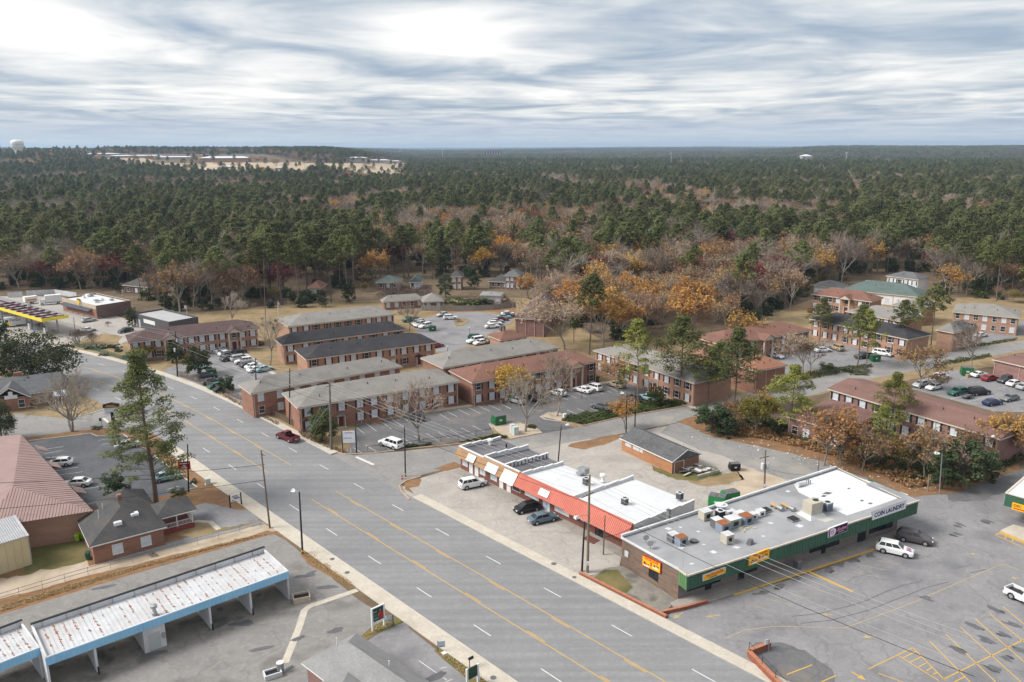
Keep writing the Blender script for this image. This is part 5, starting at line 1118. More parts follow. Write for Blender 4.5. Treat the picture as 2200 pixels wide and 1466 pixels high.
f_ = glazed(T2,fw,X(1128),X(1158),.95,2.2,1,WHITE,SIGNW); lettering('RESTAURANT',T2,fw.at((X(1128) + X(1158)) / 2,-.06,1.75),fw.u,UP,.55,NAVY,.006,fit=(X(1158) - X(1128)) * .86)
for a in (1012,1024,1077,1093): door(T2,fw,X(a),.02,1.0,2.15,WHITE)
for a in (1171,1177): door(T2,fw,X(a),.02,.95,2.15,mat('pale_blue_door',(.48,.56,.64),.5))
glazed(T2,fw,X(1279),X(1297),.05,2.2,2,name='glass_door')
mb = MB(); mb.box(fw.at(X(1287),-1.6,.07),(2.2,1.5,.03),fr.rz); mb.build('door_mat',mat('red_mat',(.16,.06,.05),.9),T2)
mb = MB(); fr.box(mb,.2,fr.L - .1,-1.6,.25,0,.07); mb.build('front_walk',M_CONC_OLD,T2)
def msign(px0,px1,z0,z1,label,txt=False):
 x0,x1 = xof(px0,fr,-.6,3.4),xof(px1,fr,-.6,3.4); s = (fr.at(0,-1.15,2.75) - fr.at(0,0,4.3)); nr = fr.u.cross(s).normalized(); nr = nr if nr.z > 0 else -nr
 q = lambda x,z: fr.at(x,-1.15 * (4.3 - z) / 1.55,z) + nr * .12
 t = thing('shop_sign',label,'sign',q(x0,z0)); mb = MB(); A = [q(x0,z0),q(x1,z0),q(x1,z1),q(x0,z1)]; mb.hull([v - nr * .08 for v in A],A); mb.build('panel',SIGNW,t)
 if txt:
  for i in range(3): mb = MB(); xx = x0 + (x1 - x0) * (.2 + .22 * i); mb.quad(*[v + nr * .006 for v in (q(xx,z0 + (z1 - z0) * .35),q(xx + .3,z0 + (z1 - z0) * .35),q(xx + .3,z0 + (z1 - z0) * .72),q(xx,z0 + (z1 - z0) * .72))]); mb.build('faded_print',GALV,t)
msign(1005,1021,2.95,3.95,'small white sign with grey print at the left end of the shingle mansard',True); msign(1046,1069,2.8,3.95,'blank white sign in the middle of the shingle mansard'); msign(1081,1109,2.45,4.1,'biggest blank white sign beside the red metal mansard'); msign(1160,1180,2.95,3.8,'small pale sign on the red metal mansard',True)
def stp(px,py,z=3.6): return P(px,py,z)
for px,py,lab,m_ in ((1259,1040,'brown condenser on the first white roof of the strip',DGREY),(1342,1084,'grey condenser in the middle of the largest white roof',DGREY),(1460,1072,'small condenser near the back of the largest white roof',DGREY)): ac_cond(0,0,m_,lab,.8,.95,fr.rz,P(px,py,3.55))
p = P(1254,1016,3.45); t = thing('roof_unit','silver air handler at the back of the first white roof','roof unit',p); mb = MB(); mb.box(p,(1.5,1.1,.9),fr.rz); mb.build('casing',GALV,t); mb = MB(); mb.box(p + fr.n * .9,(1.0,.8,.35),fr.rz); mb.build('duct',GALV,t)
p = P(1295,1034,3.45); t = thing('roof_vent','white turbine vent near the back edge of the first white roof','vent',p); mb = MB(); mb.lathe(p,[(.4,0),(.25,.3),(.25,.8),(.5,.85),(.5,1.15),(.2,1.3)],12); mb.build('cowl',WHITE,t)
p = P(1053,956,3.5); t = thing('roof_vent','white turbine vent beside the far left parapet of the strip','vent',p); mb = MB(); mb.lathe(p,[(.25,0),(.25,.7),(.5,.75),(.5,1.0),(.2,1.15)],12); mb.build('cowl',WHITE,t)
p = P(1088,962,3.5); t = thing('vent_pipe','dark vent pipe on the first dark roof of the strip','vent',p); mb = MB(); mb.tube(p,p + UP * .7,.14,.14,8); mb.build('pipe',BLACKM,t)
p = P(1436,1112,3.6); t = thing('flue','grey flue rising from the end wall of the strip','vent',p); mb = MB(); mb.box(p - UP * 1.5,(.45,.45,2.6),fr.rz); mb.build('shaft',GALV,t); mb = MB(); mb.box(p + UP * 1.1,(.55,.55,.12),fr.rz); mb.build('cap',DGREY,t)
# ------------------------------------------------------------ orange brick garage
H = 2.35; fr = Fr(P(1442,992,H),P(1504.5,974,H)); c = P(1325.5,943,H); D = -(Vector((c.x,c.y,0)) - fr.a).dot(fr.n)
t = thing('brick_garage','small orange brick garage with dark gable roof in the back lot','garage',fr.at(fr.L / 2,D / 2))
ov = .3; f2 = Fr(fr.at(ov),fr.at(fr.L - ov)); D -= .3
mb = MB(); ring = [f2.at(0),f2.at(f2.L),f2.at(f2.L,D),f2.at(0,D)]; tp = [v + UP * H for v in ring]; mb.hull(ring,tp,0,False); mb.build('side_walls',BR_ORANGE,t)
mb = MB(); mb.quad(f2.at(0,-.004,0),f2.at(f2.L,-.004,0),f2.at(f2.L,-.004,H),f2.at(f2.L / 2,-.004,H + 1.25),f2.at(0,-.004,H)); mb.build('gable_wall',BR_RED,t)  # darker brick than the sides: shade on this end put into the colour
mb = MB(); hip(mb,f2,D,H,1.55,ov,.12,gable=True); mb.build('roof',mat('dark_weathered_shingle',(.085,.086,.09),.95,(.135,.135,.137),2.0,6,(.06,.06,.06),.3,.5),t)
mb = MB(); rd = f2.at(f2.L / 2,-ov - .03,H + 1.55)
for s in (-ov,f2.L + ov): mb.obox(f2.at(s,-ov - .03,H - .14),rd - f2.at(s,-ov - .03,H),f2.n * .04,UP * .18)
mb.build('barge_boards',WHITE,t)
mb = MB(); f2.box(mb,-ov - .03,-ov,-ov,D + ov,H - .15,H + .02); mb.build('eave_trim',WHITE,t)
mb = MB(); f2.box(mb,.55,2.6,-.06,-.008,0,1.9); mb.build('garage_door',mat('worn_brown_door',(.20,.09,.055),.8,(.28,.15,.10),2),t); mb = MB(); f2.box(mb,.4,.55,-.09,-.008,0,2.05); f2.box(mb,2.6,2.75,-.09,-.008,0,2.05); f2.box(mb,.4,2.75,-.09,-.008,1.95,2.1); mb.build('door_frame',WHITE2,t)
mb = MB(); f2.box(mb,f2.L * .5,f2.L * .58,-.05,-.008,2.0,2.7); mb.build('vent_panel',WHITE2,t)
fl_ = f2.side('left',D)
for x,w_ in ((.08,1.6),(.24,2.0),(.36,1.0)): mb = MB(); fl_.box(mb,D * x,D * x + w_,-.04,-.004,1.3,1.95); mb.build('boarded_window',WHITE2,t)
mb = MB(); p = f2.at(f2.L * .75,D * .2,H + .9); mb.tube(p,p + UP * .6,.07,.07,6); mb.build('vent_pipe',WHITE,t)
# ------------------------------------------------------------ green shop at the right edge
H = 4.7; fr = Fr(P(2160,1060,H),P(2205,1072.5,H)); fr = Fr(fr.a,fr.at(26)); D = 14.0
t = thing('shop_building','green fronted shop cut off by the right edge of the view','shop building',fr.at(10,6))
mb = MB(); fr.box(mb,2.3,25,2.0,D,0,H - .1); mb.build('wall',BR_GREY,t)
for i in range(20): mb = MB(); fr.box(mb,i * 1.25,i * 1.25 + 1.22,0,.08,H - 1.95,H - .02); mb.build('fascia_panel',GREEN,t)
mb = MB(); fr.box(mb,-.05,25,.08,2.0,H - 1.9,H - 1.8); fr.box(mb,-.05,0,.08,D,H - 1.95,H - .02); mb.build('soffit',WHITE2,t)
mb = MB(); mb.quad(fr.at(0,0,H),fr.at(25,0,H),fr.at(25,D,H),fr.at(0,D,H)); mb.build('roof',MEMB_WHITE,t); mb = MB(); fr.box(mb,-.08,25,-.05,.2,H - .02,H + .06); fr.box(mb,-.08,.2,.2,D,H + .001,H + .1); mb.build('roof_edge',CAPC,t)
glazed(t,Fr(fr.at(0,2),fr.at(25,2)),4.3,9,.6,2.7,4); mb = MB(); fr.box(mb,2.9,3.4,1.95,1.996,1.5,2.2); mb.build('wall_notice',SIGNW,t)
t2,o,ux,w = sign_on('yellow sign on the green shop at the right edge','shop_sign',fr,(2176,1079),(2222,1092),1.05,SIGNY,-.02); lettering('DEC',t2,o + ux * w * .27 - UP * .36,ux,UP,.55,mat('brown_letters',(.16,.06,.01),.5),.01)
mb = MB(); mb.obox(o + ux * w * .1 - UP * .86,ux * w * .6,fr.n * .008,UP * .16); mb.build('red_print',REDL,t2)
p = fr.at(3.2,4.5,H); t3 = thing('roof_vent','silver turbine vent on the green shop at the right edge','vent',p); mb = MB(); mb.lathe(p,[(.75,0),(.5,.5),(.55,.6),(.75,.9),(.6,1.25),(.2,1.4)],14); mb.build('cowl',GALV,t3)
sheet('ramp',[(2150,1143),(2176,1131),(2260,1152),(2260,1185),(2200,1166)],M_WALK,.30,thick=.3); band('ramp_edge',[(2148,1146),(2200,1168),(2260,1190)],.18,M_YPAINT,.34,thick=.33)
for a,b in (((2138,1150),(2150,1145)),((2158,1159),(2162,1152)),((2173,1166),(2177,1158)),((2138,1150),(2200,1178))): stroke([a,b],.14,M_YPAINT,.026)
# ------------------------------------------------------------ vehicles
def paint(name,c,r=.28): return mat(name,c,r,spec=.5)
CARC = dict(white=paint('white_car_paint',(.72,.72,.72)),silver=paint('silver_car_paint',(.40,.41,.42)),grey=paint('grey_car_paint',(.16,.165,.17)),dark=paint('charcoal_car_paint',(.055,.057,.062)),black=paint('black_car_paint',(.014,.014,.016)),blue=paint('blue_grey_car_paint',(.105,.16,.20)),navy=paint('navy_car_paint',(.018,.03,.10)),red=paint('red_car_paint',(.26,.018,.025)),maroon=paint('maroon_car_paint',(.13,.012,.018)),green=paint('green_car_paint',(.018,.10,.075)),tan=paint('tan_car_paint',(.36,.28,.18)),teal=paint('pale_teal_car_paint',(.30,.44,.45)),umber=paint('umber_grey_car_paint',(.085,.072,.078)))
CGLASS = mat('car_glass',(.016,.019,.022),.06,spec=.7); TYRE = mat('tyre_rubber',(.02,.02,.021),.9); RIM = mat('alloy_rim',(.42,.42,.43),.35,metallic=.5)
HEADL = mat('headlight_lens',(.62,.64,.66),.2,spec=.6); TAILL = mat('taillight_lens',(.38,.015,.02),.25,spec=.5); PLATE = mat('number_plate',(.62,.63,.65),.5)
KINDS = {  # length, half width, height, hood z, belt z, deck z, cabin (rear base, rear top, front top, front base), wheel x, wheel r
 'sedan': (4.75,.90,1.45,.88,.95,1.0,(-1.95,-1.15,.35,1.15),1.40,.33),'coupe': (4.75,.93,1.36,.88,.95,1.0,(-1.9,-1.0,.15,.95),1.42,.35),
 'hatch': (4.3,.88,1.50,.90,.96,.98,(-2.02,-1.45,.45,1.30),1.30,.32),'suv': (4.75,.93,1.72,1.02,1.10,1.12,(-2.25,-1.85,.35,1.10),1.40,.37),
 'bigsuv': (5.5,1.0,1.92,1.10,1.20,1.22,(-2.68,-2.40,.55,1.25),1.65,.40),'van': (5.0,.98,1.75,.98,1.05,1.06,(-2.40,-2.1,.8,1.75),1.50,.35),'wagon': (5.0,.93,1.52,.92,.98,1.0,(-2.35,-1.95,.4,1.2),1.42,.34),
 'pickup': (5.6,.97,1.80,1.08,1.15,1.15,(-.55,-.40,.70,1.30),1.75,.40)}
CM = {}
def car_meshes(kind):
 if kind in CM: return CM[kind]
 Ln,hw,H,zh,zb,zd,(c0,c1,c2,c3),wx,wr = KINDS[kind]; h = Ln / 2; lo = .22 if kind not in ('bigsuv','pickup') else .34
 def station(x,w,zl,zt): return [(x,-w * .9,zl),(x,-w,zl + .14),(x,-w * 1.0,zt - .22),(x,-w * .95,zt - .05),(x,-w * .70,zt),(x,w * .70,zt),(x,w * .95,zt - .05),(x,w,zt - .22),(x,w,zl + .14),(x,w * .9,zl)]
 def loft(mb,st):
  for a,b in zip(st,st[1:]):
   n = len(a)
   for i in range(n): mb.quad(a[i],a[(i + 1) % n],b[(i + 1) % n],b[i])
  mb.quad(*reversed(st[0])); mb.quad(*st[-1])
 mb = MB(); pk = kind == 'pickup'
 st = [] if pk else [station(-h,hw * .84,lo + .2,zd - .18),station(-h + .14,hw * .95,lo + .06,zd - .04),station(-h + .6,hw,lo,zd)]
 st += [station(c0 if pk else c0 + .5,hw,lo,zb),station(0,hw,lo,zb),station(c3 - .05,hw,lo,zb - .01),station(c3 + .35,hw,lo,zh),station(h - .45,hw * .98,lo,zh - .08),station(h - .12,hw * .90,lo + .05,zh - .22),station(h,hw * .76,lo + .16,zh - .38)]
 loft(mb,st)
 if pk:
  x0,x1 = -h,c0 + .02
  for s in (-1,1): mb.obox((x0,s * hw - (.12 if s > 0 else 0),lo + .05),(x1 - x0,0,0),(0,.12,0),(0,0,zb - lo - .05))
  mb.obox((x0,-hw + .12,lo + .1),(.10,0,0),(0,2 * hw - .24,0),(0,0,zb - lo - .1)); mb.obox((x0 + .1,-hw + .12,lo + .1),(x1 - x0 - .1,0,0),(0,2 * hw - .24,0),(0,0,.30),1)
 by,ty = hw * .90,hw * .70; zc = zb - .03
 B = [(c0,-by,zc),(c3,-by * .96,zc),(c3,by * .96,zc),(c0,by,zc)]; Tp = [(c1,-ty,H - .05),(c2,-ty,H - .05),(c2,ty,H - .05),(c1,ty,H - .05)]; T2_ = [(c1 + .12,-ty * .86,H),(c2 - .14,-ty * .86,H),(c2 - .14,ty * .86,H),(c1 + .12,ty * .86,H)]
 mb.hull(B,Tp,0,False); mb.hull(Tp,T2_,0,True)
 for sx in (-1,1):
  for sy in (-1,1):
   c = Vector((sx * wx,sy * (hw - .02),wr)); n = 14; mb.quad(*[c + Vector((math.cos(2 * PI * k / n) * (wr + .07),sy * .028,math.sin(2 * PI * k / n) * (wr + .07))) for k in (range(n) if sy < 0 else reversed(range(n)))],m=1)
 mb.obox((-h + .25,-hw * .97,lo - .04),(Ln - .5,0,0),(0,hw * 1.94,0),(0,0,.1),1)
 body = mb.mesh('body',[CARC['white'],BLACKM])
 def V(a): return Vector(a)
 def panel(q,nm,u0,u1,v0,v1,off,m=CGLASS):
  b0,b1,t1,t0 = map(V,q); nrm = (b1 - b0).cross(t0 - b0).normalized(); f = lambda u,v: b0.lerp(b1,u).lerp(t0.lerp(t1,u),v) + nrm * off
  return [f(u0,v0),f(u1,v0),f(u1,v1),f(u0,v1)]
 wsq = [B[1],B[2],Tp[2],Tp[1]]; rwq = [B[3],B[0],Tp[0],Tp[3]]; lq = [B[0],B[1],Tp[1],Tp[0]]; rq = [B[2],B[3],Tp[3],Tp[2]]
 def gm(nm,*qs):
  b = MB()
  for q in qs: b.quad(*q)
  return b.mesh(nm,CGLASS)
 ws = gm('windshield',panel(wsq,'',.05,.95,.10,.97,.008)); rw = gm('rear_window',panel(rwq,'',.08,.92,.22 if kind != 'pickup' else .3,.94,.008))
 sp = ((.06,.46),(.50,.93)) if kind not in ('bigsuv','van','wagon','suv') else ((.05,.30),(.33,.60),(.63,.94))
 if pk: sp = ((.08,.92),)
 sl = gm('side_windows',*[panel(lq,'',a,b,.16,.92,.008) for a,b in sp]); sr = gm('side_windows',*[panel(rq,'',a,b,.16,.92,.008) for a,b in [(1 - y,1 - x) for x,y in sp]])
 b = MB(); b.tube((0,-.11,0),(0,.11,0),wr,wr,14); b.tube((0,-.125,0),(0,.125,0),wr * .62,wr * .62,12,1); wheel = b.mesh('wheel',[TYRE,RIM])
 b = MB(); b.obox((h - .26,-.19,zh - .36),(.17,0,0),(0,.38,0),(0,0,.15)); hl = b.mesh('headlight',HEADL)
 b = MB(); b.obox((-.035,-.16,0),(.10,0,0),(0,.32,0),(0,0,.2 if not pk else .35)); tl = b.mesh('taillight',TAILL)
 b = MB(); b.obox((-h - .02,-.24,lo + .30),(.03,0,0),(0,.48,0),(0,0,.16)); pl = b.mesh('number_plate',PLATE)
 CM[kind] = dict(body=body,ws=ws,rw=rw,sl=sl,sr=sr,wheel=wheel,hl=hl,tl=tl,pl=pl,p=(h,hw,zh,zb,zd,wx,wr,lo)); return CM[kind]
CATS = dict(sedan='car',coupe='car',hatch='car',wagon='car',suv='suv',bigsuv='suv',van='van',pickup='pickup truck')
def car(kind,col,r,f,label,group=None,z=.03,full=True):
 A,B = P(*r),P(*f); d = B - A; c = (A + B) / 2; rz = math.atan2(d.y,d.x); m = car_meshes(kind); h,hw,zh,zb,zd,wx,wr,lo = m['p']
 t = thing({'car': 'parked_car','suv': 'parked_suv','van': 'parked_van'}.get(CATS[kind],'pickup_truck'),label,CATS[kind],(c.x,c.y,z),group,rz)
 inst('body',m['body'],t,m=CARC[col]); inst('windshield',m['ws'],t); inst('rear_window',m['rw'],t); inst('side_windows',m['sl'],t); inst('side_windows',m['sr'],t)
 for sx in (-1,1):
  for sy in (-1,1): inst('wheel',m['wheel'],t,(sx * wx,sy * (hw - .10),wr))
 if full:
  for s in (-1,1): inst('headlight',m['hl'],t,(.06,s * hw * .62,0)); inst('taillight',m['tl'],t,(-h + .02,s * hw * (.62 if kind != 'pickup' else .86),zb - .36))
  inst('number_plate',m['pl'],t)
 return t
g1,g2,g3,g4,g5,g6,g7 = 'cars parked in front of the strip of shops','cars in the striped apartment car park','cars in the west car park','cars in the rear car park','cars in the right hand car parks','cars by the green fronted shops','cars in the dark lot by the mauve hall'
lex = car('suv','white',(991,1051),(1039,1041),'white crossover parked in front of the shingle mansard shops',g1)
car('hatch','black',(1155,1093),(1109,1103),'black hatchback facing the road below the red mansard',g1); car('sedan','blue',(1141,1126),(1191,1115),'blue grey sedan beside the black hatchback',g1)
car('suv','umber',(1934,1158),(1994,1170),'brownish grey crossover beside the laundry windows',g6); fl = car('suv','white',(1886,1181),(1958,1197),'white three row suv with a red white and blue flag pattern on its hood',g6)
fm = MB()
for i,(y0,y1) in enumerate(((-.62,-.36),(-.36,-.12),(-.12,.12),(.12,.36),(.36,.62))):
 pass
for nm,mm,q in (('red_hood_print',paint('red_print',(.55,.03,.04)),[(1.35,-.55),(1.95,-.6),(1.9,-.25),(1.5,-.2)]),('blue_hood_print',paint('blue_print',(.05,.10,.45)),[(1.45,-.12),(2.0,-.05),(1.95,.2),(1.35,.1)]),('red_hood_print',paint('red_print',(.55,.03,.04)),[(1.4,.2),(1.9,.3),(1.85,.55),(1.3,.5)]),('blue_hood_print',paint('blue_print',(.05,.10,.45)),[(1.75,-.5),(2.05,-.4),(2.0,-.15),(1.8,-.2)])):
 b = MB(); b.quad(*[(x,y,1.035 - max(0,x - 1.45) * .13) for x,y in q]); inst(nm,b.mesh(nm,mm),fl)
car('pickup','white',(2184,1285),(2240,1312),'white pickup truck cut off by the right edge',g6); car('pickup','maroon',(634,951),(602,939),'dark red pickup truck driving on the main road','vehicles on the main road'); car('suv','black',(300,884),(266,893),'black suv behind the tall pine at the side road mouth','vehicles on the main road')
car('bigsuv','white',(857,966),(824,955),'big white suv alone in the near corner of the striped car park',g2)
car('hatch','white',(155,999),(103,1003),'white hatchback nearest the mauve roof',g7); car('sedan','white',(193,1043),(137,1046),'white sedan behind the small bare tree',g7); car('sedan','teal',(340,1035),(380,1027),'pale green sedan behind the tall pine trunk',g7); car('sedan','silver',(262,964),(290,959),'silver car behind the left side of the tall pine',g7)
for a in [('sedan','silver',(1122,869),(1096,862),'silver sedan behind the bare forked tree'),('sedan','dark',(1152,863),(1130,854),'dark car hidden by the bare forked tree'),('hatch','white',(1211,853),(1186,846),'white hatchback behind the slim island tree'),('sedan','white',(1265,846),(1239,839),'white sedan beside the white crossover under the portico'),('suv','white',(1288,842),(1260,834),'white crossover under the apartment portico'),('sedan','tan',(1336,835),(1311,828),'tan sedan at the far end of the striped car park'),('sedan','grey',(1309,883),(1276,875),'grey sedan beside the ivy bank'),('hatch','dark',(1371,864),(1354,857),'dark hatchback under the orange tree'),('sedan','teal',(1402,862),(1377,857),'pale blue sedan beside the dark magnolia'),('suv','dark',(902,905),(880,898),'dark suv behind the leafless tree near the junction block')]: car(*a,group=g2)
for a in [('sedan','silver',(465,760),(488,753),'silver sedan at the far end of the west row'),('sedan','grey',(469,764),(495,757),'grey sedan second from the far end of the west row'),('sedan','white',(473,767),(501,760),'white sedan third from the far end of the west row'),('suv','dark',(477,772),(510,764),'dark suv in the middle of the west row'),('sedan','black',(503,763),(521,759),'black car nosed against the lawn of the maroon roofed block'),('sedan','umber',(481,777),(503,772),'bronze dark sedan left of the silver van'),('van','silver',(499,778),(534,772),'silver van between the bronze sedan and the white suv'),('suv','white',(541,779),(507,783),'white suv facing the dumpster in the west row'),('sedan','dark',(523,790),(546,785),'dark sedan right of the white suv in the west row'),('sedan','white',(531,795),(560,788),'white sedan second from the roof end of the west row'),('coupe','white',(534,802),(567,794),'white coupe nearest the grey roof in the west row'),('sedan','teal',(556,800),(580,795),'pale car half hidden by the grey roof'),('sedan','teal',(413,790),(442,792),'teal sedan beneath the round green tree'),('suv','black',(428,818),(463,812),'black suv nearest the green dumpster by the fence'),('sedan','dark',(438,828),(470,821),'dark sedan second along the road fence'),('sedan','green',(455,837),(482,831),'dark green car behind the round shrub by the fence'),('sedan','black',(467,844),(494,838),'black car last along the road fence')]: car(*a,group=g3,full=False)
for a in [('sedan','silver',(176,694),(206,689),'silver sedan in front of the gas station shop'),('sedan','white',(180,715),(198,711),'white car behind the crape myrtles'),('sedan','black',(284,711),(256,717),'black sedan beside the charcoal shop')]: car(*a,group='cars at the gas station')
for a in [('pickup','green',(895,689),(868,693),'dark green pickup at the left end of the rear lot'),('van','silver',(909,695),(887,701),'silver minivan beside the green pickup'),('suv','silver',(912,698),(891,705),'silver suv between the minivan and white suv'),('suv','white',(926,702),(902,707),'white suv beside the rear green dumpster'),('sedan','silver',(960,678),(942,681),'silver sedan nearest the wooden fence'),('suv','white',(955,687),(981,686),'white suv next to the grassy island'),('sedan','white',(1044,706),(1072,704),'nearest white sedan of the row at the brick end wall'),('sedan','white',(1050,699),(1077,698),'second white sedan of the row at the brick end wall'),('sedan','silver',(1055,695),(1079,693),'silver sedan third in the row at the brick end wall'),('sedan','maroon',(1066,690),(1088,689),'dark red sedan in the row at the brick end wall'),('sedan','teal',(1071,685),(1096,684),'pale blue sedan beyond the dark red one'),('sedan','dark',(1080,682),(1102,681),'dark sedan near the far end of the row at the brick end wall'),('sedan','white',(1080,678),(1104,677),'farthest white sedan of the row at the brick end wall'),('wagon','green',(1004,728),(1042,728),'green and white wagon by the lamp post'),('bigsuv','white',(1040,734),(1002,740),'big white suv behind the grey roof'),('sedan','white',(1048,737),(1017,743),'white car half hidden by the grey roof edge'),('sedan','red',(928,748),(945,745),'red car peeping past the black roofed block')]: car(*a,group=g4,full=False)
for a in [('suv','tan',(1809,756),(1785,748),'beige suv with open dark rear in the middle right lot'),('van','white',(1879,761),(1913,767),'white minivan beside the green dumpster on the right'),('pickup','dark',(1870,769),(1843,771),'dark pickup behind the right dumpster'),('sedan','white',(1758,757),(1777,756),'white car seen through the grey leafless tree'),('suv','white',(1729,750),(1750,748),'white suv seen through the grey leafless tree'),('sedan','white',(1653,766),(1678,771),'white sedan behind the clay red hip roof'),('sedan','red',(1738,672),(1757,669),'red car in front of the farthest red roof'),('sedan','white',(1750,676),(1768,673),'white car beside the far red car'),('sedan','white',(1859,611),(1874,609),'white car by the white two storey house'),('coupe','white',(2088,812),(2119,807),'white coupe beside the green dumpster and cardboard'),('sedan','red',(2112,820),(2140,815),'red sedan against the flat roofed brick block'),('suv','dark',(2174,818),(2145,825),'dark grey suv between the red and white sedans'),('sedan','white',(2165,832),(2195,826),'white sedan near the right edge of the right lot'),('sedan','silver',(2187,839),(2216,833),'silver sedan cut by the right edge'),('suv','green',(2071,846),(2041,851),'green suv beside the small trailer'),('bigsuv','black',(2085,850),(2119,846),'black suv with chrome bumper beside the small trailer'),('sedan','navy',(2113,873),(2150,867),'navy sedan at the roof edge'),('sedan','grey',(2185,857),(2152,864),'grey sedan facing the navy one'),('suv','silver',(2002,826),(2022,819),'silver suv under the leafless tree of the right lot'),('suv','white',(2008,818),(2034,812),'white suv behind the orange branches'),('sedan','white',(2022,833),(1991,840),'white sedan in front of the orange branches'),('sedan','silver',(1990,827),(1965,834),'silver car behind the tree trunk of the right lot'),('sedan','white',(2098,726),(2116,722),'white sedan in the far right corner lot'),('hatch','dark',(2099,712),(2111,708),'dark hatchback in the far right corner lot')]: car(*a,group=g5,full=False)
# box trucks and delivery vans
def wheels4(t,xs,hw,r):
 b = MB(); b.tube((0,-.14,0),(0,.14,0),r,r,14); b.tube((0,-.155,0),(0,.155,0),r * .55,r * .55,12,1); me = b.mesh('wheel',[TYRE,RIM])
 for x in xs:
  for s in (-1,1): inst('wheel',me,t,(x,s * (hw - .16),r))
def step_van(r,f,label):
 A,B = P(*r),P(*f); d = B - A; c = (A + B) / 2; t = thing('delivery_van',label,'delivery van',(c.x,c.y,.02),'white delivery vans under the canopy',math.atan2(d.y,d.x)); ORG[t] = Vector((0,0,0))
 b = MB(); b.hull([(-3.4,-1.1,.5),(2.6,-1.1,.5),(2.6,1.1,.5),(-3.4,1.1,.5)],[(-3.4,-1.08,3.0),(2.2,-1.08,3.0),(2.2,1.08,3.0),(-3.4,1.08,3.0)]); b.hull([(2.59,-1.0,.5),(3.4,-.9,.5),(3.4,.9,.5),(2.59,1.0,.5)],[(2.55,-1.0,1.5),(3.25,-.85,1.25),(3.25,.85,1.25),(2.55,1.0,1.5)]); inst('body',b.mesh('body',CARC['white']),t)
 b = MB(); b.quad((2.58,-.95,1.62),(2.58,.95,1.62),(2.3,.95,2.6),(2.3,-.95,2.6)); inst('windshield',b.mesh('windshield',CGLASS),t)
 for s in (-1,1): b = MB(); b.obox((1.3,s * 1.10 - .02,1.5),(.8,0,0),(0,.04,0),(0,0,.85)); inst('side_window',b.mesh('side_window',CGLASS),t)
 wheels4(t,(-2.1,2.2),1.1,.42)
 R_ = Matrix.Rotation(math.atan2(d.y,d.x),3,'Z')
 for s in (1,-1):
  for tx,dx,m in (('Fed',-.75,mat('purple_letters',(.07,.025,.20),.5)),('Ex',.62,mat('crimson_letters',(.50,.03,.06),.5))):
   cu = bpy.data.curves.new('tmp','FONT'); cu.body = tx; cu.size = 1.35; cu.align_x = 'CENTER'; cu.align_y = 'CENTER'; cu.extrude = .01; ob = bpy.data.objects.new('tmp',cu); COL.objects.link(ob)
   bpy.context.view_layer.update(); me = bpy.data.meshes.new_from_object(ob.evaluated_get(bpy.context.evaluated_depsgraph_get())); bpy.data.objects.remove(ob); me.materials.clear(); me.materials.append(m)
   o = inst('lettering',me,t); o.matrix_local = Matrix.Translation((-.8 + (dx if s < 0 else -dx),s * 1.12,2.15)) @ Matrix.Rotation(0 if s < 0 else PI,4,'Z') @ Matrix.Rotation(PI / 2,4,'X')
 return t
step_van((56,698),(2,704),'front white delivery van with purple and red lettering beside the canopy'); step_van((36,683),(-16,689),'rear white delivery van half hidden by the front one')
def box_truck(r,f,label,ln=7.2,cab=True,stripe=None):
 A,B = P(*r),P(*f); d = B - A; c = (A + B) / 2; t = thing('box_truck' if cab else 'box_trailer',label,'truck' if cab else 'trailer',(c.x,c.y,.02),None,math.atan2(d.y,d.x)); h = ln / 2; x1 = h - 2.0 if cab else h
 b = MB(); b.obox((-h,-1.15,.9),(x1 + h,0,0),(0,2.3,0),(0,0,2.5 if cab else 1.8)); inst('cargo_box',b.mesh('cargo_box',WHITE),t)
 b = MB(); b.obox((-h + .1,-.5,.55),(ln - .4,0,0),(0,1.0,0),(0,0,.34)); inst('chassis',b.mesh('chassis',BLACKM),t)
 if stripe:
  for s in (-1,1): b = MB(); b.obox((-h + .4,s * 1.155 - .01,1.2),(x1 + h - .8,0,0),(0,.02,0),(0,0,.6)); inst('side_stripe',b.mesh('side_stripe',stripe),t)
 if cab:
  b = MB(); b.hull([(x1 + .1,-1.0,.5),(h,-.95,.5),(h,.95,.5),(x1 + .1,1.0,.5)],[(x1 + .1,-.95,2.1),(h - .9,-.85,2.05),(h - .9,.85,2.05),(x1 + .1,.95,2.1)]); inst('cab',b.mesh('cab',CARC['white']),t)
  b = MB(); b.quad((h - .38,-.84,1.25),(h - .38,.84,1.25),(h - .82,.8,1.95),(h - .82,-.8,1.95)); inst('windshield',b.mesh('windshield',CGLASS),t)
 wheels4(t,(-h + 1.2,h - .9) if cab else (-.3,),1.1,.42); return t
box_truck((130,652),(88,656),'white box truck parked beside the gas station shop'); box_truck((78,651),(55,654),'small white and orange trailer left of the box truck',4.2,False,mat('orange_print',(.60,.22,.05),.5))
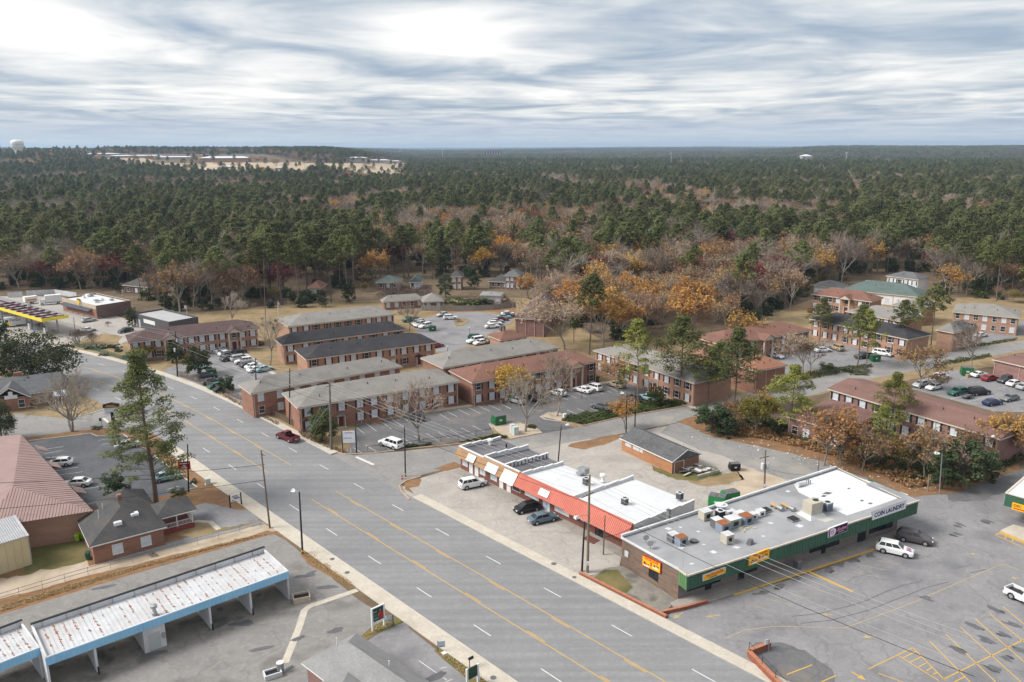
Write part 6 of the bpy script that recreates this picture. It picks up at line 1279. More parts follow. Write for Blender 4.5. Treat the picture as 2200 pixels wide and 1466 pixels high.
# small trailer, dumpsters, bins
def dumpster(px,py,ang,label,col=None,lids=True,s=1.0,z=.02):
 p = P(px,py); t = thing('dumpster',label,'dumpster',(p.x,p.y,z),'green dumpsters',ang); DG = col or mat('green_dumpster_paint',(.02,.12,.045),.55,(.03,.16,.06),2.5,5,(.015,.07,.03),.8,.5)
 w,d,h0,h1 = 1.0 * s,.85 * s,1.15 * s,1.55 * s; b = MB()
 prof = [(-d,.12),(d * .85,.12),(d,h0 * .55),(d * .55,h1),(-d,h1)]
 b.hull([(-w,y,zz) for y,zz in prof],[(w,y,zz) for y,zz in prof],0,True,None,True); inst('bin_body',b.mesh('bin_body',DG),t)
 for s_ in (-1,1):
  b = MB(); b.obox((s_ * w * .5 - w * .47,-d,h1 + .01),(w * .94,0,0),(0,d * 1.5,0),(0,0,.06)); inst('lid',b.mesh('lid',DGREY),t)
  b = MB(); b.obox((s_ * (w + .01) - (.14 if s_ < 0 else 0),-d * .6,h0 * .5),(.14,0,0),(0,d * 1.2,0),(0,0,.2)); inst('fork_sleeve',b.mesh('fork_sleeve',DG),t)
 b = MB()
 for x in (-.75,.75):
  for y in (-.6,.6): b.tube((x * s - .05,y * s,.07),(x * s + .05,y * s,.07),.07,.07,8)
 inst('casters',b.mesh('casters',BLACKM),t); b = MB(); b.obox((-.25 * s,-d - .015,.7 * s),(.5 * s,0,0),(0,.02,0),(0,0,.3 * s)); inst('label_plate',b.mesh('label_plate',PLATE),t); return t
dumpster(1541,1088,-.45,'bright green dumpster nearer the white parapet',mat('bright_green_paint',(.02,.20,.055),.5,(.03,.25,.08),2.0),s=1.25); dumpster(1566,1079,.35,'bright green dumpster behind its twin in the back lot',mat('bright_green_paint',(.02,.20,.055),.5),s=1.25)
dumpster(1577,1010,.1,'small black dumpster near the scrap pile',mat('black_dumpster_paint',(.018,.018,.02),.5),s=.85); dumpster(1071,911,.5,'dark green dumpster by the utility pole in the striped car park',s=1.25); dumpster(455,808,.4,'dark green dumpster in the west car park',s=1.15); dumpster(929,711,.3,'dark green dumpster at the rear lot entrance'); dumpster(1879,776,.1,'dark green dumpster between pines in the middle right lot',s=1.1); dumpster(2076,806,-.3,'dark green dumpster with a cardboard box in the right lot',s=1.3)
p = P(2079,811); t = thing('cardboard_box','tan cardboard box against the right hand dumpster','box',p); mb = MB(); mb.box(p,(.9,.7,.75),.4); mb.build('carton',mat('cardboard',(.36,.25,.15),.8),t); mb = MB(); mb.box(p + UP * .75,(.92,.25,.03),.4); mb.build('flap',mat('cardboard',(.36,.25,.15),.8),t)
A,B = P(2067,858),P(2086,853); d = B - A; t = thing('utility_trailer','small dark flat trailer between the green and black suvs','trailer',(A + B) / 2,None,math.atan2(d.y,d.x)); b = MB(); b.obox((-1.5,-.8,.5),(3,0,0),(0,1.6,0),(0,0,.08)); b.obox((-1.5,-.8,.58),(3,0,0),(0,.05,0),(0,0,.3)); b.obox((-1.5,.75,.58),(3,0,0),(0,.05,0),(0,0,.3)); inst('bed',b.mesh('bed',DGREY),t); wheels4(t,(0,),.95,.3); b = MB(); b.tube((1.5,0,.5),(2.4,0,.45),.05,.05,5); inst('tow_bar',b.mesh('tow_bar',BLACKM),t)
def wheelie(px,py,ang,col,label,g):
 p = P(px,py); t = thing('wheelie_bin',label,'bin',(p.x,p.y,.02),g,ang); b = MB(); b.hull([(-.24,-.26,.1),(.24,-.26,.1),(.24,.26,.1),(-.24,.26,.1)],[(-.3,-.36,1.0),(.3,-.36,1.0),(.3,.36,1.0),(-.3,.36,1.0)],0,True,None,True); inst('bin_body',b.mesh('bin_body',col),t); b = MB(); b.hull([(-.32,-.4,1.0),(.32,-.4,1.0),(.32,.38,1.0),(-.32,.38,1.0)],[(-.3,-.3,1.1),(.3,-.3,1.1),(.3,.36,1.12),(-.3,.36,1.12)]); inst('lid',b.mesh('lid',col),t); b = MB()
 for s in (-1,1): b.tube((s * .27,.32,.11),(s * .33,.32,.11),.11,.11,10)
 inst('wheels',b.mesh('wheels',BLACKM),t,None or (0,0,0))
LIME = mat('lime_bin',(.30,.52,.02),.5)
wheelie(167,1163,.4,LIME,'left one of two lime green bins by the container','lime green bins'); wheelie(178,1158,.4,LIME,'right one of two lime green bins by the container','lime green bins'); wheelie(190,1202,.3,mat('dark_green_bin',(.015,.09,.06),.5),'dark green bin at the corner of the small brick house',None)
# ------------------------------------------------------------ poles, lamps, wires
WOOD = mat('weathered_pole_wood',(.12,.092,.07),.9,(.19,.15,.12),2,5,stretch=(1,1,.2)); WOODB = mat('creosote_pole',(.022,.019,.017),.8,(.04,.035,.03),2); LAMP = mat('lamp_head',(.62,.63,.65),.4)
def upole(bx,by,tx,ty,label,m=None,r=.16,arms=(),trans=(),lamp=None,cat='utility pole',box=None,group=None,yellow=False):
 b = P(bx,by); h = height_to(b,ty); tp = b + UP * h; d = ray(tx,ty); tt = tp.y / d.y; tp = Vector((d.x * tt,tp.y,CAM_H + d.z * tt)); tp = Vector((b.x + max(-.9,min(.9,tp.x - b.x)),b.y,h))
 t = thing(cat.replace(' ','_'),label,cat,b,group); mb = MB(); mid = b.lerp(tp,.5); mb.tube(b - UP * .3,mid,r,r * .85,8); mb.tube(mid,tp,r * .85,r * .65,8); mb.build('shaft',m or WOOD,t); ax_ = (tp - b).normalized()
 for zf,ln,ang in arms:
  c = b + ax_ * (h - zf); u = Vector((math.cos(ang),math.sin(ang),0)); mb = MB(); mb.obox(c - u * ln / 2 - Vector((0,0,.06)) + Vector((-u.y,u.x,0)) * r,u * ln,Vector((-u.y,u.x,0)) * .1,UP * .12); mb.build('crossarm',WOOD,t)
  for s in (-.46,-.2,.2,.46): mb = MB(); q = c + u * ln * s + Vector((-u.y,u.x,0)) * (r + .05) + UP * .06; mb.tube(q,q + UP * .16,.05,.035,6); mb.build('insulator',LAMP,t)
 for zf,ang,s in trans:
  c = b + ax_ * (h - zf) + Vector((math.cos(ang),math.sin(ang),0)) * (.32 * s + r); mb = MB(); mb.tube(c,c + UP * .95 * s,.28 * s,.28 * s,12); mb.tube(c + UP * .95 * s,c + UP * 1.05 * s,.2 * s,.1 * s,10); mb.build('transformer',LAMP,t)
 if lamp:
  zf,ang,ln = lamp; c = b + ax_ * (h - zf); u = Vector((math.cos(ang),math.sin(ang),0)); mb = MB(); mb.tube(c,c + u * ln + UP * .15,.035,.03,5); mb.build('lamp_arm',GALV,t); mb = MB(); q = c + u * ln + UP * .1; mb.hull([q - u * .1 + Vector((-u.y,u.x,0)) * .22 - UP * .1,q - u * .1 - Vector((-u.y,u.x,0)) * .22 - UP * .1,q + u * .6 - Vector((-u.y,u.x,0)) * .3 - UP * .18,q + u * .6 + Vector((-u.y,u.x,0)) * .3 - UP * .18],[q + UP * .14 - u * .05,q + UP * .14 - u * .04,q + u * .5 - Vector((-u.y,u.x,0)) * .22 + UP * .16,q + u * .5 + Vector((-u.y,u.x,0)) * .22 + UP * .16],0,True,None,True); mb.build('lamp_head',LAMP,t)
 if yellow: mb = MB(); mb.tube(b + UP * .3,b + UP * .62,r * 1.15,r * 1.15,8); mb.build('yellow_band',M_YPAINT,t)
 if box: mb = MB(); mb.box(b + ax_ * box + Vector((0,-r - .1,0)),(.3,.2,.5)); mb.build('meter_box',LAMP,t)
 return b,h
p1_ = upole(650,1190,643,1057,'black light pole with pale lamp box by the car wash corner',WOODB,.15,lamp=(.1,2.6,.8),cat='light pole',yellow=True)
p2_ = upole(580,1135,561,968,'leaning grey utility pole at the entrance of the small brick house',None,.15,arms=((.7,1.0,RA),))
p3_ = upole(871,1024,869,918,'slim black pole on the dirt corner of the side street',WOODB,.13,yellow=True,cat='utility pole')
p4_ = upole(1199,992,1206,914,'black light pole with pale lamp behind the strip of shops',WOODB,.12,lamp=(.1,.3,.9),cat='light pole')
p5_ = upole(1262,1230,1267,1020,'tall wooden utility pole in front of the red mansard',mat('brown_pole_wood',(.17,.135,.09),.9,(.23,.19,.13),2),.19,arms=((2.9,2.4,RA + PI / 2),),trans=(),lamp=(5.6,PI + .5,1.6),box=1.2)
p5b = upole(1250,1228,1256,1122,'shorter black pole beside the tall wooden one',WOODB,.15,arms=((.1,1.6,RA),))
p6_ = upole(1296,1192,1300,1108,'thin weathered pole right of the tall wooden one',None,.11)
p7_ = upole(712,967,708,818,'thick utility pole with guy wires at the road corner',mat('grey_pole_wood',(.13,.115,.10),.9,(.19,.17,.15),2),.24,arms=((1.1,1.6,RA + PI / 2),))
p8_ = upole(622,912,624,792,'utility pole in front of the junction block',WOODB,.15,arms=((.6,1.2,RA + PI / 2),)); p9_ = upole(551,883,549,770,'utility pole in front of the second grey roof',WOODB,.15,arms=((.4,1.0,RA + PI / 2),))
p10_ = upole(381,810,377,712,'tall utility pole with white equipment beside the round green tree',WOODB,.18,arms=((.9,2.2,RA + PI / 2),),trans=((5.2,2.6,.9),(2.6,-.6,.6)))
p11_ = upole(164,742,158,682,'wooden pole by the crape myrtles',mat('pale_pole_wood',(.26,.22,.18),.9),.14); p12_ = upole(70,704,65,652,'pole standing before the yellow canopy edge',None,.13)
p13_ = upole(405,1057,403,955,'black pole carrying the red sign',WOODB,.15); p14_ = upole(1345,935,1347,845,'pole behind the bright orange small tree',WOODB,.13,lamp=(.1,2.8,.7)); p14b = upole(1364,921,1366,842,'second black pole right of the orange small tree',WOODB,.12)
p15_ = upole(1642,1058,1645,967,'utility pole with twin transformers behind the green fronted shops',WOOD,.16,arms=((1.3,2.2,.5),),trans=((3.2,.3,1.0),(3.2,3.4,1.0)),box=1.0)
p16_ = upole(1757,1024,1760,977,'short pole at the back corner of the white roof',None,.10); upole(262,655,265,622,'pale cross armed pole behind the gas station shop',LAMP,.13,arms=((.6,2.6,.4),(1.8,2.2,.4)))
upole(571,700,567,556,'very tall thin pole at the wood edge behind the grey roof',None,.12); upole(598,690,597,647,'pale pole with equipment behind the pale grey roof',LAMP,.12,trans=((1.2,.5,.6),)); upole(402,695,401,658,'white topped pole behind the charcoal shop',LAMP,.12,trans=((.8,3,.9),)); upole(1102,665,1103,612,'pale pole at the end of the wooden fence',mat('pale_pole_wood',(.26,.22,.18),.9),.12); upole(1119,662,1121,614,'second pale pole beside the charcoal roofed building',mat('pale_pole_wood',(.26,.22,.18),.9),.14); upole(915,655,913,620,'dark pole in the garden behind the rear car park',None,.1)
for bx,by,tx,ty,lab in ((2018,1062,2024,975,'twin headed floodlight pole before the dark cedars'),(2112,1012,2118,940,'curved arm street lamp behind the dark cedars'),(1993,1056,1996,1020,'stub wooden pole left of the twin floodlight')):
 if 'twin' in lab and 'stub' not in lab: upole(bx,by,tx,ty,lab,GALV,.1,lamp=(0,3.0,.5),cat='light pole'); c = P(bx,by); 
 elif 'stub' in lab: upole(bx,by,tx,ty,lab,mat('pale_pole_wood',(.26,.22,.18),.9),.11)
 else: upole(bx,by,tx,ty,lab,GALV,.08,lamp=(0,.2,1.1),cat='light pole')
b0 = P(2018,1062); 
def globe(bx,by,ty,lab):
 b = P(bx,by); h = height_to(b,ty); t = thing('lamp_post',lab,'lamp post',b,None); mb = MB(); mb.tube(b,b + UP * (h - .4),.06,.05,6); mb.build('post',BLACKM,t); mb = MB(); mb.lathe(b + UP * (h - .4),[(.1,0),(.24,.12),(.24,.34),(.1,.5)],10); mb.build('globe',LAMP,t)
for a in ((1009,724,703,'black lamp post with white globe in the rear lot'),(962,768,744,'white globe lamp behind the narrow grey roof'),(1914,772,737,'white globe lamp beside the black roofed block door'),(1250,857,832,'globe lamp near the white portico'),(520,752,718,'globe lamp beside the maroon roof portico'),(1628,770,737,'globe lamp at the red roof portico')): globe(*a)
WIRE = mat('pale_wire',(.42,.42,.43),.5,metallic=.3); WIRED = mat('black_cable',(.02,.02,.022),.6)
def wire(a,b,sag,label,r=.022,m=None,group='overhead wires'):
 a,b = Vector(a),Vector(b); n = 14; pts = [a.lerp(b,i / n) - UP * (sag * 4 * (i / n) * (1 - i / n)) for i in range(n + 1)]; mb = MB(); mb.path(pts,r,4); return mb.build('overhead_wire',m or WIRE,None,None,label=label,cat='wire',group=group)
def top(p,dz,off=0.0): return p[0] + UP * (p[1] - dz) + RNV * off
nx = (R(-17,71.2),13.5); pv = (R(-262,71.5),12.0)
chain = [pv,p10_,p9_,p8_,p7_,p5_,nx]; nm = ['the bend','the tall equipment pole','the second grey roof pole','the junction block pole','the guyed corner pole','the tall wooden pole','']
for i in range(len(chain) - 1):
 lab = 'overhead wire strung from the pole at %s to the next pole' % nm[i] if i < 5 else 'overhead wire crossing above the green fronted shops and their car park'
 for dz,off in ((.15,0),(1.0,.5),(1.0,-.5),(3.0,0),(4.0,.1)): wire(top(chain[i],dz,off),top(chain[i + 1],dz,off),.5 if i < 5 else .9,lab,.02 if dz < 4 else .03,WIRE if dz < 4 else WIRED,'overhead wires from ' + (nm[i] or 'x'))
wire(top(p2_,2.2),(-95,108,7.5),.9,'thick black cable from the leaning pole past the brick house',.035,WIRED,'cables from the leaning pole'); wire(top(p2_,4.6),(-95,100,6.0),.9,'lower thick black cable from the leaning pole past the brick house',.035,WIRED,'cables from the leaning pole'); wire(top(p2_,2.2),top(p7_,5),.8,'thin wire crossing the main road to the guyed corner pole',.015,WIRE,'wires crossing the main road')
wire(top(p15_,3.2),P(1757,1020,4.0),.4,'wire from the twin transformer pole to the short corner pole',.02,WIRED); wire(top(p15_,3.4),P(1713,1038,5.2),.2,'wire dropping from the twin transformer pole to the shop roof',.018,WIRED); wire(top(p6_,3.2),P(1358,1133,4.1),.3,'cable from the thin weathered pole to the end of the red mansard',.03,WIRED); wire(P(1362,1135,4.2),P(1515,1092,5.0),.2,'cable running along the white end wall of the strip',.025,WIRED); wire(top(p4_,.4),top(p14_,1.2),.5,'wire from the lamp behind the strip to the pole by the orange tree',.014); wire(top(p3_,.3),top(p4_,.6),.6,'wire between the dirt corner pole and the lamp behind the strip',.014)
for i,(dx,dy) in enumerate(((-5.5,-3.4),(-6.3,-2.4),(-4.6,-4.2),(-6.8,-4.4))): wire(top(p7_,1.5 + i * 1.1),p7_[0] + Vector((dx,dy * -.4,0)),0,'guy wire slanting from the thick corner pole to the ground',.018,WIRE,'guy wires of the corner pole')
# ------------------------------------------------------------ fences and low walls
def fence_line(name,label,pts,h,post_step,m,mp,pick=None,rails=(.2,.9),pw=.08,board=False,kindname='fence'):
 t = thing(name,label,'fence',pts[0]); 
 for a,b in zip(pts,pts[1:]):
  a,b = Vector(a),Vector(b); d = b - a; L_ = d.length; n = max(1,int(round(L_ / post_step))); u = d / L_
  f = Fr(a,b)
  for i in range(n + 1): mb = MB(); f.box(mb,L_ * i / n - pw / 2,L_ * i / n + pw / 2,-pw / 2,pw / 2,0,h + .08); mb.build('post',mp,t)
  for i in range(n):
   x0,x1 = L_ * i / n + pw / 2,L_ * (i + 1) / n - pw / 2; mb = MB()
   for z in rails: f.box(mb,x0,x1,-.02,.02,h * z - .03,h * z + .03)
   if mb.v: mb.build('rails',mp,t,'stuff')
   if pick:
    mb = MB(); k = max(1,int((x1 - x0) / pick)); w = (x1 - x0) / k
    for j in range(k): hh = h * (1 + (.03 * math.sin(j * 2.3 + i) if board else 0)); f.box(mb,x0 + w * j + w * (.04 if board else .36),x0 + w * (j + 1) - w * (.04 if board else .36),-.045,-.022,.04,hh)
    mb.build('fence_boards' if board else 'pickets',m,t,'stuff')
BRFENCE = mat('brown_iron_fence',(.17,.125,.095),.8,(.22,.17,.13),1.5)
fence_line('picket_fence','brown picket fence between the main road and the grey roofed blocks',[R(s,71.9) for s in (-196,-180,-165,-150,-138,-127)],1.35,2.4,BRFENCE,BRFENCE,.16)
GRW = mat('grey_fence_boards',(.20,.185,.165),.9,(.28,.26,.235),1.8,5,stretch=(1,1,.3))
fence_line('wooden_fence','weathered grey wooden fence behind the rear car park',[P(905,668),P(948,669),P(1020,668),P(1060,666),P(1108,660)],1.9,2.4,GRW,GRW,.2,board=True)
fence_line('white_fence','white panel fence behind the gas station',[P(18,640),P(48,638)],2.0,2.4,WHITE2,WHITE2,.3,board=True); fence_line('white_fence','longer white panel fence right of the dark gate behind the gas station',[P(58,636),P(118,633),P(165,640)],2.0,2.4,WHITE2,WHITE2,.3,board=True)
GRF = mat('green_mesh_fence',(.05,.14,.10),.6); fence_line('mesh_fence','low green mesh fence along the gas station border',[P(160,744),P(205,754),P(250,768),P(300,786)],1.1,2.5,GRF,GRF,.22,(.05,.35,.65,.97),.05)
fence_line('wire_fence','thin wire fence with metal posts along the weedy strip',[P(-10,1296),P(140,1250),P(330,1195),P(470,1158),P(560,1132)],1.1,3.0,GALV,GALV,None,(.5,.97),.045); fence_line('wire_fence','thin fence posts along the side street verge of the striped car park',[P(790,970),P(870,960),P(985,945),P(1060,930)],1.0,3.5,BLACKM,BLACKM,None,(.97,),.05)
fence_line('wooden_fence','dark wooden fence behind the cream shed',[P(60,1148),P(124,1130)],1.7,2.0,mat('dark_fence_boards',(.05,.042,.036),.9),WOODB,.2,board=True)
def lowwall(label,pts,h,w):
 t = thing('brick_wall',label,'wall',pts[0])
 for a,b in zip(pts,pts[1:]):
  f = Fr(a,b); n = max(1,int(f.L / 1.6))
  for i in range(n):
   mb = MB(); f.box(mb,f.L * i / n,f.L * (i + 1) / n - .02,-w / 2,w / 2,0,h - .08); mb.build('wall_section',mat('red_wall_brick',(.23,.075,.045),.9,(.32,.12,.075),3,5,stretch=(1,1,3)),t); mb = MB(); f.box(mb,f.L * i / n,f.L * (i + 1) / n - .03,-w / 2 - .04,w / 2 + .04,h - .079,h); mb.build('coping_block',mat('orange_coping',(.36,.15,.09),.9,(.44,.20,.12),2),t)
 return t
lowwall('low red brick edging wall along the sidewalk by the grass bed',[R(-63.5,71.25),R(-49.5,71.25)],.42,.25); lowwall('low red brick wall running from the sidewalk to the shop front',[P(1424,1320),P(1470,1310),P(1520,1296)],.5,.25)
tw = lowwall('red brick retaining wall with black railing at the car park entrance',[P(1653,1392),P(1608,1410),P(1665,1470),P(1720,1530)],.8,.38); mb = MB(); q = [P(1608,1410),P(1636,1440),P(1665,1470),P(1720,1530)]
for a in q: mb.tube(a + UP * .8,a + UP * 1.75,.03,.03,5)
for a,b in zip(q,q[1:]): mb.tube(a + UP * 1.72,b + UP * 1.72,.028,.028,5)
mb.build('railing',BLACKM,tw)
# ------------------------------------------------------------ signs
def board_sign(name,label,b0,b1,h,z0,face,post,pw=.09,cap=None):
 f = Fr(b0,b1); t = thing(name,label,'sign',f.at(f.L / 2))
 for x in (0,f.L): mb = MB(); f.box(mb,x - pw,x + pw,-pw,pw,0,h + .05); mb.build('post',post,t)
 mb = MB(); f.box(mb,pw + .01,f.L - pw - .01,-.05,.05,z0,h); mb.build('panel',face,t); return t,f
def bars(t,f,rows,d=-.055):
 for x0,x1,z0,z1,m in rows: mb = MB(); f.box(mb,f.L * x0,f.L * x1,d - .006,d,z0,z1); mb.build('print_band',m,t)
GOLD = mat('gold_letters',(.52,.33,.06),.5); NAVYB = mat('navy_print',(.04,.06,.22),.5); FADE = mat('faded_grey_print',(.40,.40,.44),.6)
t,f = board_sign('road_sign_board','white sign with gold and navy print on two black posts by the sidewalk',P(495,1091),P(519,1085),height_to(P(507,1088),1062),.95,SIGNW,BLACKM); h_ = height_to(P(507,1088),1062); bars(t,f,[(.22,.72,h_ - .42,h_ - .16,GOLD),(.3,.8,h_ - .62,h_ - .50,NAVYB),(.4,.92,h_ - .80,h_ - .68,NAVYB),(.16,.3,h_ - 1.0,h_ - .88,NAVYB)])
t,f = board_sign('banner_sign','big faded white banner sign on black posts at the road corner',P(737,974),P(766,973),height_to(P(751,974),927),2.0,SIGNW,BLACKM,.08); h_ = height_to(P(751,974),927); bars(t,f,[(.22,.8,h_ - .42,h_ - .2,FADE),(.12,.7,h_ - 1.45,h_ - 1.25,FADE)]); mb = MB(); q = P(767,973); mb.tube(q,q + UP * height_to(q,908),.07,.06,6); mb.build('tall_post',BLACKM,t)
b0,b1 = P(801,1357),P(826,1345); h_ = height_to(P(813,1351),1305); t,f = board_sign('billboard','white framed poster board with a figure in red on dark green',b0,b1,h_,1.15,mat('poster_green',(.02,.06,.045),.5),WHITE,.10); mb = MB(); f.box(mb,-.1,f.L + .1,-.1,.1,h_ + .051,h_ + .15); f.box(mb,.1,f.L - .1,-.08,.08,1.05,1.149); mb.build('frame',WHITE,t)
SKINM = mat('skin_print',(.42,.24,.17),.6); HAIRP = mat('dark_hair_print',(.03,.02,.018),.6)
for k,(pts,m) in enumerate([([(.55,.10),(.97,.10),(.97,.45),(.85,.58),(.68,.60),(.56,.45)],REDL),([(.62,.58),(.72,.55),(.80,.60),(.82,.85),(.70,.95),(.61,.85)],HAIRP),([(.66,.62),(.76,.62),(.77,.82),(.67,.84)],SKINM),([(.45,.30),(.58,.42),(.66,.60),(.60,.60),(.48,.42)],SKINM),([(.08,.70),(.40,.72),(.40,.78),(.08,.76)],FADE),([(.08,.16),(.5,.16),(.5,.22),(.08,.22)],mat('pale_blue_print',(.35,.50,.58),.5)),([(.08,.30),(.36,.30),(.36,.58),(.08,.56)],mat('mid_green_print',(.06,.14,.09),.5))]):
 mb = MB(); mb.quad(*[f.at(.12 + (f.L - .24) * x,-.056 - .002 * k,1.16 + (h_ - 1.18) * y) for x,y in pts]); mb.build('poster_print',m,t)
def small_sign(name,label,px,py,ty,w,hh,face,post=None,side=-1,group=None):
 b = P(px,py); h = height_to(b,ty); t = thing(name,label,'sign',b,group); mb = MB(); mb.tube(b,b + UP * h,.05,.05,6); mb.build('post',post or BLACKM,t); f = Fr(b + Vector((side * w if side < 0 else 0,0,0)),b + Vector((0 if side < 0 else w,.15,0))); mb = MB(); f.box(mb,0,f.L,-.09,-.055,h - hh,h - .05); mb.build('panel',face,t); return t,f,h
PB = mat('pale_blue_sign',(.50,.58,.68),.5)
t,f,h = small_sign('yard_sign','small pale blue yard sign beside the poster board',845,1345,1322,.75,.75,PB); bars(t,f,[(.2,.85,h - .68,h - .62,BLACKM)],-.091); t,f,h = small_sign('yard_sign','small pale blue yard sign at the tip of the lower grass verge',941,1400,1377,.8,.8,PB,None,1); bars(t,f,[(.2,.85,h - .72,h - .66,BLACKM)],-.091)
small_sign('wall_sign','white notice on a post at the end of the brick retaining wall',1651,1400,1373,.5,.7,SIGNW,GALV,-1); small_sign('street_sign','small dark green sign on a post by the side road',220,920,898,.45,.7,mat('dark_green_sign',(.02,.08,.05),.5),GALV,-1); small_sign('street_sign','blue sign on a post beside the gas station entrance',75,716,705,.7,.9,mat('blue_sign',(.16,.35,.65),.5),GALV,1); small_sign('street_sign','white and blue sign by the large crape myrtle',151,733,719,.5,.6,PB,GALV,-1)
b = P(22,712); t = thing('warning_sign','yellow diamond warning sign at the far left of the road','sign',b); mb = MB(); mb.tube(b,b + UP * 1.8,.04,.04,5); mb.build('post',GALV,t); mb = MB(); c = b + UP * 2.3; mb.hull([c + Vector((-.75,-.05,0)),c + Vector((0,-.05,-.75)),c + Vector((.75,-.05,0)),c + Vector((0,-.05,.75))],[c + Vector((-.75,-.09,0)),c + Vector((0,-.09,-.75)),c + Vector((.75,-.09,0)),c + Vector((0,-.09,.75))]); mb.build('panel',mat('yellow_orange_sign',(.80,.44,.02),.5),t)
b = P(246,924); h_ = height_to(b,866); t = thing('entrance_sign','brown capped entrance sign with white letter board on a black post','sign',b); f = Fr(b + Vector((-1.45,-.1,0)),b + Vector((1.25,.35,0))); mb = MB(); mb.box(b,(.5,.5,h_ - 1.9)); mb.build('post',BLACKM,t); BRN = mat('dark_brown_sign',(.05,.025,.022),.6)
mb = MB(); f.box(mb,0,f.L,-.2,.2,h_ - 2.4,h_ - .95); mb.build('letter_board',SIGNW,t); mb = MB(); z = h_ - .95; mb.hull([f.at(-.15,-.3,z),f.at(f.L + .15,-.3,z),f.at(f.L + .15,-.3,z + .65),f.at(f.L / 2,-.3,z + .98),f.at(-.15,-.3,z + .65)],[f.at(-.15,.3,z),f.at(f.L + .15,.3,z),f.at(f.L + .15,.3,z + .65),f.at(f.L / 2,.3,z + .98),f.at(-.15,.3,z + .65)],0,True,None,True); mb.build('cap_board',BRN,t); bars(t,f,[(.2,.75,z + .42,z + .56,GOLD),(.12,.88,z + .16,z + .32,GOLD)],-.305); bars(t,f,[(.1,.6,z - .35,z - .2,PB),(.1,.85,z - .85,z - .78,FADE),(.1,.85,z - 1.05,z - .98,FADE)],-.205)
b = P(405,1057); h0 = height_to(b,1008); t = thing('red_sign','red sign with three white ovals hung on the black pole','sign',b + UP * h0); f = Fr(b + Vector((-1.1,-.2,0)),b + Vector((.75,.1,0))); mb = MB(); f.box(mb,0,f.L,-.12,.02,h0,h0 + 1.35); mb.build('panel',mat('crimson_sign',(.42,.012,.02),.5),t); bars(t,f,[(.1,.9,h0 + .95,h0 + 1.1,SIGNW)],-.125)
for x,z in ((.38,.3),(.62,.3),(.5,.62)): mb = MB(); c = f.at(f.L * x,-.128,h0 + z); mb.quad(*[c + f.u * math.cos(a * PI / 6) * .26 + UP * math.sin(a * PI / 6) * .15 for a in range(12)]); mb.build('white_oval',SIGNW,t)
b0,b1 = P(1004,1480),P(1027,1468); t,f = board_sign('poster_board','white framed dark green board at the bottom edge',b0,b1,2.3,1.0,mat('poster_green',(.02,.06,.045),.5),WHITE,.1); t,f,h = small_sign('real_estate_sign','plain white square sign leaning above the dark green board',1030,1462,1444,.7,.75,SIGNW,WHITE,-1)
p = P(1009,1436); t = thing('mailbox','black mailbox on a brown post beside the sidewalk','mailbox',p); mb = MB(); mb.box(p,(.1,.1,1.05)); mb.build('post',WOOD,t); mb = MB(); u = RNV; c = p + UP * 1.05 - u * .1
mb.hull([c + RD * math.cos(a) * .13 + UP * (.13 + .15 * math.sin(a)) for a in [PI * k / 6 for k in range(7)]] + [c - RD * .13,c + RD * .13],[c + u * .6 + RD * math.cos(a) * .13 + UP * (.13 + .15 * math.sin(a)) for a in [PI * k / 6 for k in range(7)]] + [c + u * .6 - RD * .13,c + u * .6 + RD * .13],0,True,None,True); mb.build('box',BLACKM,t)
p = P(956,1403); mb = MB(); mb.box(p + UP * .05,(.8,.55,.03),.7); mb.build('fallen_sign',SIGNW,None,None,label='white panel lying flat on the lower grass verge',cat='sign panel')
# ------------------------------------------------------------ cabinets, planters, hydrant, drains, scrap
TEALC = mat('pale_teal_cabinet',(.46,.55,.52),.6)
def cab(px,py,sx,sy,h,m,label,rz=.5,cat='utility box'):
 p = P(px,py); t = thing('utility_cabinet',label,cat,p,None); mb = MB(); mb.box(p,(sx + .2,sy + .2,.12),rz); mb.build('base',M_KERB,t); mb = MB(); mb.box(p + UP * .12,(sx,sy,h),rz); mb.build('cabinet',m,t); mb = MB(); mb.box(p + UP * (h + .12),(sx + .08,sy + .08,.06),rz); mb.build('lid',m,t); ca,sa = math.cos(rz),math.sin(rz); mb = MB(); mb.box(p + Vector((sa,-ca,0)) * (sy / 2 + .01) + UP * .3,(sx * .42,.02,h * .75),rz); mb.build('door_panel',WHITE2,t)
cab(1107,934,1.0,1.0,1.5,TEALC,'pale teal transformer cabinet on the street verge, right one'); cab(1101,930,.9,.9,1.6,WHITE2,'white transformer cabinet behind the pale teal one'); cab(447,1041,.8,.7,.9,TEALC,'pale green utility cabinet on the pine straw by the sidewalk'); cab(1213,901,.6,.5,1.0,WHITE,'small white meter cabinet on the round island'); cab(1079,712,1.6,1.2,1.5,DGREY,'dark ventilation unit at the end of the small brown roof')
def trough(label,pts_c,sx,sy,h,rz,m):
 p = P(*pts_c); t = thing('planter_box',label,'planter',p); ca,sa = math.cos(rz),math.sin(rz); u = Vector((ca,sa,0)); v = Vector((-sa,ca,0)); th_ = .14
 for o,a,b_ in ((-u * sx / 2 - v * sy / 2,u * sx,v * th_),(-u * sx / 2 + v * (sy / 2 - th_),u * sx,v * th_),(-u * sx / 2 - v * (sy / 2 - th_),u * th_,v * (sy - 2 * th_)),(u * (sx / 2 - th_) - v * (sy / 2 - th_),u * th_,v * (sy - 2 * th_))): mb = MB(); mb.obox(p + o,a,b_,UP * h); mb.build('side',m,t)
 mb = MB(); mb.box(p + UP * .02,(sx - 2 * th_,sy - 2 * th_,h * .6),rz); mb.build('soil',BLACKM,t)
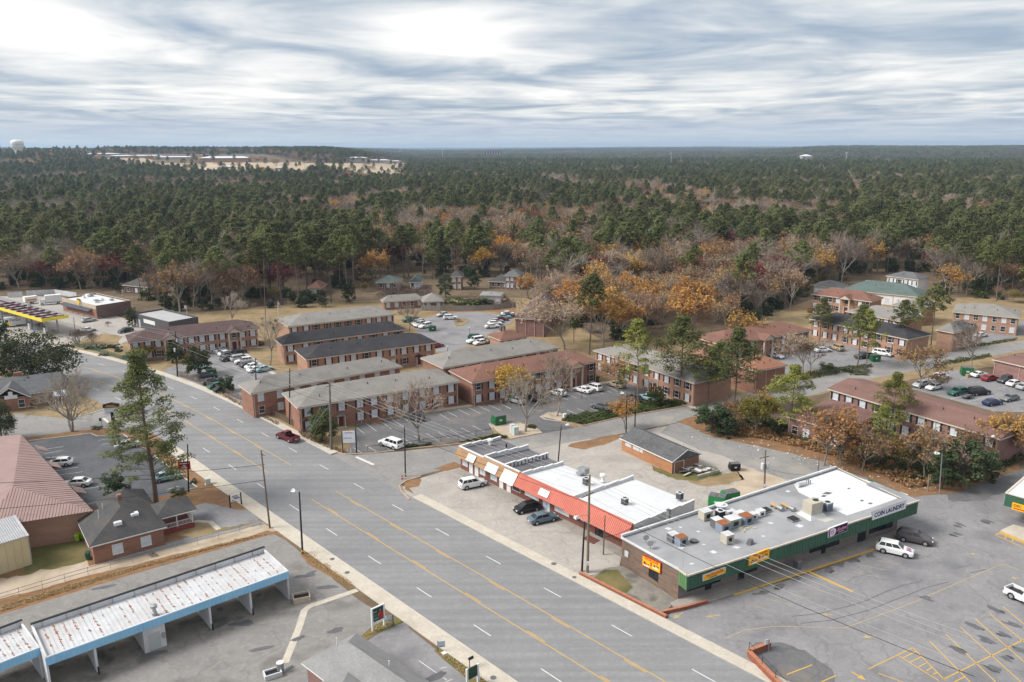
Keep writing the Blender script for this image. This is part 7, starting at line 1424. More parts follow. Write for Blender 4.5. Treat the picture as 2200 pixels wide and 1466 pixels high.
trough('brick planter box with pale rim at the end of the car wash',(648,1290),2.1,1.5,.75,.35,mat('tan_block',(.42,.32,.24),.9,(.52,.44,.36),2)); trough('white planter trough with dark inside at the bottom left edge',(586,1452),1.8,1.2,.55,.5,WHITE2)
p = P(603,1444); t = thing('metal_drum','grey metal drum beside the white planter trough','drum',p); mb = MB(); mb.tube(p,p + UP * 1.15,.38,.38,14); mb.build('drum_body',GALV,t); mb = MB(); mb.tube(p + UP * 1.15,p + UP * 1.2,.4,.4,14); mb.build('drum_lid',WHITE,t)
mb = MB(); a,b_ = P(590,1456),P(627,1434); mb.obox(a,b_ - a,Vector((.1,.14,0)),UP * .3); mb.build('white_kerb_wall',WHITE2,None,'structure')
p = P(864,1030); t = thing('fire_hydrant','white and red fire hydrant on the dirt corner','hydrant',p); mb = MB(); mb.lathe(p,[(.16,0),(.13,.1),(.13,.55),(.16,.6),(.08,.75)],8); mb.build('barrel',mat('red_hydrant',(.35,.05,.03),.5),t); mb = MB(); mb.tube(p + UP * .42 - RD * .22,p + UP * .42 + RD * .22,.07,.07,8); mb.build('nozzles',WHITE,t)
p = P(754,974); t = thing('marker_post','white marker post with orange top under the banner sign','marker post',p); mb = MB(); mb.tube(p,p + UP * 1.1,.06,.06,6); mb.build('post',WHITE,t); mb = MB(); mb.tube(p + UP * 1.1,p + UP * 1.7,.065,.065,6); mb.build('orange_top',mat('orange_plastic',(.65,.15,.03),.5),t)
for px,py,w in ((714,1203,.35),(746,1232,.35),(1190,1213,.4),(1234,1242,.3),(838,1287,.0),(1060,1458,.35)):
 if w: q = P(px,py); mb = MB(); mb.tube((q.x,q.y,.111),(q.x,q.y,.118),w,w,12); mb.build('manhole_cover',DGREY,None,'structure')
for s_ in (-79.5,-67.2,-60.5,-86.5): mb = MB(); f = Fr(R(s_,50.18),R(s_ + 1.6,50.18)); f.box(mb,0,f.L,-.035,-.002,.02,.12); mb.build('storm_drain',BLACKM,None,'structure')
t = thing('scrap_pile','pile of grey boards and torn sheets beside the orange garage','scrap',P(1505,1014)); rr = random.Random(21); base = P(1503,1014)
for i in range(26):
 c = base + Vector((rr.uniform(-2.0,2.2),rr.uniform(-1.1,1.3),0)); a = rr.uniform(0,6.3); l = rr.uniform(.8,2.4); w = rr.uniform(.15,.7); u = Vector((math.cos(a),math.sin(a),rr.uniform(-.25,.25))); v = Vector((-u.y,u.x,rr.uniform(-.2,.2))); mb = MB(); mb.obox(c + UP * rr.uniform(.25,.95),u * l,v * w,UP * .05); mb.build('board',(GRW,BEIGE,PATCH,DGREY,WHITE2)[rr.randrange(5)],t)
a,b_ = P(1497,1029),P(1545,1016); t = thing('concrete_beam','long grey concrete beam lying in front of the scrap pile','beam',a); mb = MB(); mb.obox(a,b_ - a,Vector((.22,.42,0)),UP * .55); mb.build('beam',M_KERB,t)
for i,(s_,t_) in enumerate(((-97,61),(-62,66.5),(-88,59.2))): pass
# ------------------------------------------------------------ person walking across the striped car park
def person(px,py,ang,label):
 b = P(px,py); me = bpy.data.meshes.new('body')
 J = [(0,0,.95,.125),(0,0,1.15,.125),(.02,0,1.38,.14),(.02,0,1.50,.06),(.03,0,1.60,.085),(.04,0,1.70,.095),(.03,0,1.78,.05),(.02,.19,1.42,.06),(-.08,.24,1.16,.048),(.06,.25,.95,.038),(.12,.25,.88,.03),(.02,-.19,1.42,.06),(.14,-.23,1.17,.048),(.30,-.22,1.02,.038),(.36,-.21,.97,.03),(0,.10,.86,.10),(.24,.10,.50,.072),(.30,.10,.10,.05),(.44,.10,.05,.035),(0,-.10,.86,.10),(-.10,-.10,.48,.072),(-.38,-.10,.16,.05),(-.28,-.10,.05,.035)]
 E_ = [(0,1),(1,2),(2,3),(3,4),(4,5),(5,6),(2,7),(7,8),(8,9),(9,10),(2,11),(11,12),(12,13),(13,14),(0,15),(15,16),(16,17),(17,18),(0,19),(19,20),(20,21),(21,22)]
 me.from_pydata([j[:3] for j in J],E_,[]); ob = bpy.data.objects.new('body',me); COL.objects.link(ob); md = ob.modifiers.new('s','SKIN'); 
 for i,j in enumerate(J): me.skin_vertices[0].data[i].radius = (j[3],j[3]); me.skin_vertices[0].data[i].use_root = (i == 0)
 ob.modifiers.new('d','SUBSURF').levels = 1; ob.modifiers['d'].render_levels = 1; bpy.context.view_layer.update()
 m2 = bpy.data.meshes.new_from_object(ob.evaluated_get(bpy.context.evaluated_depsgraph_get())); bpy.data.objects.remove(ob); m2.materials.clear(); m2.materials.append(mat('dark_clothes',(.018,.018,.022),.9)); m2.materials.append(mat('brown_skin',(.20,.11,.07),.6))
 for p_ in m2.polygons: p_.use_smooth = True; p_.material_index = 1 if (p_.center.z > 1.52 or (p_.center.z < 1.0 and p_.center.z > .84 and abs(p_.center.y) > .2)) else 0
 t = thing('person',label,'person',b,None,ang); inst('body',m2,t); hb = MB(); hb.lathe((.02,0,1.70),[(.105,0),(.108,.05),(.07,.11),(.02,.125)],10); inst('hair',hb.mesh('hair',BLACKM),t)
 fb = MB(); fb.obox((.125,-.012,1.665),(.03,0,0),(0,.024,0),(0,0,.04)); inst('nose',fb.mesh('nose',MATS['brown_skin']),t); return t
person(1108,862,2.6,'person in dark clothes walking across the striped car park')
# ------------------------------------------------------------ far buildings beyond the woods
FARW = mat('far_pale_wall',(.40,.36,.33),.8); FARB = mat('far_brick_wall',(.24,.17,.15),.9); FARR = mat('far_white_roof',(.62,.62,.64),.7); FARD = mat('far_dark_roof',(.14,.135,.15),.8); FARP = mat('far_plum_wall',(.24,.18,.19),.9)
def farb(px,py,wpx,hpx,dep,label,wall=FARB,roof=FARR,rise=.35,group='pale roofed buildings of the camp on the hill',cat='building',wins=0):
 c = PT(px,py); D_ = c.length; s = D_ / FOC; w = wpx * s; h = max(3.0,hpx * s); f = Fr(c + Vector((-w / 2,0,0)),c + Vector((w / 2,0,0))); t = thing('far_building',label,cat,c,group); mb = MB(); z0,z1 = c.z - 6,c.z + h; ring = [f.at(0,0),f.at(w,0),f.at(w,dep),f.at(0,dep)]; mb.hull([Vector((v.x,v.y,z0)) for v in ring],[Vector((v.x,v.y,z1)) for v in ring]); mb.build('wall',wall,t); mb = MB(); hip(mb,f,dep,z1,max(1.5,h * rise),1.0,.3,gable=False); mb.build('roof',roof,t)
 for i in range(wins): mb = MB(); x = w * (i + .3) / wins; f.box(mb,x,x + w / wins * .4,-.05,-.005,c.z + h * .15,c.z + h * .85); mb.build('window_band',GLASS,t)
 return t
LB = ['long white roofed barrack at the far left of the hill','white roofed barrack nearest the left edge','white roofed hall below the water tower','pale domed building right of the water tower','upper white roofed barrack in the stacked row','middle white roofed barrack in the stacked row','lower white roofed barrack in the stacked row','low white shed at the end of the stacked row','wide white roof half hidden by pines','front white roof just above the pine tops','white roofed range on the ridge','second white roofed range on the ridge','cluster of white gables on the skyline','broad brown walled building on the hill','small white shed on the dry slope','white shed among the dry fields','white roof beside the orange tree tops','cream block with white roof above the pines','right cream block with white roof above the pines','third cream block at the clearing edge','long dark grey roofed depot at the clearing front','long white roofed warehouse on the ridge','white roofed halls right of the warehouse','small white roofs at the right end of the camp','long plum walled building on the dry slope','white gabled house on the dry slope']
for (px,py,w,h,d),lb in zip([(38,346,52,4,22),(24,363,52,4,20),(98,344,60,6,30),(95,340,26,6,20),(162,349,78,6,18),(188,354,84,7,18),(195,362,92,8,20),(254,363,42,5,18),(310,373,48,4,20),(278,382,84,5,20),(208,336,78,4,18),(290,340,95,4,18),(372,344,78,5,20),(480,350,96,9,30),(485,362,30,3,15),(444,370,28,4,15),(490,384,70,6,20),(642,388,46,8,20),(707,385,46,8,20),(755,383,38,6,18),(722,396,132,8,40),(732,345,104,5,22),(812,350,45,5,20),(848,351,24,4,18),(562,380,104,9,25),(600,366,18,5,14)],LB): farb(px,py,w,h,d,lb,FARP if 'plum' in lb else FARB if 'brown' in lb else FARW,FARD if 'dark' in lb else FARR)
for px,py,w,h,lb in ((1368,353,50,4,'low brick block left of the far cell tower'),(1420,352,70,4,'long brick block beside the far cell tower'),(1510,350,90,4,'long brick block right of the far cell tower'),(1566,351,14,5,'small white box building beyond the woods'),(1787,360,66,6,'left long white store beyond the right woods'),(1850,361,60,6,'right long white store beyond the right woods'),(1892,362,26,4,'small pale store beyond the right woods'),(1733,355,20,17,'tall pale office block beyond the right woods'),(2075,357,20,4,'small white roof at the far right'),(1390,327,30,2,'white roof on the far ridge'),(1540,329,20,3,'white building on the far ridge right of centre')): farb(px,py,w,h,24,lb,FARW if 'brick' not in lb else FARB,FARR,.2,'far shops and offices beyond the woods')
farb(1060,341,38,18,26,'far grey office tower block on the centre skyline',mat('far_grey_concrete',(.30,.29,.30),.8),FARD,.08,None,'office block',7)
for i,(px,py,w) in enumerate(((975,345,22),(1005,346,20),(1035,346,24),(920,347,26),(945,346,18))): farb(px,py,w,3,18,'small white roof row left of the far office tower',FARW,FARR,.4,'small white roofs near the far office tower')
c = PT(42,345); s = c.length / FOC; t = thing('water_tower','white water tower on the hill at the far left','water tower',c); mb = MB(); mb.lathe(c - UP * 5,[(5.5 * s,0),(5 * s,14 * s),(6.5 * s,17 * s + 5),(9.5 * s,22 * s + 5)],18); mb.build('pedestal',WHITE,t); mb = MB(); mb.lathe(c,[(9.5 * s,22 * s),(10.6 * s,25 * s),(10.6 * s,31 * s),(9 * s,34 * s),(4 * s,36 * s)],20); mb.build('tank',WHITE,t); mb = MB(); mb.lathe(c,[(10.7 * s,26.6 * s),(10.7 * s,27.4 * s)],20); mb.build('band',GALV,t)
for px,py,hp,lb in ((3,330,34,'thin lattice mast left of the water tower'),(187,334,18,'thin mast on the left ridge'),(858,335,22,'left one of two thin masts on the skyline'),(862,335,20,'right one of two thin masts on the skyline'),(951,347,24,'pale mast beyond the woods left of the office tower'),(1441,366,36,'cell tower rising from the woods right of centre'),(1817,357,26,'cell tower beside the white stores'),(1331,345,10,'small water tank mast on the centre ridge')):
 c = PT(px,py); s = c.length / FOC; h = hp * s; t = thing('radio_mast',lb,'mast',c); mb = MB(); mb.tube(c - UP * 5,c + UP * h,.55 * s * .8,.3 * s,6); mb.build('mast_shaft',LAMP,t)
 if 'cell' in lb: mb = MB(); mb.tube(c + UP * h * .86,c + UP * h,2.6 * s,2.6 * s,8); mb.build('antenna_head',GALV,t)
# dry grass of the camp
DRYF = mat('dry_camp_grass',(.40,.30,.20),.95,(.50,.40,.28),.02,6,(.30,.24,.17),.008,.6)
def drape(name,x0,x1,y0,y1,nx=26,ny=8):
 mb = MB(); G = [[PT(x0 + (x1 - x0) * i / nx,y0 + (y1 - y0) * j / ny) + UP * .5 for i in range(nx + 1)] for j in range(ny + 1)]
 for j in range(ny):
  for i in range(nx): mb.quad(G[j][i],G[j][i + 1],G[j + 1][i + 1],G[j + 1][i])
 mb.build(name,DRYF,None,'structure')
drape('dry_field',-60,330,372,341); drape('dry_field',440,650,384,350); drape('dry_field',650,890,396,352); drape('dry_field',330,440,378,352)
# ------------------------------------------------------------ trees: templates
def leaf(name,c1,c2,rnd=.22,hue=.012):
 m = mat(name,c1,.75,c2,.55,3,None,rnd=rnd,hue=hue,coord='object',spec=.12)
 t = m.node_tree; b = t.nodes['Principled BSDF']; src = b.inputs['Base Color'].links[0].from_socket
 tr = t.nodes.new('ShaderNodeBsdfTranslucent'); mx = t.nodes.new('ShaderNodeMixShader'); mx.inputs[0].default_value = .22
 t.links.new(src,tr.inputs[0]); t.links.new(b.outputs[0],mx.inputs[1]); t.links.new(tr.outputs[0],mx.inputs[2]); t.links.new(mx.outputs[0],t.nodes['Material Output'].inputs[0])
 return m
LF = dict(pine=leaf('pine_needles',(.100,.118,.042),(.160,.172,.062),.32),pinefar=leaf('far_pine_needles',(.098,.112,.045),(.155,.162,.066),.36),pinelight=leaf('fresh_pine_needles',(.145,.170,.045),(.25,.255,.065)),ever=leaf('evergreen_leaves',(.045,.066,.034),(.08,.102,.046)),oak=leaf('live_oak_leaves',(.055,.072,.034),(.10,.115,.05)),rust=leaf('rust_leaves',(.26,.150,.078),(.37,.225,.115),.25,.008),orange=leaf('orange_leaves',(.40,.205,.060),(.50,.29,.095),.2,.01),yellow=leaf('yellow_leaves',(.48,.27,.05),(.56,.34,.09)),red=leaf('red_leaves',(.155,.052,.045),(.23,.09,.072)),tan=leaf('tan_leaves',(.33,.22,.13),(.42,.29,.18)),ivy=leaf('ivy_leaves',(.055,.075,.022),(.10,.12,.038)),straw=leaf('straw_blades',(.36,.25,.12),(.46,.34,.18)),mauve=leaf('mauve_twigs',(.13,.09,.085),(.19,.135,.12)),olive=leaf('olive_leaves',(.15,.145,.035),(.27,.20,.05)))
BARK = mat('pine_bark',(.13,.098,.078),.95,(.20,.155,.125),1.5,5,rnd=.2,coord='object'); BARKG = mat('grey_bark',(.20,.175,.15),.95,(.30,.265,.23),1.2,5,rnd=.2,coord='object'); TWIG = mat('grey_twigs',(.235,.19,.155),.95,(.32,.265,.22),.8,3,rnd=.22,hue=.015,coord='object'); BARKD = mat('dark_bark',(.085,.07,.058),.95,(.14,.115,.095),1.5,4,coord='object')
def cards(mb,C,Nn,S,asp,rs,m=0):
 n = len(C)
 if n == 0: return
 Nn = Nn / (np.linalg.norm(Nn,axis=1,keepdims=True) + 1e-6); r = rs.normal(size=(n,3)); A = np.cross(Nn,r); A /= (np.linalg.norm(A,axis=1,keepdims=True) + 1e-6); B = np.cross(Nn,A)
 A = A * (S[:,None] * .5); B = B * (S[:,None] * .5 * asp); k = len(mb.v)
 V = np.stack([C - A,C - B * 1.1,C + A,C + B * .9],1).reshape(-1,3)
 mb.v += [tuple(q) for q in V.tolist()]; mb.f += [(k + 4 * i,k + 4 * i + 1,k + 4 * i + 2,k + 4 * i + 3) for i in range(n)]; mb.m += [m] * n
def clump(mb,c,rad,flat,n,size,asp,rs,up=.75,m=0):
 d = rs.normal(size=(n,3)); d /= np.linalg.norm(d,axis=1,keepdims=True); r = rs.uniform(.25,1,(n,1)) ** .6
 d[:,2] = np.where(rs.uniform(size=n) < .35,d[:,2],np.abs(d[:,2]))
 C = np.array(c) + d * r * np.array([rad,rad,rad * flat]); Nn = d * .6 + rs.normal(size=(n,3)) * .45 + np.array([0,0,up])
 cards(mb,C,Nn,size * rs.uniform(.6,1.35,n),asp,rs,m)
def wob(p,a,rs): return Vector((p[0] + rs.uniform(-a,a),p[1] + rs.uniform(-a,a),p[2]))
def pine_t(seed,H=22,cf=.5,R=3.6,ncl=52,nc=34,size=.62,flat=.5,tr=.26,m='pine',gap=0.0,stubs=3,crad=1.0):
 rs = np.random.RandomState(seed); T,Cw = MB(),MB(); pts = [Vector((0,0,-.3))]
 lean = Vector((rs.uniform(-.05,.05),rs.uniform(-.05,.05),0))
 for i in range(1,7): z = H * .97 * i / 6; pts.append(Vector((lean.x * z + rs.uniform(-.15,.15),lean.y * z + rs.uniform(-.15,.15),z)))
 for i in range(6): T.tube(pts[i],pts[i + 1],tr * (1 - .14 * i),tr * (1 - .14 * (i + 1)),6)
 def at(z): f = max(0,min(5.999,z / (H * .97) * 6)); i = int(f); return pts[i].lerp(pts[i + 1],f - i)
 z0 = H * (1 - cf)
 for i in range(ncl):
  t = (i + rs.uniform(0,1)) / ncl; t = t ** .85; prof = (math.sin(min(1,(t * .95 + .18)) * PI) ** .7) * (1 - .25 * t); a = i * 2.4 + rs.uniform(-.5,.5)
  if gap and noise.noise((math.cos(a) * 1.3,math.sin(a) * 1.3,t * 4 + seed)) < -gap: continue
  rr = R * prof * rs.uniform(.35,1.05); z = z0 + t * H * cf; c = at(z) + Vector((math.cos(a) * rr,math.sin(a) * rr,rr * .12))
  T.tube(at(z - rr * .25),c,.055 * (1.4 - t),.02,3,0,False); rad = rs.uniform(.75,1.25) * crad
  clump(Cw,c,rad,flat,nc,size,.55,rs,.8)
 for i in range(stubs): z = rs.uniform(H * .35,z0); a = rs.uniform(0,6.3); l = rs.uniform(.8,2.2); T.tube(at(z),at(z) + Vector((math.cos(a) * l,math.sin(a) * l,.3)),.05,.015,3,0,False)
 return T,BARK,Cw,LF[m]
def bare_t(seed,H=14,spread=.62,levels=4,tr=.26,trunk=.28,leafm=None,nleaf=0,lsize=.35,twig=.035,fork=0,ntw=6,bark=None,k0=(5,4,4),miss=0,up=.25):
 rs = np.random.RandomState(seed); T,Cw = MB(),MB(); tips = []
 def grow(p,d,ln,r,lv):
  q = p
  for s in range(2):
   d = (d + Vector(rs.normal(size=3)) * .13 + Vector((0,0,.08))).normalized(); q2 = q + d * ln * .5
   if lv < 3: T.tube(q,q2,r * (1 - .25 * s),r * (.75 - .25 * s),5 if lv < 2 else 3,0,False)
   else:
    n = d.orthogonal().normalized(); Cw.quad(q - n * r * 1.0,q2 - n * r * .5,q2 + n * r * .5,q + n * r * 1.0,m=1)
   q = q2
  if lv >= levels - 1:
   for _ in range(ntw):
    b = p.lerp(q,rs.uniform(.1,1)); dd = (d * .8 + Vector(rs.normal(size=3)) * .6 + Vector((0,0,up))).normalized(); e = b + dd * ln * rs.uniform(.4,.9); n = dd.orthogonal().normalized() * twig
    Cw.quad(b - n,e - n * .3,e + n * .3,b + n,m=1); tips.append(e); tips.append(b.lerp(e,.6))
   return
  k = k0[min(lv,len(k0) - 1)]
  for i in range(k):
   a = 2 * PI * (i + rs.uniform(0,.8)) / k; o = d.orthogonal().normalized(); w = d.cross(o); dd = (d * rs.uniform(.55,1.0) + (o * math.cos(a) + w * math.sin(a)) * spread * rs.uniform(.8,1.35) + Vector((0,0,.12))).normalized()
   st = p.lerp(q,rs.uniform(.55,1.0) if lv else rs.uniform(.75,1.0)); grow(st,dd,ln * rs.uniform(.6,.82) if lv else H * rs.uniform(.26,.36),r * .55,lv + 1)
 if fork:
  for i in range(fork): a = i * 2 * PI / fork + .5; grow(Vector((0,0,-.2)),Vector((math.cos(a) * .45,math.sin(a) * .45,1)).normalized(),H * trunk,tr,0)
 else: grow(Vector((0,0,-.3)),Vector((rs.uniform(-.06,.06),rs.uniform(-.06,.06),1)),H * trunk,tr,0)
 if nleaf and leafm:
  idx = rs.randint(0,len(tips),nleaf); C = np.array([tuple(tips[i]) for i in idx]) + rs.normal(size=(nleaf,3)) * .35
  keep = np.array([noise.noise((c[0] * .35,c[1] * .35,c[2] * .35 + seed)) > -.28 for c in C]); C = C[keep]
  cards(Cw,C,rs.normal(size=(len(C),3)) + np.array([0,0,.7]),lsize * rs.uniform(.6,1.4,len(C)),.7,rs,0)
 for _ in range(miss): c = tips[rs.randint(len(tips))]; clump(Cw,tuple(c),.5,.9,40,.28,.6,rs,.3,2)
 return T,bark or BARKG,Cw,[LF[leafm] if leafm else TWIG,TWIG,LF['ivy']]
def broad_t(seed,H=9,R=4.5,ncl=70,nc=42,size=.5,m='ever',zlow=.18,tr=.25,crad=1.15,flat=.8,hole=.0):
 rs = np.random.RandomState(seed); T,Cw = MB(),MB(); top = Vector((rs.uniform(-.3,.3),rs.uniform(-.3,.3),H * .6)); T.tube((0,0,-.3),top,tr,tr * .4,6)
 for i in range(ncl):
  d = Vector(rs.normal(size=3)).normalized(); r = rs.uniform(.35,1) ** .55; z = H * (zlow + (1 - zlow) * (.5 + .5 * d.z * r)) - crad * .4
  ww = math.sin(min(1,max(.06,((z / H) - zlow) / (1 - zlow) * .82 + .18)) * PI) ** .6; l = math.hypot(d.x,d.y) + 1e-3; rr = R * ww * r * (.75 + .4 * rs.uniform())
  c = Vector((d.x / l * rr,d.y / l * rr,z)); T.tube(top.lerp(Vector((0,0,H * .25)),rs.uniform(0,.8)),c,.06,.02,3,0,False)
  clump(Cw,tuple(c),crad * rs.uniform(.7,1.2) * R / 4.5,flat,nc,size,.7,rs,.5)
 return T,BARKD,Cw,LF[m]
TPL = {}; TREEC = bpy.data.collections.new('woodland_templates')
def tpl(key,res,H):
 T,bm,Cw,lm = res; tm = T.mesh('trunk',bm); cm = Cw.mesh('crown',lm); lms = lm if isinstance(lm,list) else [lm]
 J = MB(); J.v = T.v + Cw.v; o = len(T.v); J.f = T.f + [tuple(i + o for i in f) for f in Cw.f]; J.m = [0] * len(T.f) + [1 + q for q in Cw.m]
 TPL[key] = (tm,cm,H,J,[bm] + lms)
for i_,(H_,cf_,R_,n_,fl_) in enumerate([(22,.46,5.0,46,.62),(24,.40,5.4,46,.6),(20,.52,4.6,46,.68),(23,.46,5.6,52,.55),(25,.36,4.8,40,.7),(18,.60,4.6,48,.7),(22,.42,6.0,52,.5)]): tpl('pine%d' % i_,pine_t(i_ + 1,H_,cf_,R_,n_,46,.78,fl_,.26,'pine',crad=1.55),H_)
tpl('light0',pine_t(7,20,.64,5.4,70,80,.5,.5,.2,'pinelight',.22,crad=1.5),20); tpl('light1',pine_t(8,20,.58,6.4,76,80,.5,.48,.24,'pinelight',.2,6,crad=1.55),20); tpl('light2',pine_t(9,19,.78,8.2,150,84,.5,.46,.28,'pinelight',.16,5,crad=1.6),19)
tpl('mid0',pine_t(17,20,.64,6.4,110,80,.5,.5,.26,'pine',.2,5,crad=1.6),20); tpl('mid1',pine_t(18,21,.58,6.2,100,80,.5,.5,.26,'pine',.2,6,crad=1.6),21)
for i in range(4): tpl('bare%d' % i,bare_t(20 + i,(14,16,13,15)[i],(.6,.5,.7,.55)[i],ntw=11,twig=.045),(14,16,13,15)[i])
for i in range(3): tpl('rust%d' % i,bare_t(30 + i,13,.6,leafm='rust',nleaf=(1100,1700,2200)[i],lsize=.55,ntw=8),13)
for i in range(2): tpl('orange%d' % i,bare_t(36 + i,12,.6,leafm='orange',nleaf=(2100,2700)[i],lsize=.5,ntw=8),12)
for i in range(2): tpl('tan%d' % i,bare_t(40 + i,15,.5,leafm='tan',nleaf=1100,lsize=.45,ntw=11,twig=.045),15)
tpl('yellow0',bare_t(44,13,.55,leafm='yellow',nleaf=2700,lsize=.5),13); tpl('red0',bare_t(46,11,.65,leafm='red',nleaf=2600,lsize=.55),11); tpl('olive0',bare_t(47,11,.6,leafm='olive',nleaf=2600,lsize=.48),11)
tpl('ever0',broad_t(50,9,4.2),9); tpl('ever1',broad_t(51,12,4.0,80,zlow=.12),12); tpl('ever2',broad_t(52,7,3.4,60,zlow=.05),7); tpl('cedar0',broad_t(53,10,2.6,70,40,.42,'oak',.03,crad=1.3),10)
tpl('bigpine',pine_t(60,25.5,.84,7.2,230,130,.36,.5,.42,'pine',.2,9,crad=1.35),25.5); tpl('oak',broad_t(61,11.5,8.2,170,60,.46,'oak',.12,.5,1.05,.75),11.5)
tpl('forked',bare_t(62,14,.62,5,.34,.24,fork=2,ntw=7,k0=(5,4,3,3),twig=.022,up=.05),14); tpl('bigbare',bare_t(63,17,.62,5,.36,.24,ntw=6,k0=(5,4,3,3),twig=.024,leafm='rust',nleaf=420,lsize=.26,miss=5),17)
tpl('slim',bare_t(64,16,.42,4,.24,.30,ntw=8,k0=(6,4,4),twig=.028,leafm='rust',nleaf=700,lsize=.32,miss=4),16)
tpl('crape',bare_t(65,5,.4,4,.07,.22,leafm='mauve',nleaf=900,lsize=.22,fork=5,ntw=5,k0=(3,3,3),twig=.02),5); tpl('mistle',bare_t(66,16,.42,4,.26,.3,ntw=7,k0=(6,4,4),twig=.028,leafm='rust',nleaf=240,lsize=.3,miss=9),16)
tpl('shrub0',broad_t(70,1.6,1.3,16,36,.26,'ever',.0,.06,1.5,.8),1.6); tpl('shrub1',broad_t(71,2.4,1.7,20,40,.28,'ivy',.0,.06,1.5,.8),2.4); tpl('shrub2',bare_t(72,2.6,.8,4,.05,.12,fork=6,ntw=5,k0=(3,3,3),twig=.02),2.6)
tpl('magnolia',broad_t(73,9,3.9,80,46,.5,'ivy',.08,.25,1.1,.8),9); tpl('straw',pine_t(74,.4,.9,.2,2,4,.2,m='straw'),.4)
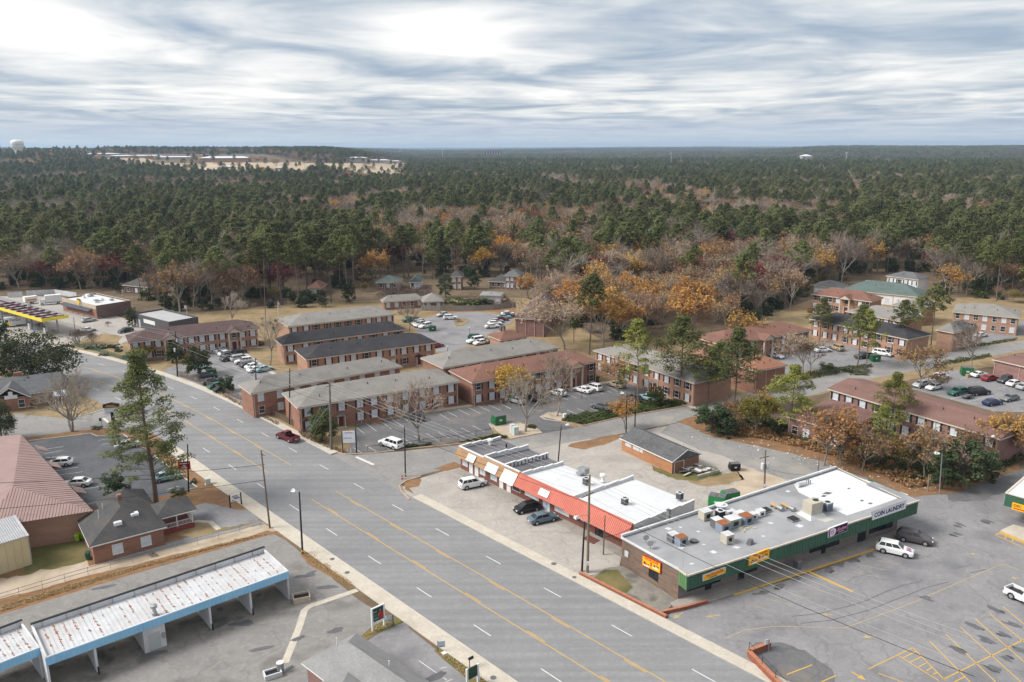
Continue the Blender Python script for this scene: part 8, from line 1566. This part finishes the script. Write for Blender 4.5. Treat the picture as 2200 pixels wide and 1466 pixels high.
# ------------------------------------------------------------ single trees and shrubs
def tree(key,bx,by,top,label,cat='tree',group=None,name=None,wid=1.0,base=None,H=None):
 tm,cm,h0,J,ms = TPL[key]; p = base if base is not None else P(bx,by)
 h = H if H else height_to(p,top); s = h / h0
 nm = name or ('pine_tree' if key.startswith(('pine','light','mid','bigpine')) else 'shrub' if key.startswith('shrub') else 'bare_tree' if key.startswith(('bare','forked','bigbare')) else 'autumn_tree' if key[:4] in ('rust','oran','yell','red0','tan0','tan1','oliv','slim','mist') else 'evergreen_tree')
 t = thing(nm,label,cat,p,group,RN.uniform(0,6.28)); w = s * wid
 inst('trunk',tm,t,sc=(w,w,s)); inst('crown',cm,t,sc=(w,w,s)); return t
for a in [('bigpine',336,1082,752,'tallest open crowned pine beside the road and the small brick house'),('oak',72,834,716,'broad dark live oak above the brick chapel'),('oak',4,945,862,'dark leafy tree at the left edge above the mauve roof','tree',None,None,.5),('ever0',2,745,692,'leafy tree at the left edge beside the road sign'),('forked',155,927,792,'leafless forked tree on the kerb by the dark lot'),
          ('bare2',160,1106,1030,'small leafless tree between the mauve roof and the brick house'),('ever1',250,1085,1014,'olive green bushy tree behind the small brick house','tree',None,None,1.25),('ever1',128,1142,1085,'dark bush behind the storage container'),('olive0',312,778,738,'yellowing small tree in front of the maroon roofed block','tree',None,None,1.5),('magnolia',378,778,732,'dark green tree behind the tall utility pole'),('magnolia',428,806,742,'round green tree by the west car park entrance'),
          ('ever2',487,841,805,'round shrub tree at the end of the fence row of cars'),('magnolia',694,946,876,'glossy green magnolia at the road corner'),('ever1',662,925,864,'dark evergreen against the end of the junction block'),('mistle',580,784,664,'tall leafless tree with green mistletoe clumps between grey and maroon roofs'),('bigbare',901,951,800,'leafless tree with a few orange leaves in the near striped car park'),('yellow0',1086,866,776,'golden orange tree beside the red brown roof','tree',None,None,1.2),('bigbare',1129,928,782,'largest leafless tree beside the green transformer box'),
          ('slim',1196,895,757,'slim rust coloured tree on the round car park island'),('bare0',880,711,648,'small leafless tree by the rear lot entrance'),('orange1',1343,922,850,'bright orange small tree by the street pole'),('light0',1372,867,686,'yellow green pine nearest the dark magnolia'),('mid0',1462,863,676,'tall pine in front of the grey roofed end block'),('light1',1519,872,745,'leaning yellow green pine beside the street verge'),('light1',1337,850,790,'small pine with flat crown in the striped car park end'),('magnolia',1408,872,829,'dark magnolia at the end of the striped car park'),
          ('rust1',1325,840,758,'rust orange tree behind the tan sedan'),('ever0',1528,930,868,'dark rounded bush at the lane corner','tree',None,None,1.3),('ever2',1560,936,888,'second dark bush right of the lane corner','tree',None,None,1.1),('mid0',1578,885,706,'dense pine left of the clay red roof'),('mid1',1540,860,735,'pine rising behind the leaning yellow green pine'),('light2',1695,935,786,'wide spreading pine over the low plum roof'),('light2',1908,942,800,'tall yellow green pine in front of the long plum roof','tree',None,None,.85),('light0',1889,1000,870,'thin trunked pine just left of the tall yellow green one'),
          ('rust2',1585,925,850,'rusty tree beside the dark lane bushes'),('olive0',1620,935,838,'olive brown tree among the lane thicket'),('orange0',1642,915,835,'orange brown tree above the lane thicket'),('rust1',1770,1000,872,'rust tree in front of the low plum roof'),('orange0',1808,1000,868,'orange tree left of the thin trunked pine'),('rust2',1852,1012,905,'rusty tree between the two plum roofs'),('olive0',1945,1018,930,'yellow brown tree behind the twin floodlight'),('rust1',1985,1030,905,'brown tree left of the dark cedar'),('ever0',2062,1046,944,'large dark cedar behind the twin floodlight pole','tree',None,None,1.05),('ever1',2024,1050,962,'dark cedar left half beside the floodlight'),('ever2',2110,1030,965,'dark cedar right half by the kerb'),('orange0',2135,990,876,'orange tree in front of the plum roof corner'),('rust2',2180,985,880,'rust tree at the right edge above the dark asphalt'),('rust1',2225,985,880,'rust tree beyond the right edge'),('rust0',2090,1000,915,'thin rusty tree behind the cedars'),
          ('mid1',1842,786,655,'twin trunk pine in front of the middle right lot'),('light0',1862,790,665,'slim pine right of the twin trunk pine'),('pine6',2000,745,612,'massive dark pine by the side street bend'),('pine3',1930,760,645,'pine left of the massive dark pine'),('light1',1960,730,640,'green pine between the black roof and the massive pine'),('mid0',1760,735,640,'pine between the red roof and the black roof'),('tan1',1725,806,704,'grey leafless tree with dense twigs by the middle right lot','tree',None,'bare_tree',1.25),('bare1',1740,800,725,'second grey leafless tree behind the dense one'),('rust0',1974,836,735,'bare orange tinted tree in the right lot corner','tree',None,None,1.1),('bare3',2088,792,700,'leafless tree by the street opposite the right lot'),('rust1',2012,838,800,'low orange tree over the white cars','tree',None,None,1.3),('bare1',2062,752,690,'leafless tree left of the corner lot'),('orange0',1590,750,660,'orange tree left of the red roofed portico block'),('rust0',1612,742,690,'rusty tree over the red roof end'),
          ('tan0',1214,752,612,'large bare tan tree behind the red brown roof','tree',None,None,1.25),('pine1',1266,762,588,'tall pine rising between the bare tan and orange trees'),('orange1',1296,748,608,'tall orange leaved tree right of the lone tall pine'),('pine5',1233,735,665,'small dark pine in the leaf covered yard'),('ever1',958,640,588,'round evergreen tree by the two storey brick house'),('ever0',1020,622,590,'dark evergreen left of the porch house'),('orange0',1135,640,584,'orange brown tree beside the pale two storey house','tree',None,None,1.2),('bare2',856,632,594,'small bare fruit tree by the garden shrubs'),('cedar0',285,702,655,'pale green conifer beside the gas station shop'),('bare1',497,700,625,'bare twiggy tree in front of the wood behind the charcoal shop'),
          ('crape',86,712,688,'brown crape myrtle beside the fuel pumps'),('crape',168,740,700,'larger crape myrtle by the gas station kerb','tree',None,None,1.5),('crape',200,740,706,'thin crape myrtle next to the larger one'),('crape',117,725,704,'dark purple shrub tree by the station entrance'),('crape',232,702,688,'small purple brown tree on the station border')]: tree(*a)
for i,(x,y,t_) in enumerate([(190,750,738),(203,750,738),(214,750,738),(224,749,737),(235,747,735),(247,748,735),(256,755,742),(216,765,757),(228,765,756),(270,770,758),(310,775,765)]): tree('shrub0',x,y,t_,('clipped dark shrub in the hedge row along the gas station border' if i < 7 else 'dark shrub on the grass by the main road'),'shrub','clipped shrubs along the gas station border' if i < 7 else 'shrubs on the road side grass')
for a in [('shrub1',210,921,912,'low spreading juniper beside the entrance sign',1.9),('shrub1',385,1062,1046,'low juniper at the foot of the red sign pole',1.6),('shrub0',415,1038,1026,'tiny shrub on the pine straw by the sidewalk',1.0),('shrub0',1270,820,808,'round dark shrub beside the white portico',2.2),('shrub0',560,742,730,'round shrub before the maroon roofed block',1.0),('shrub0',490,746,736,'dark shrub beside the maroon door',1.3),('shrub2',327,1196,1178,'dead twiggy bush on the weedy strip',1.0),('shrub0',780,897,886,'small shrub by the junction block wall',1.0),('shrub0',1050,736,724,'dark bush at the small brown roof',1.5),('shrub1',1125,718,706,'green shrubs along the blank brick end wall',1.8),('shrub2',984,692,678,'clump of tall ornamental grass on the rear lot island',1.2),('shrub0',845,640,625,'dark garden shrub by the ranch house',1.0),('shrub1',1010,655,632,'green hedge bush behind the wooden fence',2.4),('shrub1',1040,652,634,'bush right of the wooden fence hedge',2.2),('shrub1',960,652,636,'bush left of the wooden fence hedge',1.8),('shrub1',1780,790,778,'ivy mound at the foot of the twin trunk pine',2.5),('shrub1',1838,802,790,'low green mound by the middle right lot entrance',3.0),('shrub2',1860,800,785,'brown twiggy bush beside the side street',1.6)]: tree(a[0],a[1],a[2],a[3],a[4],'shrub',None,None,a[5])
# ------------------------------------------------------------ ivy banks, undergrowth, litter: nobody could count these
def pip(x,y,poly):
 r = False; j = len(poly) - 1
 for i in range(len(poly)):
  if (poly[i][1] > y) != (poly[j][1] > y) and x < (poly[j][0] - poly[i][0]) * (y - poly[i][1]) / (poly[j][1] - poly[i][1]) + poly[i][0]: r = not r
  j = i
 return r
def cover(name,polys,n,size,m,hh,label,cat,seed,up=.9,lump=.5):
 rs = np.random.RandomState(seed); mb = MB(); C = []
 q = [[P(*p) for p in poly] for poly in polys]; q2 = [[(v.x,v.y) for v in poly] for poly in q]
 A = [abs(sum(p[i][0] * p[i - 1][1] - p[i - 1][0] * p[i][1] for i in range(len(p)))) for p in q2]; tot = sum(A)
 for p,a in zip(q2,A):
  xs,ys_ = [v[0] for v in p],[v[1] for v in p]; k = int(n * a / tot); c = 0; tries = 0
  while c < k and tries < k * 12:
   tries += 1; x,y = rs.uniform(min(xs),max(xs)),rs.uniform(min(ys_),max(ys_))
   if pip(x,y,p):
    h = hh * max(.15,(1 - lump) + lump * 2 * noise.noise((x * .55,y * .55,seed))) ; C.append((x,y,.04 + rs.uniform(.3,1.0) * h)); c += 1
 C = np.array(C); cards(mb,C,rs.normal(size=(len(C),3)) * .6 + np.array([0,0,up]),size * rs.uniform(.6,1.4,len(C)),.7,rs)
 return mb.build(name,m,None,'stuff',label=label,cat=cat)
cover('ivy_bank',[[(1206,904),(1217,896),(1250,891),(1312,881),(1380,867),(1446,860),(1492,866),(1440,877),(1385,886),(1325,897),(1252,913)]],9000,.32,LF['ivy'],.75,'ivy covered bank between the striped car park and the side street','ivy',3)
cover('ivy_strip',[[(985,952),(1058,936),(1088,938),(1090,944),(1060,944),(1000,952)],[(870,960),(930,954),(925,957),(872,964)],[(1135,914),(1152,917),(1150,923),(1132,920)]],2600,.3,LF['ivy'],.5,'low ivy strips along the street verge','ivy',4)
cover('ivy_bank',[[(1745,800),(1800,790),(1870,785),(1878,789),(1820,800),(1750,814),(1700,822),(1650,834),(1640,828)],[(2006,784),(2060,772),(2125,762),(2130,768),(2060,780),(2010,788)],[(2010,755),(2120,738),(2185,728),(2180,733),(2060,752)]],5000,.36,LF['ivy'],.7,'ivy banks beside the side street on the right','ivy',5)
cover('undergrowth',[[(1490,903),(1560,893),(1690,930),(1800,955),(1900,985),(2010,1022),(2000,1046),(1950,1050),(1880,1016),(1760,974),(1650,946),(1560,934)]],9000,.45,LF['rust'],1.3,'rusty undergrowth along the tree belt behind the shops','undergrowth',6,.6)
cover('undergrowth',[[(1500,893),(1600,880),(1690,915),(1820,950),(1960,1000),(2100,1022),(2190,985),(2200,990),(2110,1026),(2030,1042),(1940,1030),(1850,996),(1740,955),(1640,930)]],8000,.5,LF['oak'],1.8,'dark green undergrowth along the tree belt behind the shops','undergrowth',7,.6)
cover('garden_shrubs',[[(805,640),(830,622),(925,616),(930,634),(905,640),(860,634)],[(1000,640),(1090,640),(1100,655),(1010,655)]],5000,.4,LF['mauve'],1.9,'brown bare shrubbery in the gardens behind the rear car park','shrubbery',8,.4)
cover('road_fence_weeds',[[(640,930),(665,935),(716,962),(745,972),(735,974),(700,962),(650,940)],[(470,842),(560,890),(600,912),(595,915),(540,885),(465,846)]],2600,.3,LF['tan'],.6,'dry weeds along the road fence','weeds',9,.6)
cover('weeds',[[(0,1305),(150,1258),(330,1208),(540,1153),(585,1146),(560,1152),(300,1222),(0,1316)]],5200,.16,LF['straw'],.28,'dead weeds on the strip behind the car wash','weeds',10,.5)
cover('weeds',[[(648,1192),(662,1182),(762,1258),(768,1266),(742,1256),(690,1226)],[(772,1374),(800,1348),(868,1330),(815,1358)],[(935,1397),(1000,1428),(1050,1464),(1000,1455)]],3600,.13,LF['straw'],.16,'dead grass on the road side verges','grass',11,.5)
rs = np.random.RandomState(12); mb = MB(); C = []
while len(C) < 260:
 x = rs.uniform(1480,2010); y = 925 + (x - 1480) * .235 + rs.normal() * 9; q = P(x,y); C.append((q.x,q.y,.05))
cards(mb,np.array(C),rs.normal(size=(260,3)) * .4 + np.array([0,0,1]),rs.uniform(.08,.42,260),.8,rs); mb.build('litter',mat('white_litter',(.66,.67,.68),.6),None,'stuff',label='white litter scattered along the tree belt',cat='litter')
# ------------------------------------------------------------ the woods
FRONT = [(-400,250),(-400,634),(60,624),(140,624),(205,622),(290,640),(345,672),(440,672),(520,668),(585,664),(700,660),(800,652),(808,620),(862,602),(960,600),(1000,600),(1046,598),(1120,590),(1150,622),(1192,640),(1215,700),(1290,735),(1340,730),(1420,722),(1500,735),(1560,712),(1610,692),(1700,668),(1738,620),(1810,606),(1870,586),(1990,588),(2005,625),(2060,640),(2200,656),(2600,690),(2600,250)]
CAMP = [(-200,338),(150,338),(190,352),(330,374),(480,392),(570,384),(640,392),(690,378),(780,395),(860,396),(880,352),(830,346),(700,352),(640,345),(560,331),(300,331),(0,325),(-200,325)]
OPEN = [[(1325,347),(1570,344),(1570,354),(1325,355)],[(1715,353),(1925,352),(1925,362),(1715,362)],[(1100,452),(1190,452),(1190,474),(1100,474)],[(1195,486),(1250,500),(1240,530),(1190,520)]]
FOOT = []
for o in list(COL.objects):
 if o.type == 'EMPTY' and o.get('category') in ('house','church','apartment building','shop','shop building'): FOOT.append((o.location.x,o.location.y))
def kind_at(px,py,x,y,rr):
 u = rr.random(); n = noise.noise((x / 55,y / 55,3.3)); n2 = noise.noise((x / 130,y / 130,8.1))
 n3 = noise.noise((x / 95,y / 120,6.7)); dec = .88 if n3 > .13 else (.5 if n > .22 else .10)
 if 1195 < px < 1560 and py > 640: dec = .93
 elif py > 560 and px < 1250: dec = .30 + .5 * max(0,n)
 elif px < 300 and 410 < py < 480: dec = .55
 if u > dec:
  v = rr.random()
  if v < .86: return 'pine%d' % rr.randrange(7)
  return ('ever0','ever1','cedar0')[rr.randrange(3)]
 v = rr.random()
 if 1195 < px < 1560 and py > 640: return 'tan%d' % rr.randrange(2) if v < .4 else 'bare%d' % rr.randrange(4) if v < .6 else 'rust%d' % rr.randrange(3) if v < .85 else 'orange%d' % rr.randrange(2)
 if px < 300 and 400 < py < 490: return 'bare%d' % rr.randrange(4)
 if 560 < px < 830 and py > 590 and v < .8: return 'pine%d' % rr.randrange(7)
 if v < .36: return 'bare%d' % rr.randrange(4)
 if v < .56: return 'tan%d' % rr.randrange(2)
 if v < .78: return 'rust%d' % rr.randrange(3)
 if v < .87: return 'orange%d' % rr.randrange(2)
 if v < .95: return 'red0'
 return 'yellow0'
cand = []; rr = random.Random(77); y = 215.0
while y < 2600:
 sp = 8.6 if y < 900 else 9.6 if y < 1500 else 12.0
 w = y * .70 + 30; x = -w
 while x < w:
  X,Y = x + rr.uniform(-.48,.48) * sp,y + rr.uniform(-.48,.48) * sp; x += sp
  z = hgt(X,Y); px,py = proj((X,Y,z))
  if not (-80 < px < 2280): continue
  if py < 330 and Y < 3000: pass
  if not pip(px,py,FRONT): continue
  if Y > 800 and pip(px,py,CAMP) and rr.random() > .045: continue
  if any(pip(px,py,o) for o in OPEN) and rr.random() > .12: continue
  if any((X - a) ** 2 + (Y - b) ** 2 < 110 for a,b in FOOT): continue
  if 800 < px < 1220 and py > 560 and rr.random() < .12: continue
  kd = kind_at(px,py,X,Y,rr); h = {'p': rr.uniform(16,24),'b': rr.uniform(15,21),'r': rr.uniform(13,19),'t': rr.uniform(15,21),'o': rr.uniform(12,18),'y': rr.uniform(13,18),'e': rr.uniform(7,12),'c': rr.uniform(8,12)}[kd[0]]
  if 560 < px < 830 and py > 590 and kd[0] == 'p': h = rr.uniform(21,26)
  if 1195 < px < 1560 and py > 640: h = rr.uniform(11,16)
  cand.append((Y,X,z,kd,h,px,py))
 y += sp
cand.sort(key=lambda c: (c[1] ** 2 + c[0] ** 2))
DESC = dict(pine='tall green pine',ever='dark evergreen tree',cedar='dark conical cedar',bare='leafless grey tree',tan='tan leaved bare tree',rust='rust brown autumn tree',orange='orange autumn tree',red='dark red autumn tree',yellow='golden yellow autumn tree')
NIND = 300; seen_k = {}
n_ind = 0; rest = []
for c in cand:
 Y,X,z,kd,h,px,py = c
 if n_ind < NIND and -20 < px < 2220:
  base = kd.rstrip('0123456789'); reg = 'behind the gas station' if px < 420 else 'behind the black roofed blocks' if px < 815 else 'around the houses past the rear car park' if px < 1200 else 'behind the striped car park' if px < 1600 else 'behind the red roofed block with portico' if px < 1780 else 'behind the right hand blocks'
  lb = '%s at the wood front %s' % (DESC[base],reg)
  tree(kd,0,0,0,lb,'tree',DESC[base] + 's of the wood ' + reg,base=Vector((X,Y,z)),H=h); n_ind += 1
 else: rest.append(c)
# the rest of the wood: one object of scattered copies
und = []; y = 215.0
while y < 760:
 x = -y * .7 - 20
 while x < y * .7 + 20:
  X,Y = x + rr.uniform(-3,3),y + rr.uniform(-3,3); x += 5.6; px,py = proj((X,Y,0))
  if -60 < px < 2260 and pip(px,py,FRONT) and not any((X - a) ** 2 + (Y - b) ** 2 < 100 for a,b in FOOT) and noise.noise((X / 40,Y / 40,2.2)) > -.22 and rr.random() < (.4 if 800 < px < 1220 and py > 555 else .85):
   kd = rr.choice(('shrub1','ever2','ever2','cedar0','rust1','tan0','shrub2','olive0','ever0')) if px > 360 else rr.choice(('ever2','ever0','ever1','shrub1','cedar0','rust1')); und.append((Y,X,-.05,kd,rr.uniform(2.2,6.0),px,py))
 y += 5.6
rest += und
order = sorted({c[3] for c in rest}); 
for k in order:
 tm,cm,h0,J,ms = TPL[k]; ob = bpy.data.objects.new('t_' + k,J.mesh('tree_' + k,[MATS['far_pine_needles'] if (m_.name == 'pine_needles') else m_ for m_ in ms])); TREEC.objects.link(ob)
def clump_obj(nm,seed,lm,R=26,n=9):
 rs = np.random.RandomState(seed); mb = MB()
 for i in range(n):
  a,r = rs.uniform(0,6.3),R * math.sqrt(rs.uniform()); h = rs.uniform(15,22); c = (math.cos(a) * r,math.sin(a) * r,h * .72)
  clump(mb,c,h * .26,.95,70,2.6,.8,rs,.6)
 ob = bpy.data.objects.new(nm,mb.mesh(nm,lm)); return ob
FARC = bpy.data.collections.new('far_templates')
for i,m_ in enumerate(('pinefar','pinefar','pinefar','pinefar','mauve','mauve')): FARC.objects.link(clump_obj('c%d' % i,90 + i,LF[m_]))
def scatter(name,pts,coll,label,cat):
 me = bpy.data.meshes.new(name); me.from_pydata([p[0] for p in pts],[],[])
 for nm,tp in (('kind','INT'),('size','FLOAT'),('turn','FLOAT')): me.attributes.new(nm,tp,'POINT')
 me.attributes['kind'].data.foreach_set('value',[p[1] for p in pts]); me.attributes['size'].data.foreach_set('value',[p[2] for p in pts]); me.attributes['turn'].data.foreach_set('value',[p[3] for p in pts])
 ob = bpy.data.objects.new(name,me); COL.objects.link(ob); ob['kind'] = 'stuff'; ob['label'] = label; ob['category'] = cat
 g = bpy.data.node_groups.new(name,'GeometryNodeTree'); g.interface.new_socket('Geometry',in_out='INPUT',socket_type='NodeSocketGeometry'); g.interface.new_socket('Geometry',in_out='OUTPUT',socket_type='NodeSocketGeometry')
 gi,go = g.nodes.new('NodeGroupInput'),g.nodes.new('NodeGroupOutput'); ip = g.nodes.new('GeometryNodeInstanceOnPoints'); ci = g.nodes.new('GeometryNodeCollectionInfo'); ci.inputs[0].default_value = coll; ci.inputs['Separate Children'].default_value = True; ci.inputs['Reset Children'].default_value = True
 K = g.links.new
 def attr(nm,dt): n = g.nodes.new('GeometryNodeInputNamedAttribute'); n.data_type = dt; n.inputs['Name'].default_value = nm; return n.outputs[0]
 cx = g.nodes.new('ShaderNodeCombineXYZ'); K(attr('turn','FLOAT'),cx.inputs[2])
 K(gi.outputs[0],ip.inputs['Points']); K(ci.outputs[0],ip.inputs['Instance']); ip.inputs['Pick Instance'].default_value = True; K(attr('kind','INT'),ip.inputs['Instance Index']); K(cx.outputs[0],ip.inputs['Rotation']); K(attr('size','FLOAT'),ip.inputs['Scale']); K(ip.outputs[0],go.inputs[0])
 md = ob.modifiers.new('scatter','NODES'); md.node_group = g; return ob
ix = {k: i for i,k in enumerate(order)}
scatter('woods',[((c[1],c[0],c[2] - .2),ix[c[3]],c[4] / TPL[c[3]][2],rr.uniform(0,6.28)) for c in rest],TREEC,'mixed pine and autumn woods stretching towards the horizon','woods')
far = []; y = 2600.0
while y < 9000:
 sp = 36 if y < 4500 else 52
 w = y * .70; x = -w
 while x < w:
  X,Y = x + rr.uniform(-.5,.5) * sp,y + rr.uniform(-.5,.5) * sp; x += sp; z = hgt(X,Y); px,py = proj((X,Y,z))
  if not (-60 < px < 2260): continue
  if pip(px,py,CAMP) and rr.random() > .06: continue
  if any(pip(px,py,o) for o in OPEN[:2]) and rr.random() > .15: continue
  if noise.noise((X / 700,Y / 700,5)) > .42: continue
  far.append(((X,Y,z - 1),rr.choice((0,1,2,3,0,1,2,3,4,5)),rr.uniform(.8,1.15),rr.uniform(0,6.28)))
 y += sp
scatter('distant_woods',far,FARC,'hazy far woods below the horizon','woods')

# ------------------------------------------------------------ haze
b = MB(); b.hull([(-19500,-400,-32),(19500,-400,-32),(19500,19400,-32),(-19500,19400,-32)],[(-19500,-400,118),(19500,-400,118),(19500,19400,118),(-19500,19400,118)],0,True,None,True)
mh = bpy.data.materials.new('haze'); mh.use_nodes = True; th = mh.node_tree; th.nodes.clear(); oh = th.nodes.new('ShaderNodeOutputMaterial'); vh = th.nodes.new('ShaderNodeVolumePrincipled'); vh.inputs['Color'].default_value = (.56,.76,1.0,1); vh.inputs['Density'].default_value = 0.00008; vh.inputs['Anisotropy'].default_value = .2
th.links.new(vh.outputs[0],oh.inputs['Volume']); b.build('haze',mh,None,'stuff',label='thin blue haze lying over the far woods',cat='haze')
import numpy as np,math
W,H=2200,1466
F=1711.0;HY=315.0;ROLL=0.0045;CZ=55.0
p=math.atan((733-HY)/F)
def ray(px,py):
 u=px-1100;v=733-py  # v up
 c,s=math.cos(ROLL),math.sin(ROLL)
 # image rotated ccw by ROLL: undo
 u2=u*c+v*s; v2=-u*s+v*c
 # cam: right x, fwd, up
 fx=np.array([0,math.cos(p),-math.sin(p)]);up=np.array([0,math.sin(p),math.cos(p)])
 return np.array([1.,0,0])*u2+fx*F+up*v2
def P(px,py,z=0):
 d=ray(px,py);t=(z-CZ)/d[2]
 return np.array([0,0,CZ])+d*t
def proj(x,y,z):
 d=np.array([x,y,z-CZ]);f=np.array([0,math.cos(p),-math.sin(p)]);up=np.array([0,math.sin(p),math.cos(p)])
 dep=d@f;u2=d[0]/dep*F;v2=d@up/dep*F
 c,s=math.cos(ROLL),math.sin(ROLL)
 return 1100+u2*c-v2*s,733-(u2*s+v2*c)
